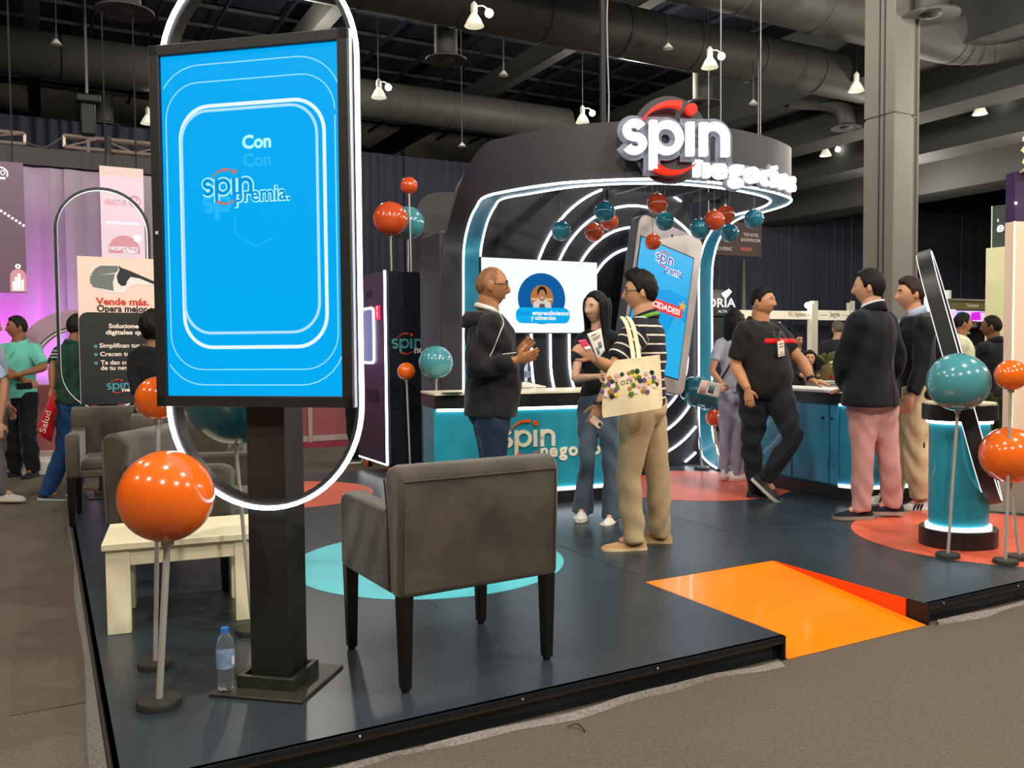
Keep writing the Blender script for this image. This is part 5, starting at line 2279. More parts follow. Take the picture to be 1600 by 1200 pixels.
# ------------------------------------------------------------------ balls hanging under the canopy
hang = [(877, 361, 15, 't', 'teal hanging ball, leftmost under the canopy'),
        (945, 331, 16, 't', 'teal hanging ball half over a red one, second teal from left'),
        (952, 346, 14, 'r', 'red hanging ball peeking from behind the second teal ball'),
        (928, 363, 14.5, 'r', 'red hanging ball lowest left, before the third light oval'),
        (1027, 318, 16, 'r', 'red hanging ball just above the top edge of the giant phone'),
        (1039, 346, 14.5, 't', 'teal hanging ball before the upper part of the giant phone'),
        (1020, 378, 13, 'r', 'red hanging ball before the phone screen, lowest of all'),
        (1094, 357, 16, 't', 'teal hanging ball by the right corner of the giant phone'),
        (1116, 344, 16, 'r', 'red hanging ball, front one of the touching red pair'),
        (1133, 336, 15, 'r', 'red hanging ball, rear right one of the touching red pair'),
        (1140, 364, 14, 't', 'teal hanging ball before the curved top of the ribbon leg'),
        (1178, 342, 15, 't', 'teal hanging ball, farthest right under the canopy tip')]
depth = [7.35, 7.2, 7.6, 7.5, 7.1, 7.55, 7.9, 7.15, 7.1, 7.5, 7.8, 7.4]
for (px, py, r, c, lb), Yd in zip(hang, depth):
    p = D(px, py, Yd)
    rr_ = r * Yd / FPX
    t = thing('hanging_ball', lb, 'decorative ball', p, group='balls hanging under the canopy')
    mb = MB()
    mb.sphere((0, 0, 0), rr_, 32, 22)
    mb.build('ball', m_bt2 if c == 't' else m_br, t, smooth=180)
    mb = MB()
    mb.lathe([(.012, rr_ - .004), (.012, rr_ + .012), (0, rr_ + .014)], 12)
    mb.build('eyelet', m_st, t)
    mb = MB()
    mb.tube([(0, 0, rr_ + .01), (0, 0, zb_ - p[2])], .0022, 5)
    mb.build('string', m_wire2, t)
for k, Yd in enumerate((7.25, 7.55)):
    a_, b2 = D(840, 300, Yd), D(1200, 300, Yd + .15)
    a_[2] = b2[2] = zb_ - .0
    o = bar('crossbar', a_, b2, .02, .02, m_black, arch_)

# panels behind the kiosk
m_gp = mat('graphite panel', (50, 50, 52), .5)
m_lb = mat('pale blue panel', (96, 128, 166), .4, emit=(96, 128, 166), es=.35)
Yp_ = 10.6
a = D(650, 425, Yp_)
b_ = D(752, 425, Yp_)
zt_ = D(700, 300, Yp_)[2]
w_ = float(b_[0] - a[0])
t = thing('rear_panel', 'graphite panel with rounded corner and pale blue inset behind the kiosk', 'panel', (a[0] + w_ / 2, Yp_, 0))
mb = MB()
mb.prism([(0, 0), (w_, 0), (w_, zt_)] + arc(.28, zt_ - .28, .28, 90, 180, 10), (a[0], Yp_, 0), (1, 0, 0), (0, 0, 1), (0, -1, 0), -.1, 0)
mb.build('panel_board', m_gp, t, world=True, bevel=.004)
i0 = D(656, 374, Yp_)
i1 = D(695, 361, Yp_)
mb = MB()
mb.prism([(i0[0], 1.9), (i1[0], 1.9), (i1[0], i1[2]), (i0[0], i0[2])], (0, Yp_, 0), (1, 0, 0), (0, 0, 1), (0, -1, 0), 0, .012)
mb.build('blue_inset', m_lb, t, world=True)
# ------------------------------------------------------------------ people
def remesh(mb, voxel, smooth=2, fac=.5):
    me = bpy.data.meshes.new('r')
    me.from_pydata(mb.v, [], mb.f)
    o = bpy.data.objects.new('r', me)
    COL.objects.link(o)
    m = o.modifiers.new('v', 'REMESH')
    m.mode = 'VOXEL'
    m.voxel_size = voxel
    if smooth:
        s = o.modifiers.new('s', 'SMOOTH')
        s.factor = fac
        s.iterations = smooth
    dg = bpy.context.evaluated_depsgraph_get()
    out = bpy.data.meshes.new_from_object(o.evaluated_get(dg))
    bpy.data.objects.remove(o)
    bpy.data.meshes.remove(me)
    return out


def verts_of(me):
    a = np.empty(len(me.vertices) * 3)
    me.vertices.foreach_get('co', a)
    return a.reshape(-1, 3)


def normals_of(me):
    a = np.empty(len(me.vertices) * 3)
    me.vertex_normals.foreach_get('vector', a)
    return a.reshape(-1, 3)


def folds(me, amp, seed=0, freq=1.0):
    """soft cloth folds pushed along the normals"""
    v, n = verts_of(me), normals_of(me)
    q = seed * 1.7
    w = np.sin(v[:, 2] * 34 * freq + 5 * np.sin(v[:, 0] * 9 + q) + 4 * np.sin(v[:, 1] * 11 + q * .6)) * .6
    w += np.sin(v[:, 0] * 30 * freq + v[:, 2] * 16 + 3 * np.sin(v[:, 1] * 14 + q)) * .4
    w *= .6 + .4 * np.sin(v[:, 2] * 7 + q)
    amp = amp * 2.2
    v += n * (w * amp)[:, None]
    me.vertices.foreach_set('co', v.ravel())
    me.update()


HA, HB_, HC = .077, .098, .118


def head_shape(d, fem=False):
    """unit directions (n,3) -> head surface, face towards -y, centre of the head at 0"""
    x, y, z = d[:, 0].copy(), d[:, 1].copy(), d[:, 2].copy()
    p = d * np.array([HA, HB_, HC])
    f = np.clip(-z, 0, 1)
    p[:, 0] *= 1 - (.34 if fem else .26) * f ** 1.3
    p[:, 0] *= 1 + .03 * np.exp(-((z - .1) / .3) ** 2)
    bk = (y > 0)
    p[:, 1] = np.where(bk, p[:, 1] * (1 - .42 * f ** 1.1), p[:, 1] * (1 - .10 * f))
    fr = np.clip((-y - .15) / .5, 0, 1)
    X, Z = p[:, 0], p[:, 2]
    out = np.zeros(len(p))
    prof = np.interp(Z, [-.046, -.040, -.030, -.018, .005, .028], [0, .013, .029, .024, .011, .003])
    out += np.exp(-(X / np.interp(Z, [-.04, -.03, .02], [.015, .0135, .0085])) ** 2) * prof
    out -= .009 * np.exp(-((np.abs(X) - .031) / .014) ** 2 - ((Z - .008) / .011) ** 2)
    out += .004 * np.exp(-((Z - .030) / .009) ** 2) * np.exp(-((np.abs(X) - .024) / .03) ** 2)
    out += .004 * np.exp(-((np.abs(X) - .042) / .02) ** 2 - ((Z + .022) / .02) ** 2)
    out += .006 * np.exp(-(X / .024) ** 2 - ((Z + .064) / .010) ** 2)
    out -= .004 * np.exp(-(X / .024) ** 2 - ((Z + .064) / .0022) ** 2)
    out += .009 * np.exp(-(X / .024) ** 2 - ((Z + .102) / .016) ** 2)
    p[:, 1] -= out * fr
    return p


def sph_dirs(nu, nv):
    vs = []
    for i in range(nv + 1):
        t = math.pi * i / nv
        for j in range(nu):
            a = 2 * math.pi * j / nu
            vs.append((math.sin(t) * math.sin(a), -math.sin(t) * math.cos(a), math.cos(t)))
    fs = [(i * nu + j, (i + 1) * nu + j, (i + 1) * nu + (j + 1) % nu, i * nu + (j + 1) % nu) for i in range(nv) for j in range(nu)]
    return np.array(vs), fs


HD, HF = sph_dirs(72, 56)


def rotm(yaw=0, pitch=0, roll=0):
    return np.array(Matrix.Rotation(yaw, 3, 'Z') @ Matrix.Rotation(pitch, 3, 'X') @ Matrix.Rotation(roll, 3, 'Y'))


def unit(v):
    v = np.array(v, float)
    return v / (np.linalg.norm(v) + 1e-9)


def add_hand(mb, w, d, n, side, s=1.0, curl=.5, spread=1.0, thumb=1.0):
    """w wrist, d direction of the hand, n back of the hand; side +1: thumb on +l"""
    d = unit(d)
    n = unit(np.array(n) - d * np.dot(n, d))
    l = np.cross(n, d) * side
    w = np.array(w, float)
    mb.tube([w - d * .02 * s, w + d * .012 * s, w + d * .045 * s, w + d * .078 * s, w + d * .092 * s],
            [(.024 * s, .018 * s), (.025 * s, .017 * s), (.036 * s, .0155 * s), (.039 * s, .0135 * s), (.034 * s, .010 * s)], 14, ref=l)
    for k, (o, L, r) in enumerate(((.0305, .070, .0088), (.0105, .080, .0092), (-.0098, .074, .0088), (-.0295, .058, .0078))):
        c = curl * (1 + .12 * k)
        p = w + d * .08 * s + l * o * s
        pts = [p - d * .012 * s, p]
        a = c * .35
        dirl = unit(d + l * (o * 1.6) * spread)
        for m_, f in ((.42, .35), (.32, .9), (.26, .8)):
            dd = dirl * math.cos(a) - n * math.sin(a)
            p = p + dd * L * m_ * s
            pts.append(p)
            a += c * f
        mb.tube(pts, [r * s, r * s, r * .97 * s, r * .9 * s, r * .72 * s], 8)
    b = w + d * .022 * s + l * .022 * s
    t1 = unit(d * .55 + l * .8 * thumb - n * .25)
    t2 = unit(d * .9 + l * .35 * thumb - n * (.25 + .3 * curl))
    mb.tube([b - t1 * .01, b + t1 * .034 * s, b + t1 * .034 * s + t2 * .03 * s, b + t1 * .034 * s + t2 * .052 * s], [.014 * s, .0115 * s, .010 * s, .0075 * s], 8)


M_HAIR = {}


def skin_mat(rgb):
    nm = 'skin %d %d %d' % rgb
    return mat(nm, rgb, .48, noise=(9, .35, (1, 1, 1)), rgb2=tuple(int(c * .88) for c in rgb), spec=.4)


def hair_mat(rgb):
    return mat('hair %d %d %d' % rgb, rgb, .62, spec=.25, noise=(26, .6, (1, 1, .25)), rgb2=tuple(int(c * .55) for c in rgb), bump=(60, .5, (1, 1, .2)))


def cloth(name, rgb, rough=.85, bump=.35, noise=None, rgb2=None):
    return mat(name, rgb, rough, bump=(22, bump, (1, 1, 1)), noise=noise or (9, .35, (1, 1, 1)), rgb2=rgb2 or tuple(int(c * .8) for c in rgb), sheen=.15, spec=.25)


m_eyew = mat('eye white', (196, 186, 176), .35)
m_eyed = mat('eye iris', (40, 26, 20), .2)
m_gl = mat('glasses frame', (22, 18, 18), .3)
m_navyc = cloth('black fabric', (24, 24, 27))


def lerp(a, b, t):
    return np.array(a) * (1 - t) + np.array(b) * t


class Person:
    def __init__(self, label, pos, face, H, skin, girth=1.0, fem=False, voxel=.007, head_face=None, head_pitch=0.0, head_roll=0.0, lean=(0, 0),
                 name='person', group=None, sh=None, belly=0.0):
        self.pos = np.array(pos, float)
        self.rz = math.radians(face) + math.pi / 2
        self.t = thing(name, label, 'person', self.pos, self.rz, group)
        self.s = H / 1.75
        self.R = np.array(Matrix.Rotation(self.rz, 3, 'Z'))
        self.g, self.fem, self.vox = girth, fem, voxel
        self.skin = skin_mat(skin)
        self.skin_rgb = skin
        self.lean = np.array([lean[0], lean[1], 0.0])
        self.sh = (sh or (.142 if fem else .163)) * (1 + (girth - 1) * .55)
        self.belly = belly
        self.head_yaw = math.radians((head_face - face) if head_face is not None else 0)
        self.head_R = rotm(self.head_yaw, head_pitch, head_roll)
        s = self.s
        self.J = {}
        for sd, nm in ((1, 'L'), (-1, 'R')):
            self.J['sh' + nm] = self.T((sd * self.sh, .012, 1.402))
            self.J['el' + nm] = self.T((sd * (self.sh + .065), .03, 1.13))
            self.J['wr' + nm] = self.T((sd * (self.sh + .065), -.06, .885))
            self.J['hip' + nm] = self.P((sd * .088 * (1 + (girth - 1) * .6), 0, .93))
            self.J['kn' + nm] = self.P((sd * .10, -.02, .50))
            self.J['an' + nm] = self.P((sd * .11, .02, .085))
        self.toe = {'L': unit((.15, -1, 0)), 'R': unit((-.15, -1, 0))}
        self.hand = {'L': dict(curl=.55), 'R': dict(curl=.55)}
        self.headc = self.T((0, -.018, 1.632))
        self.hem_z = None

    def P(self, p):
        return np.array(p, float) * self.s

    def T(self, p):
        """torso point: follows the lean"""
        p = np.array(p, float)
        k = max(0, (p[2] - .93) / .5)
        return (p + self.lean * k) * self.s

    def L(self, px, py, dy=0.0):
        """a photo pixel at the person's depth + dy -> local point"""
        w = D(px, py, self.pos[1] + dy)
        return self.R.T @ (w - self.pos)

    def W(self, wv):
        return self.R.T @ np.array(wv, float)

    def at(self, **kw):
        for k, v in kw.items():
            q = self.L(*v)
            if k.startswith('hip'):
                q[2] = self.J[k][2]
            self.J[k] = q
        return self

    # --- profiles
    def torso_prof(self, ease=0.0, z0=.84, zt=1.49):
        if self.fem:
            P_ = [(.78, .150, .105, .0), (.88, .158, .108, .005), (.96, .146, .100, .0), (1.05, .122, .086, .0), (1.13, .118, .084, 0), (1.24, .134, .100, -.012), (1.32, .142, .098, -.008), (1.40, .134, .078, .008), (1.45, .085, .060, .012), (1.49, .05, .05, .012)]
        else:
            P_ = [(.78, .158, .110, .0), (.88, .163, .114, .003), (.96, .156, .110, .0), (1.05, .148, .105, -.002), (1.14, .152, .108, -.005), (1.25, .164, .115, -.008), (1.34, .170, .110, 0), (1.41, .158, .090, .008), (1.455, .105, .070, .012), (1.49, .06, .056, .012)]
        pts, rs = [], []
        zs = sorted(set([z0] + [p[0] for p in P_ if z0 < p[0] < zt] + [zt]))
        A_ = np.array(P_)
        for z in zs:
            rx, ry, yo = [np.interp(z, A_[:, 0], A_[:, k]) for k in (1, 2, 3)]
            gg = self.g if z < 1.4 else 1 + (self.g - 1) * max(0.3, (1.49 - z) / .09)
            by = self.belly * math.exp(-((z - 1.04) / .13) ** 2)
            pts.append(self.T((0, yo - by * .5, z)))
            rs.append(((rx * gg + ease) * self.s, (ry * gg + ease + by * .6) * self.s))
        return pts, rs

    def limb(self, a, m, b, ra, rm, rb, n=6):
        """points and radii along a-m-b with a rounded joint"""
        a, m, b = [np.array(q) for q in (a, m, b)]
        pts = [a, lerp(a, m, .35), lerp(a, m, .72), lerp(a, m, .92) * .96 + lerp(m, b, .1) * .04, lerp(lerp(a, m, .97), lerp(m, b, .05), .5), lerp(m, b, .12), lerp(m, b, .4), lerp(m, b, .75), b]
        rs = list(ra) + list(rm) + list(rb)
        return pts, rs

    def body(self):
        s, g = self.s, self.g
        mb = MB()
        pts, rs = self.torso_prof(-.032, .84, 1.44)
        mb.tube(pts, rs, 24, ref=(1, 0, 0))
        nb, hc = self.T((0, .014, 1.42)), self.headc
        ng = 1 + (g - 1) * .6
        mb.tube([nb, lerp(nb, hc, .35), hc + self.head_R @ np.array([0, .02, -.075]) * s, hc + self.head_R @ np.array([0, .016, -.02]) * s],
                [(.075 * s * ng, .066 * s * ng), ((.052 if self.fem else .061) * s * ng,) * 2, ((.048 if self.fem else .058) * s * ng,) * 2, (.05 * s,) * 2], 20, ref=(1, 0, 0))
        hd = head_shape(HD, self.fem)
        fat = 1 + (g - 1) * .35
        hd[:, 0] *= fat
        jw = np.clip(-hd[:, 2] / .07, 0, 1)
        hd[:, 0] *= 1 + (g - 1) * .55 * jw * jw * (3 - 2 * jw)
        hv = hc + (hd * s) @ self.head_R.T
        mb.add(hv, HF)
        for sd in (1, -1):                      # ears
            c = hc + self.head_R @ np.array([sd * .0785 * fat, .016, .0]) * s
            ax = [self.head_R @ np.array(q) for q in ((1, .35 * sd, 0), (-.35 * sd, 1, .2), (0, -.2, 1))]
            mb.sphere(c, (.009 * s, .019 * s, .031 * s), 14, 10, [unit(q) for q in ax])
            mb.sphere(c + self.head_R @ np.array([sd * .002, -.004, -.022]) * s, (.008 * s, .011 * s, .012 * s), 10, 8)
        af = (.86 if self.fem else 1) * (1 + (g - 1) * .75) * s
        for nm, sd in (('L', 1), ('R', -1)):
            a, e, w = self.J['sh' + nm], self.J['el' + nm], self.J['wr' + nm]
            pts, rs = self.limb(a, e, w, (.05 * af, .047 * af, .042 * af), (.038 * af, .038 * af, .040 * af), (.038 * af, .030 * af, .024 * af))
            mb.tube(pts, rs, 14)
            mb.sphere(a, .048 * af, 14, 10)
            h = self.hand[nm]
            d = h.get('d')
            d = unit(w - e) if d is None else unit(d)
            n = h.get('n')
            if n is None:
                n = np.array([sd, -.2, .1])
            side = h.get('side')
            if side is None:
                l = np.cross(unit(np.array(n) - d * np.dot(n, d)), d)
                fwd = np.array([0, -1, .35])
                side = 1 if np.dot(l, fwd) > 0 else -1
            add_hand(mb, w, d, n, side, s * (.92 if self.fem else 1.02), h.get('curl', .5), h.get('spread', 1), h.get('thumb', 1))
            a, k, f = self.J['hip' + nm], self.J['kn' + nm], self.J['an' + nm]
            pts, rs = self.limb(a, k, f, (.075 * s, .07 * s, .056 * s), (.05 * s, .048 * s, .048 * s), (.048 * s, .036 * s, .03 * s))
            mb.tube(pts, rs, 12)
            mb.tube([f + Z3 * .01, f + self.toe[nm] * .09 * s - Z3 * .03 * s], [.028 * s, .022 * s], 8)
        me = remesh(mb, self.vox, 1, .4)
        me.materials.append(self.skin)
        finish(me, 'body', self.t, smooth=180)
        self.face()
        return self

    def hp(self, x, y, z):
        return self.headc + self.head_R @ (np.array([x, y, z]) * self.s)

    def face(self):
        s = self.s
        ax = [self.head_R @ np.array(q) for q in ((1., 0, 0), (0, 1., 0), (0, 0, 1.))]
        for sd in (1, -1):
            mb = MB()
            mb.sphere(self.hp(sd * .031, -.0755, .008), (.0150 * s, .0095 * s, .0080 * s), 14, 10, ax)
            mb.cm = 1
            mb.sphere(self.hp(sd * .031, -.0805, .008), (.0076 * s, .0056 * s, .0076 * s), 10, 8, ax)
            mb.build('eye', [m_eyew, m_eyed], self.t, smooth=180)

    def brows(self, rgb, w=.0056, lift=0.0):
        for sd in (1, -1):
            mb = MB()
            mb.tube([self.hp(sd * .014, -.0915, .0285 + lift), self.hp(sd * .028, -.0900, .0345 + lift), self.hp(sd * .046, -.0800, .0285 + lift)], [w * self.s, w * 1.1 * self.s, w * .5 * self.s], 6)
            mb.build('eyebrow', hair_mat(rgb), self.t, smooth=180)
        return self

    def lips(self, rgb, smile=False):
        mb = MB()
        k = .005 if smile else 0
        for dz, r in ((.0032, .0036), (-.0042, .0042)):
            mb.tube([self.hp(-.022, -.072, -.063 + k), self.hp(-.011, -.0792, -.064 + dz), self.hp(0, -.0815, -.065 + dz), self.hp(.011, -.0792, -.064 + dz), self.hp(.022, -.072, -.063 + k)],
                    [.0015 * self.s, r * .9 * self.s, r * self.s, r * .9 * self.s, .0015 * self.s], 8)
        mb.build('lips', mat('lips %d %d %d' % rgb, rgb, .45), self.t, smooth=180)
        if smile:
            mb = MB()
            mb.tube([self.hp(-.014, -.0795, -.0635), self.hp(0, -.0832, -.066), self.hp(.014, -.0795, -.0635)], [.001, .0028 * self.s, .001], 6)
            mb.build('teeth', m_eyew, self.t, smooth=180)
        return self

    def hair(self, rgb, top=.022, side=.010, hl=.60, back=-.52, burn=-.12, quiff=0.0, seed=1, rough=.003, temple=.95, part=0.0):
        d, f = sph_dirs(64, 48)
        az = np.arctan2(np.abs(d[:, 0]), -d[:, 1])
        z0 = np.interp(az, [0, temple * .75, temple, 1.25, 1.42, 1.55, 1.75, 2.1, 3.15], [hl, hl - .02, hl - .12, .25, burn, burn + .05, .12 if back > -.9 else -.1, back + .12, back])
        m = np.clip((d[:, 2] - z0) / .14, 0, 1)
        m = m * m * (3 - 2 * m)
        p = head_shape(d * [1, 1, 1], self.fem)
        # no nose or sockets under the hair
        fat = 1 + (self.g - 1) * .35
        p[:, 0] *= fat
        up = np.clip(d[:, 2], 0, 1)
        th = side + (top - side) * up ** 1.2
        fr = np.clip(1 - az / 1.1, 0, 1) * np.clip((d[:, 2] - .35) / .4, 0, 1)
        rg = np.random.default_rng(seed)
        lump = np.sin(d[:, 0] * 14 + seed) * np.sin(d[:, 2] * 11 + seed * 2) * np.sin(d[:, 1] * 12) + .5 * np.sin(d[:, 0] * 31 + d[:, 2] * 9 + seed)
        th = th + lump * rough * m
        off = d * ((m * th - (1 - m) * .006)[:, None])
        off[:, 1] -= quiff * fr * m * .8
        off[:, 2] += quiff * fr * m * .7
        if part:
            off[:, 0] += part * up * m
        p = self.headc + ((p + off) * self.s) @ self.head_R.T
        keep = [q for q in f if max(m[i] for i in q) > .02]
        mb = MB()
        mb.add(p, keep)
        o = mb.build('hair', hair_mat(rgb), self.t, smooth=180)
        return self

    def long_hair(self, rgb, length=.30, a0=62, flare=.02, yb=.0, th=.022, spread=1.0):
        """a thick curtain of hair round the back and sides of the head"""
        s = self.s
        rows = 12
        P = []
        for i in range(rows):
            t_ = i / (rows - 1)
            z = .075 - t_ * (length + .075)
            row = []
            for j in range(29):
                a = math.radians(a0 + (360 - 2 * a0) * j / 28)
                rx = np.interp(z, [-.4, -.25, -.12, 0, .06, .08], [.082 + flare, .085 + flare, .088 + flare * .5, .094, .088, .078]) * spread
                ry = np.interp(z, [-.4, -.25, -.12, 0, .06, .08], [.055, .062, .082, .108, .100, .088])
                wob = .004 * math.sin(j * 1.9) + .003 * math.sin(j * .7 + i * .4)
                q = np.array([(rx + wob) * math.sin(a), -(ry + wob) * math.cos(a) + yb * t_ + .012, z])
                if z < -.1:
                    pt = self.headc + (rotm(self.head_yaw * .5) @ q) * s
                    pt2 = self.headc + self.head_R @ q * s
                    k = min(1, (-.1 - z) / .12)
                    q = pt2 * (1 - k) + pt * k
                else:
                    q = self.headc + self.head_R @ q * s
                row.append(q)
            P.append(row)
        mb = MB()
        mb.grid(P)
        o = mb.build('long_hair', hair_mat(rgb), self.t, smooth=180, solid=th * s)
        return self

    def shirt_pt(self, z, ang, off=.004):
        """point on the shirt itself, found by looking in from outside"""
        from mathutils.bvhtree import BVHTree
        if not hasattr(self, '_bvh'):
            self._bvh = BVHTree.FromPolygons([tuple(q) for q in verts_of(self.top_me)], [tuple(q.vertices) for q in self.top_me.polygons])
        c = self.T((0, 0, z / self.s))
        d = np.array([math.sin(ang), -math.cos(ang), 0])
        h = self._bvh.ray_cast(Vector(c + d * .8), Vector(-d))
        q = np.array(h[0]) if h[0] is not None else c + d * .2
        return q + d * off

    def torso_pt(self, z, ang, off=.004, ease=.02):
        """point on the shirt front at height z (metres), angle from straight ahead"""
        pts, rs = self.torso_prof(ease, .80, 1.49)
        zz = np.array([q[2] for q in pts])
        rx, ry, y0, x0 = [np.interp(z, zz, w_) for w_ in ([r[0] for r in rs], [r[1] for r in rs], [q[1] for q in pts], [q[0] for q in pts])]
        return np.array([x0 + (rx + off) * math.sin(ang), y0 - (ry + off) * math.cos(ang), z])

    # --- clothes
    def top(self, m, hem=.86, sleeve=1.0, ease=.014, arm_ease=.012, zt=1.475, name='shirt', fold=.004, seed=1, flare=0.0, vox=.011, cuff=1.0, uppad=0.0):
        s, g = self.s, self.g
        mb = MB()
        pts, rs = self.torso_prof(ease, hem, zt)
        rs = [(a + flare * s * max(0, (1.0 - p[2] / s) / .2), b + flare * s * max(0, (1.0 - p[2] / s) / .2)) for (a, b), p in zip(rs, pts)]
        mb.tube(pts, rs, 28, ref=(1, 0, 0))
        af = (.86 if self.fem else 1) * (1 + (g - 1) * .75) * s
        for nm, sd in (('L', 1), ('R', -1)):
            a, e, w = self.J['sh' + nm], self.J['el' + nm], self.J['wr' + nm]
            ea = arm_ease * s
            pts, rs = self.limb(a, e, w, (.056 * af + ea + uppad, .052 * af + ea, .046 * af + ea), (.041 * af + ea, .041 * af + ea, .042 * af + ea), (.041 * af + ea, .034 * af + ea, .027 * af + ea * cuff))
            r0 = .051 * af + ea * .8 + uppad
            mb.sphere(a, r0 * 1.0, 20, 14)
            mb.tube([self.T((sd * .035, .012, 1.452)), self.T((sd * self.sh * .55, .012, 1.424)), a + np.array([-sd * .012, 0, -.002])], [.045 * s, .06 * s, r0 * 1.02], 16)
            pts, rs = [a + unit(a - e) * .001] + pts[1:], rs
            L = [0]
            for i in range(1, len(pts)):
                L.append(L[-1] + np.linalg.norm(pts[i] - pts[i - 1]))
            cut = L[-1] * sleeve - .004
            q, r = [], []
            for i in range(len(pts)):
                if L[i] <= cut:
                    q.append(pts[i]); r.append(rs[i])
                else:
                    k = (cut - L[i - 1]) / (L[i] - L[i - 1])
                    q.append(lerp(pts[i - 1], pts[i], k)); r.append(rs[i - 1] * (1 - k) + rs[i] * k)
                    break
            mb.tube(q, r, 16)
        me = remesh(mb, vox, 14, .55)
        folds(me, fold * s, seed)
        me.materials.append(m)
        self.top_me = me
        self.top_o = finish(me, name, self.t, smooth=180)
        return self

    def arm_attr(self, me):
        """stripe coordinate: height on the torso, distance along the upper arm on the sleeves"""
        v = verts_of(me)
        co = v[:, 2].copy()
        for nm, sd in (('L', 1), ('R', -1)):
            a, e = self.J['sh' + nm], self.J['el' + nm]
            d = unit(e - a)
            t_ = (v - a) @ d
            dist = np.linalg.norm((v - a) - t_[:, None] * d, axis=1)
            tors = np.abs(v[:, 0] - self.lean[0]) / (self.sh * self.s)
            k = (dist < .085 * self.s * self.g) & (t_ > .03) & (tors > .9)
            co = np.where(k, a[2] + .02 - t_, co)
        at = me.attributes.new('stripe', 'FLOAT', 'POINT')
        at.data.foreach_set('value', co.astype(np.float32))

    def trousers(self, m, rise=.99, ease=.012, hem=.052, name='trousers', fold=.005, seed=2, knee=1.0, ankle=1.0, seat=1.0, vox=.011):
        s, g = self.s, self.g
        mb = MB()
        gg = g
        hw = (.152 if self.fem else .150) * gg
        y_ = self.T
        mb.tube([self.P((0, .0, .80)), self.P((0, .004, .87)), self.P((0, .002, .94)), self.T((0, 0, rise))],
                [(hw * .82 * s, .09 * s * gg * seat), ((hw + ease) * s, (.112 * gg * seat + ease) * s), ((hw + ease) * s, (.110 * gg + ease) * s), ((hw * .96 + ease) * s, (.102 * gg + ease) * s)], 24, ref=(1, 0, 0))
        for nm in 'LR':
            a, k, f = self.J['hip' + nm], self.J['kn' + nm], self.J['an' + nm]
            e = ease * s
            end = f + unit(k - f) * (hem - .085) * s
            pts, rs = self.limb(a, k, end, ((.088 * gg) * s + e, (.084 * gg) * s + e, .068 * s * gg ** .5 + e), (.058 * s * knee + e, .056 * s * knee + e, .056 * s * knee + e),
                                (.056 * s * knee + e, (.048 * s * (knee + ankle) / 2) + e, .040 * s * ankle + e))
            mb.tube(pts, rs, 18)
        me = remesh(mb, vox, 3)
        folds(me, fold * s, seed)
        me.materials.append(m)
        finish(me, name, self.t, smooth=180)
        return self

    def shoes(self, m, sole, L=.27, h=1.0, name='shoe', both=True, pitch=(0, 0), low=False, stripes=None):
        s = self.s
        for nm, pt in (('L', pitch[0]), ('R', pitch[1])):
            f = self.J['an' + nm]
            d = unit(self.toe[nm])
            dz = d[2]
            flat = unit([d[0], d[1], 0])
            sidev = np.array([-flat[1], flat[0], 0])
            dd = d
            up = unit(np.cross(dd, sidev) * 1.0)
            if up[2] < 0:
                up = -up
            org_ = f - up * .085 * s
            prof = [(-.075, .026, .055), (-.06, .035, .088), (-.02, .038, .096), (.03, .042, .085), (.08, .047, .066), (.13, .048, .054), (.17, .038, .046), (.19, .018, .034)]
            k = L / .27
            for nm2, mm in ((name, m), ('sole', sole)):
                mb = MB()
                vs, n = [], 14
                for (t_, w_, h_) in prof:
                    t_, w_ = t_ * k * s, w_ * s
                    if nm2 == 'sole':
                        w_ *= 1.06
                        hh = .024 * s * h
                        z0 = 0.0
                        for j in range(n):
                            a = 2 * math.pi * j / n
                            vs.append(org_ + dd * t_ * 1.02 + sidev * w_ * math.cos(a) + up * (hh if math.sin(a) > 0 else z0))
                    else:
                        for j in range(n):
                            a = 2 * math.pi * j / n
                            zz = h_ * s * h * math.sin(a) if math.sin(a) > 0 else 0.0
                            vs.append(org_ + dd * t_ + sidev * w_ * math.cos(a) * (1 - .35 * max(0, math.sin(a)) ** 2) + up * (.012 * s + max(0, zz - .012 * s)))
                fs = [(i * n + j, i * n + (j + 1) % n, (i + 1) * n + (j + 1) % n, (i + 1) * n + j) for i in range(len(prof) - 1) for j in range(n)]
                fs += [tuple(range(n - 1, -1, -1)), tuple((len(prof) - 1) * n + j for j in range(n))]
                mb.add(vs, fs)
                mb.build(nm2, mm, self.t, smooth=50)
            if stripes is not None:
                for q in range(3):
                    for sd in (1, -1):
                        mb = MB()
                        c = org_ + dd * (.035 + .028 * q) * s + up * .04 * s + sidev * sd * .043 * s
                        mb.box(c, (.012 * s, .012 * s, .05 * s), ax=(dd, sidev, unit(up - dd * .45)))
                        mb.build('shoe_stripe', stripes, self.t)
        return self

    def tube_part(self, name, m, pts, r, n=8, **kw):
        mb = MB()
        mb.tube(pts, r, n, **kw)
        return mb.build(name, m, self.t, smooth=60)

    def neck_ring(self, name, m, rx=.072, ry=.066, z=1.478, h=.03, tilt=.03, gap=0, th=.008):
        """collar band round the neck; gap in degrees is left open at the front"""
        s = self.s
        ng = 1 + (self.g - 1) * .6
        P = [[], [], []]
        n = 32
        for i in range(n + 1):
            a = math.radians(gap / 2 + (360 - gap) * i / n)
            x, y = math.sin(a), -math.cos(a)
            for k, (dz, f) in enumerate(((-h * .6, 1.14), (h * .2, 1.02), (h * .6, .97))):
                P[k].append(self.T((x * rx * f * ng, .014 + y * ry * f * ng, z + dz + tilt * y)))
        mb = MB()
        mb.grid(P)
        return mb.build(name, m, self.t, smooth=180, solid=th)

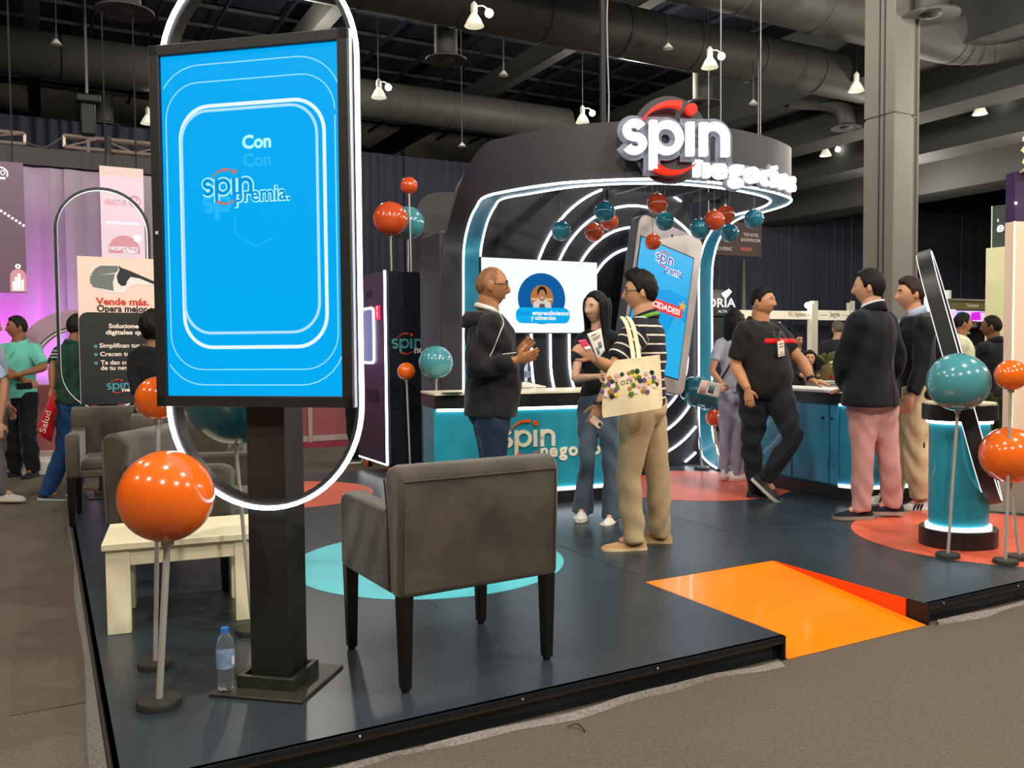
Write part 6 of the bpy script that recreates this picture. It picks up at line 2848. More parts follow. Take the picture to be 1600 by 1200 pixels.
    def glasses(self, m=None, r=.021):
        m = m or m_gl
        mb = MB()
        s = self.s
        for sd in (1, -1):
            pts = [self.hp(sd * .032 + r * 1.15 * math.cos(a), -.096 + .01 * abs(math.cos(a)), .006 + r * .8 * math.sin(a)) for a in [2 * math.pi * i / 16 for i in range(16)]]
            mb.tube(pts, .0026 * s, 6, closed=True)
            mb.tube([self.hp(sd * .056, -.088, .012), self.hp(sd * .074, -.06, .013), self.hp(sd * .086, .015, .008)], .0024 * s, 6)
        mb.tube([self.hp(-.010, -.099, .010), self.hp(.010, -.099, .010)], .0024 * s, 6)
        mb.build('glasses', m, self.t, smooth=60)
        return self

    def ray_front(self, x, z, back=False):
        """closest point of the shirt in front of (x, z)"""
        v = verts_of(self.top_me)
        k = np.abs(v[:, 0] - x) + np.abs(v[:, 2] - z)
        sel = v[k < .05]
        if len(sel) == 0:
            sel = v[np.argsort(k)[:20]]
        return (sel[:, 1].max() + .006) if back else (sel[:, 1].min() - .006)

    def lanyard(self, m, x=0.0, zb=1.12, badge=None, w=.085, h=.12, rot=0.0, wth=.007):
        s = self.s
        ng = 1 + (self.g - 1) * .6
        pb = np.array([x, 0, zb * s])
        pb[1] = min(self.ray_front(pb[0], pb[2] - k_ * h * s) for k_ in (0, .5, 1)) - .006
        for sd in (1, -1):
            pts = [self.T((sd * .03, .075, 1.47)), self.T((sd * .074 * ng, .02, 1.482))]
            q = self.T((sd * .058 * ng, -.06, 1.435))
            pts.append(q)
            for k in (.3, .6, .85):
                p = lerp(q, pb, k)
                p[1] = min(p[1], self.ray_front(p[0], p[2]))
                pts.append(p)
            pts.append(pb)
            self.tube_part('lanyard', m, pts, [(wth * s, .002)] * len(pts), 6, ref=(1, 0, 0))
        if badge:
            mb = MB()
            c, s_ = math.cos(rot), math.sin(rot)
            X, Zr = np.array([c, -.0, s_]), np.array([-s_, 0, c])
            mb.box(pb + Zr * (-h / 2 * s) + np.array([0, -.008, 0]), (w * s, .004, h * s), ax=(X, np.array([0, 1., 0]), Zr))
            o = mb.build('badge', badge, self.t, bevel=.003)
            for k, (dy, ww) in enumerate(((.30, .6), (.12, .7), (-.24, .3), (-.38, .8))):
                mb = MB()
                mb.box(pb + Zr * (-h / 2 * s + dy * h * s) + np.array([0, -.0105, 0]), (w * ww * s, .001, h * .07 * s), ax=(X, np.array([0, 1., 0]), Zr))
                mb.build('badge_print', mat('badge print', (120, 110, 104), .6), o)
        return self


m_green_l = mat('green lanyard', (92, 150, 48), .6)
m_badge_p = mat('badge card', (240, 226, 204), .5)
m_flyer = mat('flyer paper', (232, 226, 214), .6)
m_flyp = mat('flyer print', (96, 128, 126), .6)
m_wsole = mat('white sole', (226, 218, 202), .6)
m_bsole = mat('dark sole', (30, 28, 28), .6)
m_wshoe = mat('white sneaker', (232, 226, 216), .5, bump=(60, .3, (1, 1, 1)))
m_bshoe = mat('black shoe', (26, 26, 30), .55)
m_jean = cloth('dark denim', (42, 58, 82), .9, .4, noise=(5, .7, (1, 1, .5)), rgb2=(26, 36, 56))
m_jean2 = cloth('blue denim', (92, 108, 122), .9, .4, noise=(5, .7, (1, 1, .5)), rgb2=(62, 76, 92))
m_jean3 = cloth('mid blue denim', (40, 82, 132), .9, .4, noise=(5, .7, (1, 1, .5)), rgb2=(24, 56, 100))
m_jean4 = cloth('lilac grey denim', (158, 158, 178), .9, .4, noise=(5, .6, (1, 1, .5)), rgb2=(128, 128, 152))
m_khaki = cloth('khaki cotton', (186, 164, 128), .9, .4, noise=(4, .4, (1, 1, .5)), rgb2=(162, 140, 106))
m_beige = cloth('beige cotton', (206, 186, 148), .9, .4, noise=(4, .4, (1, 1, .5)), rgb2=(178, 158, 120))
m_pink = cloth('pink cotton', (200, 150, 142), .9, .35, noise=(4, .4, (1, 1, .5)), rgb2=(180, 122, 116))
m_blktr = cloth('black cotton', (26, 27, 32), .85, .35)
m_hood = cloth('charcoal jersey', (36, 35, 38), .9, .35)
m_teeb = cloth('black jersey', (38, 35, 36), .9, .3)
m_suit = cloth('black suiting', (21, 21, 27), .8, .2)
m_suit2 = cloth('navy suiting', (24, 25, 34), .8, .2)
m_olive = cloth('olive trousers', (58, 66, 44), .9, .3)
m_whitec = cloth('white cloth', (226, 224, 214), .85, .3)
m_bluec = cloth('pale blue shirt', (176, 190, 214), .85, .2)
m_teepolo = cloth('mint polo', (110, 196, 182), .85, .3, rgb2=(88, 172, 158))
m_greens = cloth('dark green shirt', (34, 72, 54), .85, .3)
m_greyt = cloth('pale grey tee', (176, 178, 190), .9, .3)
m_dkgrey = cloth('dark jacket', (40, 40, 46), .85, .3)
BLK = (20, 17, 17)


# 1 --- bald man in a charcoal hoodie, in profile to the right
Y1 = 5.35
f1 = D(765, 600, Y1)
p = Person('bald man in a charcoal hoodie and glasses talking with raised hands by the counter', (f1[0], Y1, DZ), 8, 1.775, (178, 122, 84), 1.12, voxel=.006, head_face=6, head_pitch=.03, belly=.05)
p.at(elR=(738, 578, -.22), wrR=(806, 563, -.24), elL=(762, 575, .26), wrL=(806, 555, .18))
p.hand['R'] = dict(d=p.W((1, .3, .25)), n=p.W((.1, -.9, -.5)), curl=.35, side=None)
p.hand['L'] = dict(d=p.W((.75, -.2, .7)), n=p.W((.2, .8, -.3)), curl=.3)
p.body()
p.hair((158, 108, 74), top=.0006, side=.0016, hl=.80, rough=.0003, temple=1.1).brows((40, 28, 22)).lips((128, 70, 60), smile=True).glasses()
p.top(m_hood, .84, .985, .024, .014, 1.47, 'hoodie', .006, 3, vox=.010, flare=.012)
p.trousers(m_jean, seed=4, seat=1.08, ease=.008)
p.shoes(m_bshoe, m_wsole)
p.neck_ring('shirt_collar', m_whitec, .066, .064, 1.500, .022, .022, gap=40, th=.005)
# hood lying on the back and zip-front collar
P_ = [[], [], [], []]
for i in range(25):
    a = math.radians(-115 + 230 * i / 24)
    x, y = math.sin(a), math.cos(a)
    for k, (r, z) in enumerate(((.082, 1.478), (.106, 1.47), (.125, 1.43), (.118, 1.385))):
        P_[k].append(p.T((x * r * 1.12 * p.g, .025 + y * r * p.g * 1.02, z - .012 * abs(i - 12) / 12)))
mb = MB()
mb.grid(P_)
mb.build('hood', m_hood, p.t, smooth=180, solid=.013)
pts = [p.L(765, 471, -.10), p.L(772, 490, -.15), p.L(768, 520, -.22), p.L(773, 538, -.235)]
p.tube_part('white_piping', m_whitec, smooth_path([p.T((-.09, -.055, 1.462)), p.T((-.15, -.07, 1.41)), p.J['shR'] + np.array([-.045, -.05, -.06]), lerp(p.J['shR'], p.J['elR'], .6) + np.array([-.02, -.075, 0]), p.J['elR'] + np.array([-.035, -.07, .02]), lerp(p.J['elR'], p.J['wrR'], .5) + np.array([-.03, -.02, .055]), p.J['wrR'] + np.array([-.02, 0, .045])], 4), .0032, 6)
BALD = p

# 2 --- woman in black t-shirt and flared jeans
Y2 = 6.35
f2 = D(934, 700, Y2)
p = Person('woman with long black hair, black t-shirt and flared jeans before the counter', (f2[0], Y2, DZ), 232, 1.675, (214, 168, 138), .92, True, .006, head_face=222, head_pitch=.04, head_roll=.05)
p.at(elR=(897, 592, -.12), wrR=(936, 588, -.28), elL=(962, 590, .02), wrL=(950, 585, -.24), knR=(918, 712, -.03), anR=(911, 792, .06), knL=(953, 712, -.05), anL=(957, 801, -.04))
p.toe['R'] = p.W((-.25, -1, 0))
p.toe['L'] = p.W((-.45, -1, 0))
p.body()
p.hair(BLK, top=.018, side=.014, hl=.66, back=-1.0, burn=-.5, rough=.001, temple=.7).long_hair(BLK, .27, 55, .012, .01).brows((40, 30, 26), .003).lips((176, 84, 82))
p.top(m_navyc, .95, .40, .012, .014, 1.47, 'tshirt', .003, 5, vox=.010)
p.trousers(m_jean2, 1.0, .006, .045, 'flared_jeans', .004, 6, knee=1.0, ankle=2.0)
p.shoes(m_wshoe, m_wsole, .29, 1.15, 'sneaker')
WOMAN = p

# 3 --- man in a navy shirt with white stripes, tote bag on his shoulder
Y3 = 5.5
f3 = D(1005, 700, Y3)
p = Person('man in navy striped polo and khaki trousers, seen from behind with a tote bag', (f3[0], Y3, DZ), 157, 1.735, (204, 152, 116), 1.12, voxel=.006, head_face=172, belly=.02)
p.at(elL=(957, 577, -.28), wrL=(928, 560, -.42), elR=(958, 590, .12), wrR=(936, 632, .02), knL=(982, 742, -.06), anL=(990, 839, -.10), knR=(1028, 742, .08), anR=(1031, 831, .10))
p.toe['L'] = p.W((-1, -.08, 0))
p.toe['R'] = p.W((-1, .25, 0))
p.hand['L'] = dict(d=p.W((-.8, .1, .65)), n=p.W((.2, -.9, .2)), curl=.9)
p.hand['R'] = dict(d=p.W((-.35, -.05, -1)), n=p.W((.2, -.9, -.1)), curl=.75)
p.body()
p.hair(BLK, top=.034, side=.015, hl=.60, back=-.55, quiff=.022, seed=3, rough=.004).brows(BLK).lips((150, 90, 80)).glasses()
mst = bpy.data.materials.new('navy striped knit')
mst.use_nodes = True
nt = mst.node_tree
bs = nt.nodes['Principled BSDF']
bs.inputs['Roughness'].default_value = .85
at = nt.nodes.new('ShaderNodeAttribute')
at.attribute_name = 'stripe'
mod = nt.nodes.new('ShaderNodeMath'); mod.operation = 'FLOORED_MODULO'; mod.inputs[1].default_value = .056
lt = nt.nodes.new('ShaderNodeMath'); lt.operation = 'LESS_THAN'; lt.inputs[1].default_value = .0105
mx = nt.nodes.new('ShaderNodeMix'); mx.data_type = 'RGBA'
mx.inputs['A'].default_value = (*lin((22, 22, 34)), 1)
mx.inputs['B'].default_value = (*lin((232, 222, 206)), 1)
nt.links.new(at.outputs['Fac'], mod.inputs[0]); nt.links.new(mod.outputs[0], lt.inputs[0]); nt.links.new(lt.outputs[0], mx.inputs['Factor']); nt.links.new(mx.outputs['Result'], bs.inputs['Base Color'])
p.top(mst, .90, .50, .020, .022, 1.47, 'striped_polo', .004, 7, vox=.009)
p.arm_attr(p.top_me)
p.trousers(m_khaki, seed=8, ease=.016, knee=1.12, ankle=1.25)
m_suede = mat('tan suede', (190, 150, 104), .8)
p.shoes(m_suede, mat('cream sole', (222, 196, 150), .6), .29, .9, 'slip_on_shoe')
p.neck_ring('polo_collar', m_navyc, .078, .072, 1.472, .05, .028, gap=40)
p.neck_ring('green_lanyard', m_green_l, .084, .078, 1.472, .02, .028, gap=0, th=.004)
mb = MB()
mb.tube([p.J['wrR'] + np.array([.031 * math.cos(q), .031 * math.sin(q), .012]) for q in [2 * math.pi * i / 16 for i in range(16)]], .008, 6, closed=True)
mb.build('black_wristband', m_black, p.t)
STRI = p
# what they hold
def flat_sheet(name, label, cat, px, Y, m, th=.0015, extra=None, bend=0.0):
    """thin sheet through four photo corners (TL, TR, BR, BL), each at its own depth"""
    Ys = Y if isinstance(Y, (list, tuple)) else [Y] * 4
    q = [D(*c, y) for c, y in zip(px, Ys)]
    n = unit(np.cross(q[1] - q[0], q[3] - q[0]))
    if np.dot(n, q[0] - CP) > 0:
        n = -n
    t_ = thing(name, label, cat, sum(q) / 4)
    G_ = []
    for i in range(9):
        a, b_ = lerp(q[0], q[1], i / 8), lerp(q[3], q[2], i / 8)
        G_.append([lerp(a, b_, j / 8) + n * bend * math.sin(math.pi * i / 8) for j in range(9)])
    mb = MB()
    mb.grid(G_)
    mb.build('sheet', m, t_, world=True, smooth=180, solid=th)

    def onsheet(u, v, d=.0015):
        return lerp(lerp(q[0], q[1], u), lerp(q[3], q[2], u), v) + n * (d + bend * math.sin(math.pi * u))
    for (u0, v0, u1, v1, mm, nm) in (extra or []):
        mb = MB()
        k = 6
        mb.grid([[onsheet(u0 + (u1 - u0) * i / k, v0 + (v1 - v0) * j) for j in range(2)] for i in range(k + 1)])
        mb.build(nm, mm, t_, world=True, smooth=180, solid=.0006)
    return t_


m_flyk = mat('flyer dark print', (60, 58, 58), .6)
flat_sheet('flyer', 'white printed flyer held up in the hand of the striped man', 'flyer', [(917, 522), (939, 513), (945, 548), (934, 562)], [5.06, 5.06, 5.04, 5.04], m_flyer,
           extra=[(.2, .12, .6, .16, m_flyk, 'print'), (.25, .24, .85, .27, m_flyk, 'print'), (.25, .31, .8, .34, m_flyk, 'print'), (.5, .5, .8, .75, m_flyp, 'print'), (.2, .62, .45, .9, m_flyp, 'print')])
flat_sheet('flyer', 'pink and white leaflet held beside the white flyer', 'flyer', [(902, 532), (915, 530), (926, 546), (916, 550)], 5.0, mat('pink leaflet', (222, 70, 120), .5),
           extra=[(.1, .62, .95, .98, m_flyer, 'print')])
a = D(930, 655, Y3 - .1)
t_ = thing('mobile_phone', 'phone in a pale case held low in the hand of the striped man', 'phone', a)
q = [D(921, 659, Y3 - .09), D(931, 651, Y3 - .06), D(942, 660, Y3 - .06), D(933, 669, Y3 - .09)]
mb = MB()
X_, Y_ = unit(q[2] - q[1]), unit(q[0] - q[1])
N_ = unit(np.cross(X_, Y_))
Y_ = np.cross(N_, X_)
mb.prism(rrect(.085, .055, .012, 5), sum(q) / 4, X_, Y_, N_, -.004, .005)
mb.build('case', mat('pale case', (214, 190, 172), .4), t_, world=True, bevel=.002)
sgn = -1 if np.dot(N_, sum(q) / 4 - CP) > 0 else 1
mb = MB()
mb.prism(rrect(.022, .022, .006, 4, .026, 0), sum(q) / 4, X_, Y_, N_, .0045 * sgn, .008 * sgn)
mb.build('camera_bump', m_black, t_, world=True)
# tote bag
m_canvas = mat('cream canvas', (246, 230, 192), .9, bump=(120, .3, (1, 1, 1)), noise=(6, .3, (1, 1, 1)), rgb2=(216, 194, 148))
cs = [(962, 563), (1031, 554), (1035, 637), (944, 658)]
Yt_ = 5.12
q = [D(*c, Yt_ + dy) for c, dy in zip(cs, (.0, .03, .0, -.03))]
t_ = thing('tote_bag', 'cream canvas tote bag with button flowers and lettering on the striped man', 'bag', sum(q) / 4)
n_ = unit(np.cross(q[1] - q[0], q[3] - q[0]))
if np.dot(n_, q[0] - CP) > 0:
    n_ = -n_


def onbag(px, py, d=0.0):
    h_ = hit(px, py, q[0], n_)
    # bulge so that print follows the cloth
    u = float(np.dot(h_ - q[3], unit(q[2] - q[3]))) / np.linalg.norm(q[2] - q[3])
    v = float(h_[2] - q[3][2]) / (q[0][2] - q[3][2])
    u, v = min(max(u, 0), 1), min(max(v, 0), 1)
    return h_ + n_ * (.03 * math.sin(math.pi * u) * math.sin(math.pi * min(v + .05, 1) * .9) ** .5 + .004 * math.sin(u * 17) * v + d)


out_ = [(962, 563), (975, 560), (1000, 557), (1031, 554), (1033, 580), (1034, 610), (1035.5, 630), (1031, 639), (1005, 645), (975, 652), (950, 657), (943, 655), (940, 648), (941, 620), (945, 592)]
L_ = []
for i in range(13):
    t1 = i / 12
    row = []
    yl = 563 + (653 - 563) * t1
    xl_ = np.interp(yl, [563, 580, 600, 625, 648, 658], [962, 948, 943, 941, 940.5, 944])
    yr = 554 + (638 - 554) * t1
    xr_ = np.interp(yr, [554, 600, 632, 638], [1031, 1034, 1035.5, 1033])
    for j in range(17):
        s_ = j / 16
        row.append((xl_ + (xr_ - xl_) * s_, yl + (yr - yl) * s_))
    L_.append(row)
F_ = [[onbag(*c) for c in row] for row in L_]
Bk_ = [[hit(*c, q[0], n_) - n_ * .03 * math.sin(math.pi * j / 16) for j, c in enumerate(row)] for row in L_]
mb = MB()
mb.grid(F_)
mb.grid([r[::-1] for r in Bk_])
for (A_, C_) in (([r[0] for r in F_], [r[0] for r in Bk_]), ([r[-1] for r in F_], [r[-1] for r in Bk_]), (F_[-1], Bk_[-1])):
    mb.strip(A_, C_)
mb.build('bag_body', m_canvas, t_, world=True, smooth=60)
shp = STRI.R @ STRI.J['shL'] + STRI.pos
for off, px0 in ((.0, 989), (.012, 998)):
    mb = MB()
    top_ = D(984 + off * 200, 494, Yt_ + .22)
    pts = smooth_path([onbag(px0, 561), D(px0 - 2, 540, Yt_ + .05), D(px0 - 8, 512, Yt_ + .08), D(px0 - 14, 499, Yt_ + .13), D(px0 - 18, 495, Yt_ + .2), D(px0 - 18, 499, Yt_ + .3)], 5)
    mb.tube(pts, [(.013, .003)] * len(pts), 8, ref=(1, 0, 0))
    mb.build('handle', m_canvas, t_, world=True)
cols = {'g': (30, 62, 36), 'o': (86, 116, 50), 'y': (236, 204, 66), 'p': (112, 82, 150), 'k': (226, 178, 186), 'w': (240, 226, 214), 'b': (176, 122, 52), 'd': (20, 40, 30)}
bt = [(970, 585, 'g'), (963, 587, 'k'), (951, 591, 'b'), (955, 596, 'g'), (950, 600, 'p'), (962, 594, 'k'), (943, 602, 'o'), (956, 604, 'w'), (963, 606, 'o'), (952, 612, 'b'), (960, 611, 'p'), (946, 617, 'w'), (955, 619, 'd'), (961, 617, 'y'), (940, 612, 'p'),
      (981, 583, 'b'), (987, 581, 'o'), (994, 580, 'g'), (990, 587, 'y'), (997, 590, 'o'), (983, 591, 'k'), (999, 595, 'g'), (1005, 594, 'p'), (1008, 584, 'k'), (1018, 582, 'd'), (1014, 588, 'w'), (1021, 590, 'p'), (1013, 597, 'y'), (1020, 596, 'o'), (1026, 594, 'k'), (1026, 600, 'd'), (1021, 603, 'w'), (1006, 603, 'k'), (997, 603, 'k'), (988, 602, 'o'), (982, 607, 'b'), (991, 612, 'w'), (984, 616, 'o'), (1003, 611, 'b'), (1010, 612, 'p')]
_bm = {}
for i, (bx, by_, c) in enumerate(bt):
    if c not in _bm:
        b0 = MB()
        n6 = 24
        b0.add([(.0125 * (1 + .09 * math.cos(5 * 2 * math.pi * k / n6)) * math.cos(2 * math.pi * k / n6), .0125 * (1 + .09 * math.cos(5 * 2 * math.pi * k / n6)) * math.sin(2 * math.pi * k / n6), z) for z in (0, .004) for k in range(n6)] + [(0, 0, .006)],
               [(k, (k + 1) % n6, n6 + (k + 1) % n6, n6 + k) for k in range(n6)] + [(n6 + k, n6 + (k + 1) % n6, 2 * n6) for k in range(n6)])
        o = b0.build('flower_button', mat('button ' + c, cols[c], .45), t_)
        _bm[c] = o
    else:
        o = _bm[c].copy()
        COL.objects.link(o)
        o.parent = t_
    c3 = onbag(bx, by_, .002)
    X_ = unit(np.cross(Z3, n_))
    o.matrix_basis = WM[t_.name].inverted() @ (Matrix.Translation(Vector(c3)) @ Matrix(np.c_[X_, np.cross(n_, X_), n_].tolist()).to_4x4() @ Matrix.Rotation(i * .7, 4, 'Z') @ Matrix.Scale(.95 + .3 * ((i * 7) % 5) / 5, 4))
bw = np.linalg.norm(q[1] - q[0]) / 69.5
o0 = onbag(962, 604.5, .004)
rgt = unit(onbag(992, 597, .0) - onbag(962, 604.5, .0))
upb = np.cross(n_, rgt)
mb = MB()
for k, c in enumerate('ROZEN'):
    gv = glyphs(c, .0)[2]
    cx_ = 961 + 7.6 * k
    cy_ = 604 - 1.85 * k
    oo = onbag(cx_, cy_, .004)
    text_into(mb, c, .036, lambda x, y, d: oo + rgt * x + upb * y + n_ * d, bold=.0)
mb.build('lettering', m_black, t_, world=True)
# 4 --- big man in a black t-shirt with a red chest band, leaning on the curved counter
Y4 = 7.25
f4 = D(1188, 700, Y4)
p = Person('large man in black t-shirt with red chest band leaning one hand on the counter', (f4[0], Y4, DZ), 312, 1.76, (196, 138, 98), 1.36, voxel=.0065, head_face=322, head_pitch=-.02, belly=.10)
p.at(elR=(1149, 572, -.10), wrR=(1168, 608, -.26), elL=(1254, 566, .02), wrL=(1268, 594, -.06),
     hipR=(1180, 640, -.02), knR=(1174, 708, -.04), anR=(1182, 766, .0), hipL=(1211, 640, -.06), knL=(1240, 686, -.24), anL=(1196, 748, -.16))
p.toe['R'] = p.W((.95, -.35, 0))
p.toe['L'] = unit(p.W((.62, -.45, -.62)))
p.hand['R'] = dict(d=p.W((.12, -.1, -1)), n=p.W((-.3, -.9, .1)), curl=.45)
p.hand['L'] = dict(d=p.W((.93, -.25, -.22)), n=p.W((.1, -.25, .95)), curl=.22, spread=1.6, thumb=1.3)
p.body()
p.hair(BLK, top=.022, side=.006, hl=.58, back=-.4, rough=.002).brows(BLK, .005).lips((150, 84, 74))
p.top(m_teeb, .86, .47, .020, .026, 1.475, 'tshirt', .006, 9, vox=.011)
p.trousers(cloth('black denim', (34, 36, 44), .9, .4), .95, .010, .08, 'trousers', .007, 10, knee=1.25, ankle=1.3)
p.shoes(m_bshoe, m_wsole, .29, 1.1, 'sneaker')
p.neck_ring('collar_rib', m_teeb, .08, .074, 1.478, .02, .03)
# red band across the chest, following the shirt
zr = p.L(1190, 533, -.2)[2]
P_ = [[p.shirt_pt(z, math.radians(-50 + 104 * i / 26), .004) for z in (zr - .021, zr, zr + .021)] for i in range(27)]
mb = MB()
mb.grid(P_)
mb.build('red_chest_band', cloth('red band', (214, 22, 26), .7, .2), p.t, smooth=180, solid=.004)
bd = p.L(1221, 552, -.3)
p.lanyard(m_black, bd[0] * .72, p.L(1215, 533)[2] / p.s, m_badge_p, .095, .125, .12, .005)
mb = MB()
w_, e_ = p.J['wrL'], p.J['elL']
ax_ = unit(w_ - e_)
u_ = unit(np.cross(ax_, Z3))
v_ = np.cross(ax_, u_)
cw = w_ - ax_ * .02
mb.tube([cw + u_ * .036 * math.cos(q) + v_ * .036 * math.sin(q) for q in [2 * math.pi * i / 16 for i in range(16)]], [(.011, .004)] * 16, 8, closed=True, ref=ax_)
mb.build('watch_strap', m_black, p.t)

# 5 --- man in black blazer and pink trousers, from behind
Y5 = 6.32
f5 = D(1359, 700, Y5)
p = Person('man in black blazer and pink trousers seen from behind at the curved counter', (f5[0], Y5, DZ), 128, 1.815, (206, 156, 124), 1.12, voxel=.007, head_face=150, belly=.03)
p.at(elL=(1314, 572, -.02), wrL=(1322, 608, .16), elR=(1403, 566, .10), wrR=(1378, 602, .34),
     hipL=(1349, 650, .0), knL=(1348, 722, -.02), anL=(1346, 792, -.03), hipR=(1373, 650, .03), knR=(1389, 722, .03), anR=(1394, 785, .05))
p.toe['L'] = p.W((-1, -.05, 0))
p.toe['R'] = p.W((-1, .12, 0))
p.hand['L'] = dict(d=p.W((-.3, .9, -.15)), n=p.W((0, .1, 1)), curl=.3)
p.body()
p.hair(BLK, top=.026, side=.013, hl=.66, back=-.62, seed=5, rough=.002)
p.top(m_suit2, .80, .985, .026, .022, 1.47, 'blazer', .003, 11, flare=.03, vox=.011, uppad=.002)
p.trousers(m_pink, seed=12, ease=.012, knee=1.1, ankle=1.2)
p.shoes(cloth('navy shoe', (26, 28, 38), .7, .2), mat('taupe sole', (150, 130, 112), .7), .285, 1.0)
p.neck_ring('shirt_collar', m_whitec, .072, .068, 1.508, .03, .022, gap=60)
p.neck_ring('blazer_collar', m_suit2, .082, .076, 1.478, .05, .03, gap=80)
mb = MB()
z0, z1 = .80 * p.s, 1.02 * p.s
mb.tube([np.array([.0, p.ray_front(0, z, True) - .002, z]) for z in (z0, lerp(z0, z1, .5), z1)], [(.004, .003)] * 3, 6)
mb.build('back_vent', m_black, p.t)
mb = MB()
mb.tube([np.array([.0, p.ray_front(0, z, True) - .004, z]) for z in np.linspace(z1, 1.42 * p.s, 7)], [(.0022, .002)] * 7, 6)
mb.build('back_seam', m_black, p.t)

# 6 --- smiling man in black blazer and beige trousers
Y6 = 6.78
f6 = D(1432, 700, Y6)
p = Person('smiling man in black blazer and baggy beige trousers with striped white sneakers', (f6[0], Y6, DZ), 176, 1.79, (206, 150, 118), 1.02, voxel=.007, head_face=178, lean=(0, -.03))
p.at(elL=(1440, 578, -.22), wrL=(1424, 618, -.26), elR=(1420, 580, .2), wrR=(1404, 610, .1), hipL=(1432, 648, -.08), knL=(1432, 715, -.12), anL=(1441, 781, -.12),
     hipR=(1424, 650, .1), knR=(1408, 715, .12), anR=(1392, 770, .12))
p.toe['L'] = p.W((-1, -.15, 0))
p.toe['R'] = p.W((-1, .1, 0))
p.body()
p.hair((52, 36, 26), top=.024, side=.012, hl=.60, back=-.5, seed=6, quiff=.008, rough=.002).brows((50, 34, 26)).lips((176, 96, 88), smile=True)
p.top(m_suit, .83, .98, .024, .022, 1.47, 'blazer', .004, 13, vox=.011, uppad=.004)
p.trousers(m_beige, seed=14, ease=.02, knee=1.3, ankle=1.6, hem=.10)
p.shoes(m_wshoe, m_wsole, .28, 1.05, 'sneaker', stripes=m_black)
p.neck_ring('shirt_collar', m_bluec, .074, .07, 1.502, .05, .026, gap=50)
mb = MB()
zs = np.linspace(1.20, 1.44, 6) * p.s
mb.tube([np.array([0, p.ray_front(0, z) + .002, z]) for z in zs], [(.004, .004), (.012, .005), (.022, .006), (.032, .006), (.04, .006), (.045, .006)], 8, ref=(1, 0, 0))
mb.build('shirt_front', m_bluec, p.t, smooth=180)
mb = MB()
c = p.L(1444, 692, -.28)
mb.tube([c, c - Z3 * .02], .007, 8)
mb.sphere(c - Z3 * .03, (.012, .006, .012), 10, 8)
mb.build('key_fob', m_black, p.t)

# 7 --- woman in a pale tee and lilac jeans, from behind
Y7 = 8.2
f7 = D(1147, 700, Y7)
p = Person('woman with long black hair, pale grey tee and lilac jeans, seen from behind', (f7[0], Y7, DZ), 72, 1.62, (196, 140, 104), 1.0, True, .008, head_face=60)
p.at(elL=(1112, 580, -.06), wrL=(1133, 606, -.16), elR=(1172, 580, .1), wrR=(1165, 610, .05), hipL=(1136, 628, -.03), knL=(1133, 680, -.02), anL=(1132, 735, .0), hipR=(1156, 628, .03), knR=(1153, 680, -.02), anR=(1150, 738, -.05))
p.toe['L'] = p.W((.5, .8, 0))
p.toe['R'] = p.W((.9, .2, 0))
p.hand['L'] = dict(d=p.W((-.75, -.3, -.2)), n=p.W((.2, -.9, .3)), curl=.5)
p.body()
p.hair(BLK, top=.018, side=.014, hl=.62, back=-1.0, rough=.001).long_hair(BLK, .42, 66, .016, .03)
p.top(m_greyt, .90, .38, .014, .014, 1.47, 'tshirt', .005, 15)
p.trousers(m_jean4, .98, .004, .06, 'jeans', .006, 16, knee=.95, ankle=1.0)
p.shoes(m_wshoe, mat('pink sole', (226, 186, 176), .6), .25, 1.15, 'sneaker')
p.tube_part('bag_strap', m_black, [p.T((-.10, -.02, 1.44)), p.T((-.08, .10, 1.38)), p.T((.03, .125, 1.2)), p.T((.14, .09, 1.02))], [(.008, .004)] * 4, 6, ref=(1, 0, 0))
mb = MB()
w_ = p.J['wrL']
mb.tube([w_ + np.array([.028 * math.cos(q), .01 * math.sin(q), .026 * math.sin(q)]) for q in [2 * math.pi * i / 14 for i in range(14)]], .005, 6, closed=True)
mb.build('red_bracelet', mat('red cord', (190, 40, 44), .6), p.t)
flat_sheet('flyer', 'white and pink flyer held behind her back by the woman in grey tee', 'flyer', [(1096, 593), (1128, 600), (1122, 622), (1089, 614)], [7.92, 7.95, 7.95, 7.92], m_flyer,
           extra=[(.04, .05, .35, .95, mat('pale pink print', (232, 196, 190), .6), 'print'), (.45, .25, .72, .8, m_flyp, 'print'), (.5, .35, .66, .6, m_flyk, 'print')])

# 8 --- man in mint polo with crossed arms, at the left
Y8 = 9.55
f8 = D(34, 700, Y8)
p = Person('man in mint green polo and black trousers standing with folded arms', (f8[0], Y8, 0), 262, 1.775, (150, 98, 70), 1.06, voxel=.008, head_face=222)
p.at(elR=(8, 578, -.16), wrR=(40, 596, -.30), elL=(70, 574, -.12), wrL=(28, 586, -.36))
p.toe['R'] = p.W((-.6, -1, 0))
p.hand['L'] = dict(d=p.W((-1, -.1, -.1)), n=p.W((0, -1, .3)), curl=.5)
p.hand['R'] = dict(d=p.W((.9, -.3, -.2)), n=p.W((0, -.9, .4)), curl=.6)
p.body()
p.hair((32, 26, 24), top=.018, side=.009, hl=.60, back=-.5, rough=.002).brows((30, 24, 22)).lips((140, 84, 70))
p.top(m_teepolo, .86, .45, .018, .022, 1.475, 'polo_shirt', .005, 17)
p.trousers(m_blktr, seed=18, ease=.016, knee=1.25, ankle=1.3)
p.shoes(m_bshoe, m_bsole)
p.neck_ring('polo_collar', m_teepolo, .08, .074, 1.476, .05, .03, gap=40)
p.lanyard(mat('lime lanyard', (98, 178, 62), .6), -.06, 1.16, m_badge_p, .10, .13, 0)
c = D(66, 553, Y8 - .19)
mb = MB()
mb.box(p.R.T @ (c - p.pos), (.06, .004, .012))
mb.build('chest_print', m_whitec, p.t)
c = D(38, 603, Y8 - .42)
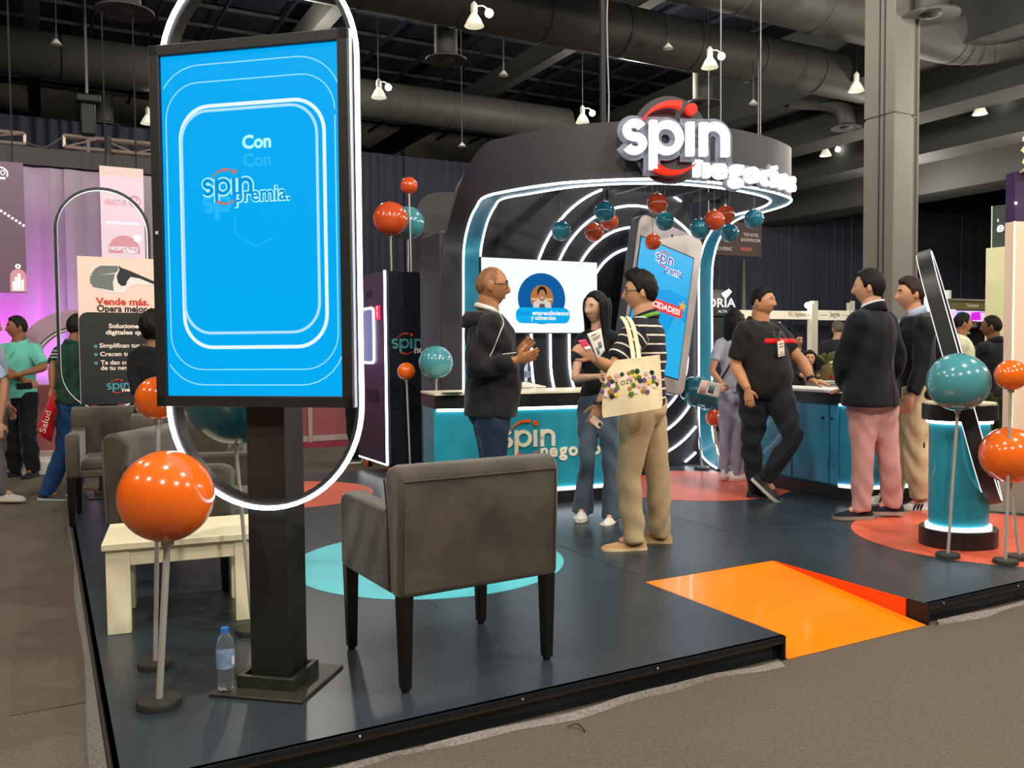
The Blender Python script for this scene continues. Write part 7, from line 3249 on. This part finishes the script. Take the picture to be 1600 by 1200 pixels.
t_ = thing('mobile_phone', 'dark phone held under the folded arms of the man in mint polo', 'phone', c, .3)
mb = MB()
mb.box((0, 0, 0), (.15, .012, .07), ax=(unit((1, 0, .05)), unit((0, 1, .2)), unit((-.05, -.2, 1))))
mb.build('body', m_black, t_, bevel=.004)

# 9 --- man in dark green shirt and jeans walking away
Y9 = 8.05
f9 = D(112, 700, Y9)
p = Person('man in dark green shirt and blue jeans striding past with a red bag', (f9[0], Y9, 0), 62, 1.73, (158, 104, 74), 1.08, voxel=.008, head_face=66, lean=(0, -.06))
p.at(elL=(83, 572, -.04), wrL=(82, 606, -.10), elR=(132, 575, .1), wrR=(128, 610, -.02), hipL=(107, 640, -.04), knL=(102, 702, -.02), anL=(74, 768, .0), hipR=(122, 640, .06), knR=(128, 700, -.06), anR=(118, 760, .12))
p.toe['L'] = p.W((.95, -.05, -.05))
p.hand['L'] = dict(curl=1.2)
p.body()
p.hair((30, 26, 26), top=.018, side=.010, hl=.60, back=-.5, rough=.002)
p.top(m_greens, .90, .42, .026, .022, 1.475, 'tshirt', .006, 19)
p.trousers(m_jean3, seed=20, ease=.016, knee=1.2, ankle=1.25)
p.shoes(mat('brown shoe', (70, 52, 44), .7), mat('pale blue sole', (190, 214, 226), .6), .29, 1.0)
p.neck_ring('collar', m_greens, .08, .074, 1.472, .03, .03)
mb = MB()
b_ = lambda x, z: np.array([x, p.ray_front(x, z, True), z])
z9 = p.L(100, 553)[2]
sx = p.L(88, 553)[0]
fr = lambda x, y, d: np.array([sx + .005 + x * -1, p.ray_front(sx - x, z9 + y, True) + .002 + d, z9 + y])
for k, (yy, ww) in enumerate(((0.03, .11), (.0, .14), (-.03, .11))):
    mb.box(np.array([sx - .05, p.ray_front(sx - .05, z9 + yy, True) + .001, z9 + yy]), (ww, .004, .012))
mb.build('shoulder_print', m_whitec, p.t)
mb = MB()
for k in range(2):
    for s in (-1, 1):
        mb.box(np.array([sx - .05 + s * .02, p.ray_front(sx - .05, z9 - .07, True) + .001, z9 - .065 - .025 * k]), (.045, .004, .01), ax=(unit((1, 0, .5 * s)), np.array([0, 1., 0]), unit((-.5 * s, 0, 1))))
mb.build('chevron_print', mat('olive print', (120, 124, 60), .6), p.t)
t_ = flat_sheet('red_bag', 'red fabric bag hanging from the hand of the walking man', 'bag', [(83, 612), (90, 640), (80, 690), (57, 671)], [7.86, 7.9, 7.9, 7.86], cloth('red bag', (206, 24, 34), .7, .4), .01, bend=.06)
mb = MB()
a, b2 = D(74, 676, 7.80), D(84, 640, 7.80)
X_ = unit(b2 - a)
text_into(mb, 'Salud', .085, lambda x, y, d: a + X_ * x + np.cross(np.array([0, -1., 0]), X_) * y + np.array([0, -.035 - d, 0]), bold=.0, fit=.2)
mb.build('lettering', m_whitec, t_, world=True)

# 10 --- woman in black standing between the armchairs and the poster
Y10 = 6.33
f10 = D(243, 700, Y10)
p = Person('woman in black with black hair standing before the poster, mostly hidden', (f10[0], Y10, DZ), 80, 1.56, (120, 80, 60), 1.02, True, .009)
p.at(elL=(207, 575, -.02), wrL=(214, 625, -.08))
p.body()
p.hair(BLK, top=.03, side=.03, hl=.55, back=-1.0, rough=.006, seed=9)
p.top(m_navyc, .86, .9, .02, .016, 1.47, 'jacket', .005, 21, vox=.013)
p.trousers(m_blktr, seed=22, vox=.013)
p.shoes(m_bshoe, m_bsole, .25)

# 11 --- passer-by at the left edge
Y11 = 7.95
f11 = D(-14, 700, Y11)
p = Person('passer-by in a pale blue shirt cut off by the left edge', (f11[0], Y11, 0), 5, 1.74, (186, 136, 108), 1.05, voxel=.010)
p.at(elR=(8, 597, -.12), wrR=(0, 660, -.2), anR=(4, 768, -.1), knR=(-8, 700, -.12), anL=(-40, 765, .15))
p.body()
p.hair((40, 30, 26), rough=.002)
p.top(m_bluec, .88, .46, .02, .024, 1.475, 'shirt', .005, 23, vox=.013)
p.trousers(cloth('grey trousers', (96, 92, 92)), seed=24, vox=.013)
p.shoes(mat('grey sneaker', (176, 172, 168), .6), m_wsole, .29, 1.0, 'sneaker')

# 12 --- person hidden behind the display totem
Y12 = 10.6
f12 = D(553, 700, Y12)
p = Person('person in white shirt and black trousers hidden behind the display totem', (f12[0], Y12, 0), 186, 1.68, (170, 120, 90), 1.0, voxel=.010)
p.body()
p.hair(BLK, rough=.002)
p.top(m_whitec, .88, .95, .016, .016, 1.475, 'shirt', .004, 25, vox=.013)
p.trousers(m_blktr, seed=26, vox=.013)
p.shoes(m_bshoe, m_wsole)

# --- visitors beyond the stand, right
Yg = 10.2
f = D(1499, 700, Yg)
p = Person('man in cream shirt with a lanyard badge, half behind the loop light', (f[0], Yg, 0), 342, 1.75, (168, 116, 82), 1.12, voxel=.009, head_face=358)
p.at(elR=(1484, 580, -.1), wrR=(1505, 600, -.25), elL=(1530, 575, .0), wrL=(1528, 600, -.1))
p.body()
p.hair(BLK, top=.018, side=.009, hl=.58, back=-.45, rough=.002).brows(BLK).lips((150, 90, 80))
p.top(mat('cream print shirt', (240, 234, 200), .8, noise=(5, .55, (1, 1, 1)), rgb2=(206, 214, 184)), .88, .46, .02, .024, 1.475, 'shirt', .005, 27, vox=.012)
p.trousers(m_blktr, seed=28, vox=.013)
p.shoes(m_bshoe, m_bsole)
p.neck_ring('collar', m_whitec, .08, .074, 1.476, .045, .03, gap=40)
p.lanyard(m_black, -.06, 1.22, mat('tan badge', (150, 132, 108), .5), .10, .13, 0)
Yh = 9.0
f = D(1549, 700, Yh)
p = Person('man in black polo and olive trousers seen from behind near the white wall', (f[0], Yh, 0), 118, 1.68, (150, 102, 76), 1.1, voxel=.009, head_face=140)
p.at(elL=(1534, 575, .04), wrL=(1530, 590, .2))
p.body()
p.hair((34, 26, 24), top=.012, side=.007, hl=.62, back=-.5, rough=.001)
p.top(m_dkgrey, .88, .46, .02, .024, 1.475, 'polo_shirt', .004, 29, vox=.012)
p.trousers(m_olive, seed=30, ease=.02, vox=.013)
p.shoes(m_bshoe, m_bsole)
p.neck_ring('polo_collar', m_dkgrey, .08, .074, 1.476, .045, .03, gap=40)
c = np.array([-.05, p.ray_front(-.05, 1.40 * p.s, True), 1.395 * p.s])
mb = MB()
mb.box(c, (.14, .004, .012))
mb.build('back_print', m_whitec, p.t)
Yi = 13.2
f = D(1307, 700, Yi)
p = Person('grey haired man in a dark jacket seen from behind under the white stand fascia', (f[0], Yi, 0), 60, 1.76, (196, 150, 124), 1.1, voxel=.010, head_face=100)
p.body()
p.hair((110, 100, 88), top=.02, side=.012, hl=.62, back=-.42, rough=.002)
p.top(m_dkgrey, .84, .95, .024, .02, 1.475, 'jacket', .004, 31, vox=.013)
p.trousers(m_blktr, seed=32, vox=.013)
p.shoes(m_bshoe, m_bsole)
Yj = 13.4
f = D(1246, 700, Yj)
p = Person('short man in glasses facing forward far behind the leaning man', (f[0], Yj, 0), 262, 1.57, (176, 128, 100), 1.0, voxel=.011, head_face=280)
p.body()
p.hair(BLK, rough=.002).brows(BLK).glasses()
p.top(m_dkgrey, .86, .95, .02, .018, 1.475, 'jacket', .004, 33, vox=.014)
p.trousers(m_blktr, seed=34, vox=.014)
p.shoes(m_bshoe, m_bsole)


def seated(label, px, Y, face, H, skin, **kw):
    """a person on a stool: hips at .47 m"""
    f = D(px, 700, Y)
    t_ = thing('stool', 'dark stool under the ' + label.split(' seated')[0], 'stool', (f[0], Y, 0))
    mb = MB()
    mb.lathe([(.17, .42), (.18, .43), (.18, .455), (.16, .465), (0, .465)], 20)
    mb.build('seat', m_black, t_)
    for k in range(4):
        a = math.pi / 4 + k * math.pi / 2
        mb = MB()
        mb.tube([(.12 * math.cos(a), .12 * math.sin(a), .43), (.18 * math.cos(a), .18 * math.sin(a), 0)], .014, 8)
        mb.build('leg', m_black, t_)
    drop_ = .93 * H / 1.75 - .54
    p = Person(label, (f[0], Y, -drop_), face, H, skin, **kw)
    s = p.s
    for sd, nm in ((1, 'L'), (-1, 'R')):
        p.J['hip' + nm] = p.P((sd * .09, 0, .93))
        p.J['kn' + nm] = p.P((sd * .12, -.42, .95))
        p.J['an' + nm] = np.array([sd * .12 * s, -.40 * s, drop_ + .085 * s])
    return p


p = seated('woman with dark hair and striped dark top seated at the fruit counter', 1264, 12.0, 262, 1.66, (206, 150, 120), fem=True, voxel=.010, head_face=256)
p.at(elL=(1276, 588, -.1), wrL=(1288, 588, -.35), elR=(1250, 585, -.1), wrR=(1262, 592, -.3))
p.body()
p.hair((30, 20, 18), top=.02, side=.016, hl=.6, back=-1.0, rough=.002).long_hair((30, 20, 18), .24, 58, .012).brows((36, 24, 20)).lips((180, 84, 84), smile=True)
p.top(mat('dark striped top', (40, 42, 34), .8), .92, .5, .014, .014, 1.47, 'top', .004, 35, vox=.013)
p.trousers(m_blktr, seed=36, vox=.013)
p.shoes(m_bshoe, m_bsole, .25)
p = seated('woman with olive brown hair seated with her back to the stand', 1302, 11.1, 25, 1.62, (190, 140, 112), fem=True, voxel=.010, head_face=80)
p.body()
p.hair((92, 84, 60), top=.022, side=.02, hl=.6, back=-1.0, rough=.002).long_hair((92, 84, 60), .22, 66, .012)
p.top(m_navyc, .92, .9, .014, .014, 1.47, 'jacket', .004, 37, vox=.013)
p.trousers(m_blktr, seed=38, vox=.013)
p.shoes(m_bshoe, m_bsole, .25)
# ------------------------------------------------------------------ neighbouring stands at the right
m_wall_w = mat('white stand panel', (236, 232, 214), .6)
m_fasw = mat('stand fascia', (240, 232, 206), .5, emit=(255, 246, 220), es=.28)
m_fastx = mat('fascia lettering', (120, 108, 88), .6)
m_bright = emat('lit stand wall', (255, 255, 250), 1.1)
VS = 18.6                                          # v of the shell scheme row


def vs(px, py, v=VS):
    return V7(px, py, v)


ta = vs(1150, 484)
tb = vs(1268, 484)
t = thing('exhibition_stand', 'white exhibition stand with bright back wall and lettered fascia, left of the white post', 'stand', vs(1210, 600) * [1, 1, 0])


def slab(t, x0, x1, y0, y1, m, name, d0=0.0, d1=.06, v=VS, zf=None, bevel=.004):
    a, b_, c = vs(x0, y1, v), vs(x1, y1, v), vs(x0, y0, v)
    w = float(np.dot(b_ - a, BU))
    z0, z1 = (a[2], c[2]) if zf is None else zf
    mb = MB()
    mb.prism([(0, z0), (w, z0), (w, z1), (0, z1)], a * [1, 1, 0], BU, Z3, -BV, -d1, -d0)
    o = mb.build(name, m, t, world=True, bevel=bevel)
    return plane_map(a * [1, 1, 0] + Z3 * z0, BU, Z3, -BV), w, z1 - z0


slab(t, 1140, 1266, 497, 600, m_bright, 'lit_wall', 1.2, 1.28, zf=(0, 2.15))
mpx, fw, fh = slab(t, 1140, 1266, 484, 497.5, m_fasw, 'fascia', 0, .08)
mb = MB()
text_into(mb, 'N.S | Appliance', .20, lambda x, y, d: mpx(fw * .72 + x, fh * .36 + y, d + .004), bold=.015, fit=fw * .22)
stroke(mb, [(fw * .955, fh * .5), (fw * .985, fh * .5)], .02, mpx, .002, .006)
mb.build('lettering', m_fastx, t, world=True)
for x0, x1, y0 in ((1268.5, 1275.5, 470), (1265.5, 1268, 474)):
    slab(t, x0, x1, y0, 600, m_wall_w, 'post', -.05, .12, zf=(0, float(vs(x0, y0)[2])))
mb = MB()
mb.sphere(vs(1262, 477), .09, 12, 8)
mb.build('spot_head', m_bulb, t, world=True)
mb = MB()
mb.tube([vs(1262, 477), vs(1266, 478)], .03, 8)
mb.build('spot_arm', m_white, t, world=True)
t = thing('exhibition_stand', 'white framed exhibition stand with dark drape back, right of the white post', 'stand', vs(1300, 600) * [1, 1, 0])
mpx, fw, fh = slab(t, 1276.5, 1345, 484.5, 500, m_fasw, 'fascia', 0, .08)
mb = MB()
text_into(mb, 'Sangrale', .22, lambda x, y, d: mpx(fw * .40 + x, fh * .36 + y, d + .004), 'c', bold=.015, fit=fw * .22)
for a_, b_ in ((.06, .24), (.56, .74)):
    stroke(mb, [(fw * a_, fh * .5), (fw * b_, fh * .5)], .015, mpx, .002, .006)
mb.build('lettering', m_fastx, t, world=True)
slab(t, 1276.5, 1345, 501, 600, m_drape, 'back_drape', 1.0, 1.06, zf=(0, 2.05))
for x0, x1, y0 in ((1325.5, 1328, 473), (1331, 1334, 470)):
    slab(t, x0, x1, y0, 600, m_wall_w, 'post', -.02, .1, zf=(0, float(vs(x0, y0)[2])))
# grey fascia and round post beyond the blazer men
t = thing('exhibition_stand', 'grey stand frame with a pale round post beside the loop light', 'stand', vs(1440, 600, 14.5) * [1, 1, 0])
slab(t, 1395, 1478, 486, 500, m_wall, 'fascia', 0, .08, 14.5)
slab(t, 1446, 1453, 462, 487, m_bright, 'lit_sign', 0, .05, 14.5)
a = vs(1479, 454, 14.0)
mb = MB()
mb.tube([a * [1, 1, 0], a], .115, 20)
mb.build('round_post', mat('pale post', (196, 200, 190), .45), t, world=True)
# olive stand with the bright screen
t = thing('exhibition_stand', 'stand with olive fascia, magenta screen and small coloured packs', 'stand', vs(1515, 600, 11.6) * [1, 1, 0])
mpx, fw, fh = slab(t, 1486, 1575, 469, 483, mat('olive fascia', (92, 86, 50), .6), 'fascia', 0, .08, 11.6)
mb = MB()
text_into(mb, 'Torremil', fh * .5, lambda x, y, d: mpx(fw * .26 + x, fh * .3 + y, d + .003), bold=.01, fit=fw * .2)
text_into(mb, 'T', fh * .5, lambda x, y, d: mpx(fw * .57 + x, fh * .4 + y, d + .003), bold=.01)
mb.build('lettering', mat('cream lettering', (206, 198, 170), .6), t, world=True)
slab(t, 1486, 1575, 466.5, 469.5, m_wall, 'fascia_rail', -.03, .1, 11.6)
mpx, fw, fh = slab(t, 1484, 1575, 484, 501, emat('screen lilac white', (246, 206, 250), 1.0), 'screen', .2, .28, 11.6)
for (x0, x1, y0, y1, m) in ((.10, .24, .1, .9, emat('screen sky', (90, 160, 236), 1.0)), (.34, .52, .05, .85, emat('screen magenta', (224, 40, 230), 1.0)), (.24, .32, .3, .8, emat('screen pale blue', (150, 190, 246), 1.0)), (.36, .6, .78, .9, emat('screen plum', (140, 30, 160), 1.0))):
    mb = MB()
    mb.prism([(fw * x0, fh * y0), (fw * x1, fh * (y0 + .05)), (fw * (x1 - .02), fh * y1), (fw * (x0 + .015), fh * (y1 - .1))], mpx(0, 0, 0), BU, Z3, -BV, .001, .006)
    mb.build('screen_shape', m, t, world=True)
slab(t, 1484, 1575, 502, 600, m_band, 'shelf_wall', .25, .3, 11.6, zf=(0, float(vs(1484, 502, 11.6)[2])))
for k, (x0, c) in enumerate(((1507, (96, 92, 84)), (1513.5, (214, 206, 60)), (1521.5, (226, 84, 126)), (1529, (80, 76, 70)))):
    slab(t, x0, x0 + 5.6, 501.5, 511, mat('pack %d' % k, c, .5, emit=c, es=.25), 'pack', .12, .24, 11.6)
slab(t, 1484, 1575, 511.3, 513, m_black, 'shelf', .02, .25, 11.6)
mpx, fw, fh = slab(t, 1514, 1531, 517, 521.5, m_whitec, 'shelf_label', .22, .25, 11.6)
# white spiky leaves on the post
t = thing('white_plant', 'white pointed leaf decoration on the pale round post', 'decoration', vs(1483, 482, 13.8))
o0 = vs(1482, 482, 13.85)
for k, (dx, dz, w_) in enumerate(((.20, .16, .05), (.18, .02, .06), (.16, -.14, .05), (.06, .24, .04), (.05, -.2, .045))):
    e_ = o0 + np.array([dx * 1.1, -.05, dz])
    mid = (o0 + e_) / 2 + np.array([0, -.06, .02])
    mb = MB()
    mb.tube(smooth_path([o0, mid, e_], 4), [(.008, .004)] + [(w_ * math.sin(math.pi * q / 8) + .004, .008) for q in range(1, 8)] + [(.003, .003)], 8, ref=(0, 0, 1))
    mb.build('leaf', emat('white leaf', (255, 255, 250), .9), t, world=True, smooth=180)

# white wall, glass panel, tall banner at the right edge
m_cwall = mat('cream stand wall', (226, 224, 176), .6)
t = thing('stand_wall', 'pale cream stand wall with glass panel above, right of the black drapes', 'wall panel', D(1560, 700, 10.6) * [1, 1, 0])
Yw = 10.6
a, b_ = D(1540.5, 388, Yw), D(1583, 382, Yw - .2)
X_ = unit((b_ - a) * [1, 1, 0])
N_ = np.array([X_[1], -X_[0], 0])
w_ = float(np.dot(b_ - a, X_)) + .9
mb = MB()
mb.prism([(0, 0), (w_, 0), (w_, a[2] + .02), (0, a[2])], a * [1, 1, 0], X_, Z3, N_, -.10, 0)
mb.build('panel', m_cwall, t, world=True, bevel=.004)
m_glass = mat('greenish glass', (206, 224, 212), .03, trans=.92, ior=1.12, spec=.4)
gz1 = D(1549, 322, Yw)[2]
g0 = float(np.dot(D(1549, 388, Yw) - a, X_))
mb = MB()
mb.prism([(g0, a[2] + .005), (w_, a[2] + .02), (w_, gz1), (g0, gz1)], a * [1, 1, 0], X_, Z3, N_, -.06, -.045)
mb.build('glass_panel', m_glass, t, world=True)
mb = MB()
mb.tube([a * [1, 1, 0] + X_ * g0 + Z3 * (a[2] + .005) - N_ * .05, a * [1, 1, 0] + X_ * g0 + Z3 * gz1 - N_ * .05], .008, 6)
mb.build('glass_edge', mat('pale edge', (226, 228, 200), .4), t, world=True)
mpg = plane_map(a * [1, 1, 0], X_, Z3, N_)
q = D(1573.5, 363, Yw)
gx, gz = float(np.dot(q - a, X_)), q[2]
mb = MB()
text_into(mb, 'e', .17, lambda x, y, d: mpg(gx - x, gz + y, -.04 + d), bold=.03)
text_into(mb, "'", .13, lambda x, y, d: mpg(gx - .06 - x, gz + .06 + y, -.04 + d), bold=.02)
mb.build('lettering', m_txw, t, world=True)
Yb = 7.6
a = D(1581, 640, Yb) * [1, 1, 0]
X_ = unit((.93, .30, 0))
N_ = np.array([X_[1], -X_[0], 0])
t = thing('tall_banner', 'tall banner wall with crumpled cream top, purple band and pale pink base', 'banner', a)
z_ = lambda py: float(D(1581, py, Yb)[2])
for (y0, y1, m, nm) in ((346, None, mat('pale pink wall', (244, 214, 190), .6), 'pink_panel'), (268, 346, mat('deep purple', (58, 38, 78), .6), 'purple_panel')):
    mb = MB()
    z0 = 0 if y1 is None else z_(y1)
    mb.prism([(0, z0), (.9, z0), (.9, z_(y0) + .06), (0, z_(y0))], a, X_, Z3, N_, -.1, 0)
    mb.build(nm, m, t, world=True, bevel=.003)
G_ = []
rg = np.random.default_rng(3)
for i in range(13):
    row = []
    for j in range(13):
        zz = z_(270) + (z_(212) - z_(270)) * i / 12
        row.append(a + X_ * (.02 + .88 * j / 12) + Z3 * (zz + .02 * math.sin(j * 1.7) * (i in (0, 12))) + N_ * (.02 + .05 * abs(math.sin(i * .9 + j * 1.1)) + .03 * rg.random()))
    G_.append(row)
mb = MB()
mb.grid(G_)
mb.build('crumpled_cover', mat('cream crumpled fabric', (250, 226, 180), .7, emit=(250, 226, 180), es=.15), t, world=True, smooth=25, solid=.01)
mb = MB()
mb.tube([a - X_ * .012 + N_ * .01 + Z3 * .3, a - X_ * .012 + N_ * .01 + Z3 * z_(346)], .007, 8)
mb.build('edge_light', emat('warm edge light', (255, 236, 190), 2.0), t, world=True)
mb = MB()
mb.sphere(a - X_ * .012 + N_ * .02 + Z3 * z_(318), .01, 8, 6)
mb.build('status_light', m_bulb, t, world=True)
# low grey wall at the right edge of the deck
a, b_ = G(1545, 799), G(1640, 806)
X_ = unit(b_ - a)
t = thing('low_grey_wall', 'low grey partition behind the orange balls at the right edge', 'partition', a)
hh_ = .50
for k in range(3):
    mb = MB()
    mb.prism([(k * .5 + .004, 0), (k * .5 + .496, 0), (k * .5 + .496, hh_), (k * .5 + .004, hh_)], a, X_, Z3, np.array([X_[1], -X_[0], 0]), -.06, 0)
    mb.build('panel', mat('warm grey panel', (150, 148, 136), .6), t, world=True, bevel=.004)
mb = MB()
mb.prism([(0, hh_), (1.5, hh_), (1.5, hh_ + .02), (0, hh_ + .02)], a, X_, Z3, np.array([X_[1], -X_[0], 0]), -.07, .01)
mb.build('cap', m_wall, t, world=True, bevel=.003)

# hanging banner and spotlit dome sign beyond the light arch
Yb = 15.5
t = thing('hanging_banner', 'dark brown hanging banner with showroom lettering behind the ribbon leg', 'banner', D(1150, 390, Yb))
q = [D(1100, 402, Yb), D(1190, 397, Yb + .6), D(1188.5, 352, Yb + .6), D(1100, 345, Yb)]
X_ = unit((q[1] - q[0]) * [1, 1, 0])
N_ = np.array([X_[1], -X_[0], 0])
w_ = float(np.dot(q[1] - q[0], X_))
z0, z1 = D(1150, 399, Yb + .3)[2], D(1150, 347, Yb + .3)[2]
mpb = plane_map(q[0] * [1, 1, 0] + Z3 * z0, X_, Z3, N_)
mb = MB()
mb.prism([(0, 0), (w_, 0), (w_, z1 - z0), (0, z1 - z0)], mpb(0, 0, 0), X_, Z3, N_, -.03, 0)
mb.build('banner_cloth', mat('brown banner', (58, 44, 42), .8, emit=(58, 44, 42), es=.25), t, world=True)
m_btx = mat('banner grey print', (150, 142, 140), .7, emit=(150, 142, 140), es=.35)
mb = MB()
hh = z1 - z0
for s, xx, yy, fw_ in (('THE HOTEL', .81, .60, .27), ('SHOWROOM', .80, .44, .34), ('DISCOVERIC', .28, .14, .40)):
    text_into(mb, s, hh * .14, lambda x, y, d: mpb(w_ * xx + x, hh * yy + y, d + .004), 'c', .02, fit=w_ * fw_)
mb.build('lettering', m_btx, t, world=True)
mb = MB()
mb.prism([(w_ * .62, hh * .15), (w_ * .82, hh * .15), (w_ * .82, hh * .26), (w_ * .62, hh * .26)], mpb(0, 0, 0), X_, Z3, N_, .002, .006)
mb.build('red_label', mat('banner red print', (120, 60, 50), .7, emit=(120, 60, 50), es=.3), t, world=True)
for s in (.08, .94):
    mb = MB()
    mb.tube([mpb(w_ * s, hh, -.01), mpb(w_ * s, 9.0 - z0, -.01)], .01, 6)
    mb.build('hanging_wire', m_wire2, t, world=True)
Yd = 14.0
a = D(1118, 490, Yd)
t = thing('spotlit_sign', 'black rounded sign with white capitals lit by a small spot lamp', 'sign', a * [1, 1, 0])
w_, h_ = .95, .44
zc_ = D(1118, 473, Yd)[2]
mb = MB()
x1 = D(1143, 470, Yd)[0] - D(1085, 470, Yd)[0]
o_ = np.array([D(1085, 470, Yd)[0], Yd, 0])
mb.prism(rrect(x1, .46, .14, 8, x1 / 2, zc_), o_, (1, 0, 0), (0, 0, 1), (0, -1, 0), -.25, 0)
mb.build('sign_board', m_black, t, world=True, bevel=.02)
mb = MB()
mb.box(o_ + np.array([x1 / 2, .12, (zc_ - .23) / 2]), (x1 * .8, .2, zc_ - .23))
mb.build('sign_base', m_black, t, world=True, bevel=.01)
mb = MB()
mpd = plane_map(o_, (1, 0, 0), (0, 0, 1), (0, -1, 0))
text_into(mb, 'ORIA', .20, lambda x, y, d: mpd(x1 * .72 + x, zc_ - .07 + y, d + .003), 'c', .02)
text_into(mb, 'ALTA', .06, lambda x, y, d: mpd(x1 * .76 + x, zc_ - .16 + y, d + .003), 'c', .01)
mb.build('lettering', m_txw, t, world=True)
lp = D(1139, 457, Yd - .35)
mb = MB()
mb.tube([lp + np.array([.02, 0, .03]), lp + np.array([-.07, .04, -.05])], [.03, .05], 12)
mb.build('spot_head', m_bulb, t, world=True)
mb = MB()
mb.tube([lp, lp + np.array([.05, .2, .12]), lp + np.array([.05, .45, -.1])], .01, 6)
mb.build('spot_arm', m_black, t, world=True)
# narrow grey gap in the drapes
p0 = V7(1162, 405, 20.2)
mb = MB()
mb.prism([(-.16, 0), (.16, 0), (.02, p0[2]), (-.02, p0[2])], p0 * [1, 1, 0], BU, Z3, -BV, 0, .02)
tag(mb.build('drape_gap_panel', m_wall), 'thin pale wedge of wall showing between two black drapes', 'panel')

# fruit counter beyond the curved counter
Yf = 10.0
q = D(1303, 606, Yf)
t = thing('display_counter', 'pale grey display counter carrying the pineapple behind the curved counter', 'counter', (q[0], Yf, 0))
mb = MB()
zt = D(1300, 597, Yf)[2]
mb.box((0, .2, zt / 2), (.36, .5, zt))
mb.build('body', mat('pale grey box', (196, 190, 178), .6), t, bevel=.008)
mb = MB()
mb.box((0, .2, zt + .008), (.38, .52, .016))
mb.build('top', m_wall_w, t, bevel=.003)
zt += .017
m_pine = mat('pineapple skin', (122, 96, 44), .7, bump=(90, .8, (1, 1, 1)), noise=(60, .8, (1, 1, 1)), rgb2=(88, 84, 40))
m_leafp = mat('pineapple leaf', (96, 112, 62), .6)
x0 = D(1296, 590, Yf)[0]
t = thing('pineapple', 'ripe pineapple with spiky crown on the pale display counter', 'fruit', (x0, Yf + .1, zt))
mb = MB()
mb.lathe([(0, 0), (.045, .004), (.066, .04), (.07, .09), (.064, .14), (.045, .175), (.02, .185), (0, .186)], 24)
mb.build('fruit_body', m_pine, t, smooth=180)
for k in range(18):
    a = k * 2.4
    r = .03 + .065 * (k % 6) / 6
    hh = .15 - .05 * (k % 6) / 6
    mb = MB()
    mb.tube(smooth_path([(0, 0, .175), (r * .45 * math.cos(a), r * .45 * math.sin(a), .175 + hh * .6), (r * 1.3 * math.cos(a), r * 1.3 * math.sin(a), .175 + hh)], 3), [(.012, .004)] * 2 + [(.011, .003)] * 2 + [(.008, .003)] * 2 + [(.002, .002)], 6)
    mb.build('crown_leaf', m_leafp, t, smooth=180)
x0 = D(1308, 566, Yf)[0]
t = thing('flower_head', 'creamy yellow flower head above the red apples', 'flower', (x0, Yf + .14, zt))
mb = MB()
mb.tube([(0, 0, 0), (.005, 0, .15)], .008, 8)
mb.build('stem', m_leafp, t)
rg = np.random.default_rng(5)
m_pet2 = mat('cream petal', (236, 226, 150), .6)
for k in range(22):
    a, b_ = rg.random() * 6.28, math.acos(1 - 1.3 * rg.random())
    c = np.array([.05 * math.sin(b_) * math.cos(a), .05 * math.sin(b_) * math.sin(a), .17 + .045 * math.cos(b_)])
    mb = MB()
    mb.sphere(c, (.02, .02, .012), 8, 6)
    mb.build('petal', m_pet2, t, smooth=180)
m_app = mat('red apple', (150, 30, 28), .3, coat=.3, noise=(8, .6, (1, 1, .4)), rgb2=(110, 40, 24))
for k, (px, py, dy, lb) in enumerate(((1304, 588, .0, 'red apple at the front beside the pineapple'), (1312, 589, .05, 'red apple right of the front apple'), (1306, 577, .12, 'red apple resting behind and above the other two'))):
    x0 = D(px, py, Yf)[0]
    zz = zt + (.058 if k == 2 else 0)
    t = thing('apple', lb, 'fruit', (x0, Yf + .05 + dy, zz))
    mb = MB()
    mb.lathe([(0, .006), (.016, 0), (.032, .012), (.037, .034), (.033, .056), (.018, .066), (.006, .060), (0, .057)], 20)
    mb.build('fruit_body', m_app, t, smooth=180)
    mb = MB()
    mb.tube([(0, 0, .057), (.004, 0, .075)], .0025, 6)
    mb.build('stalk', m_trim, t)
# small litter on the carpet by the deck edge
q = G(901, 1142, 0)
mb = MB()
mb.tube(smooth_path([q + np.array([-.03, .02, .006]), q + np.array([0, .024, .016]), q + np.array([.02, .0, .012]), q + np.array([.028, -.02, .005])], 5), [(.003, .002)] * 16, 6)
tag(mb.build('litter_strip', m_black), 'curled black and gold scrap lying on the carpet before the deck', 'litter')
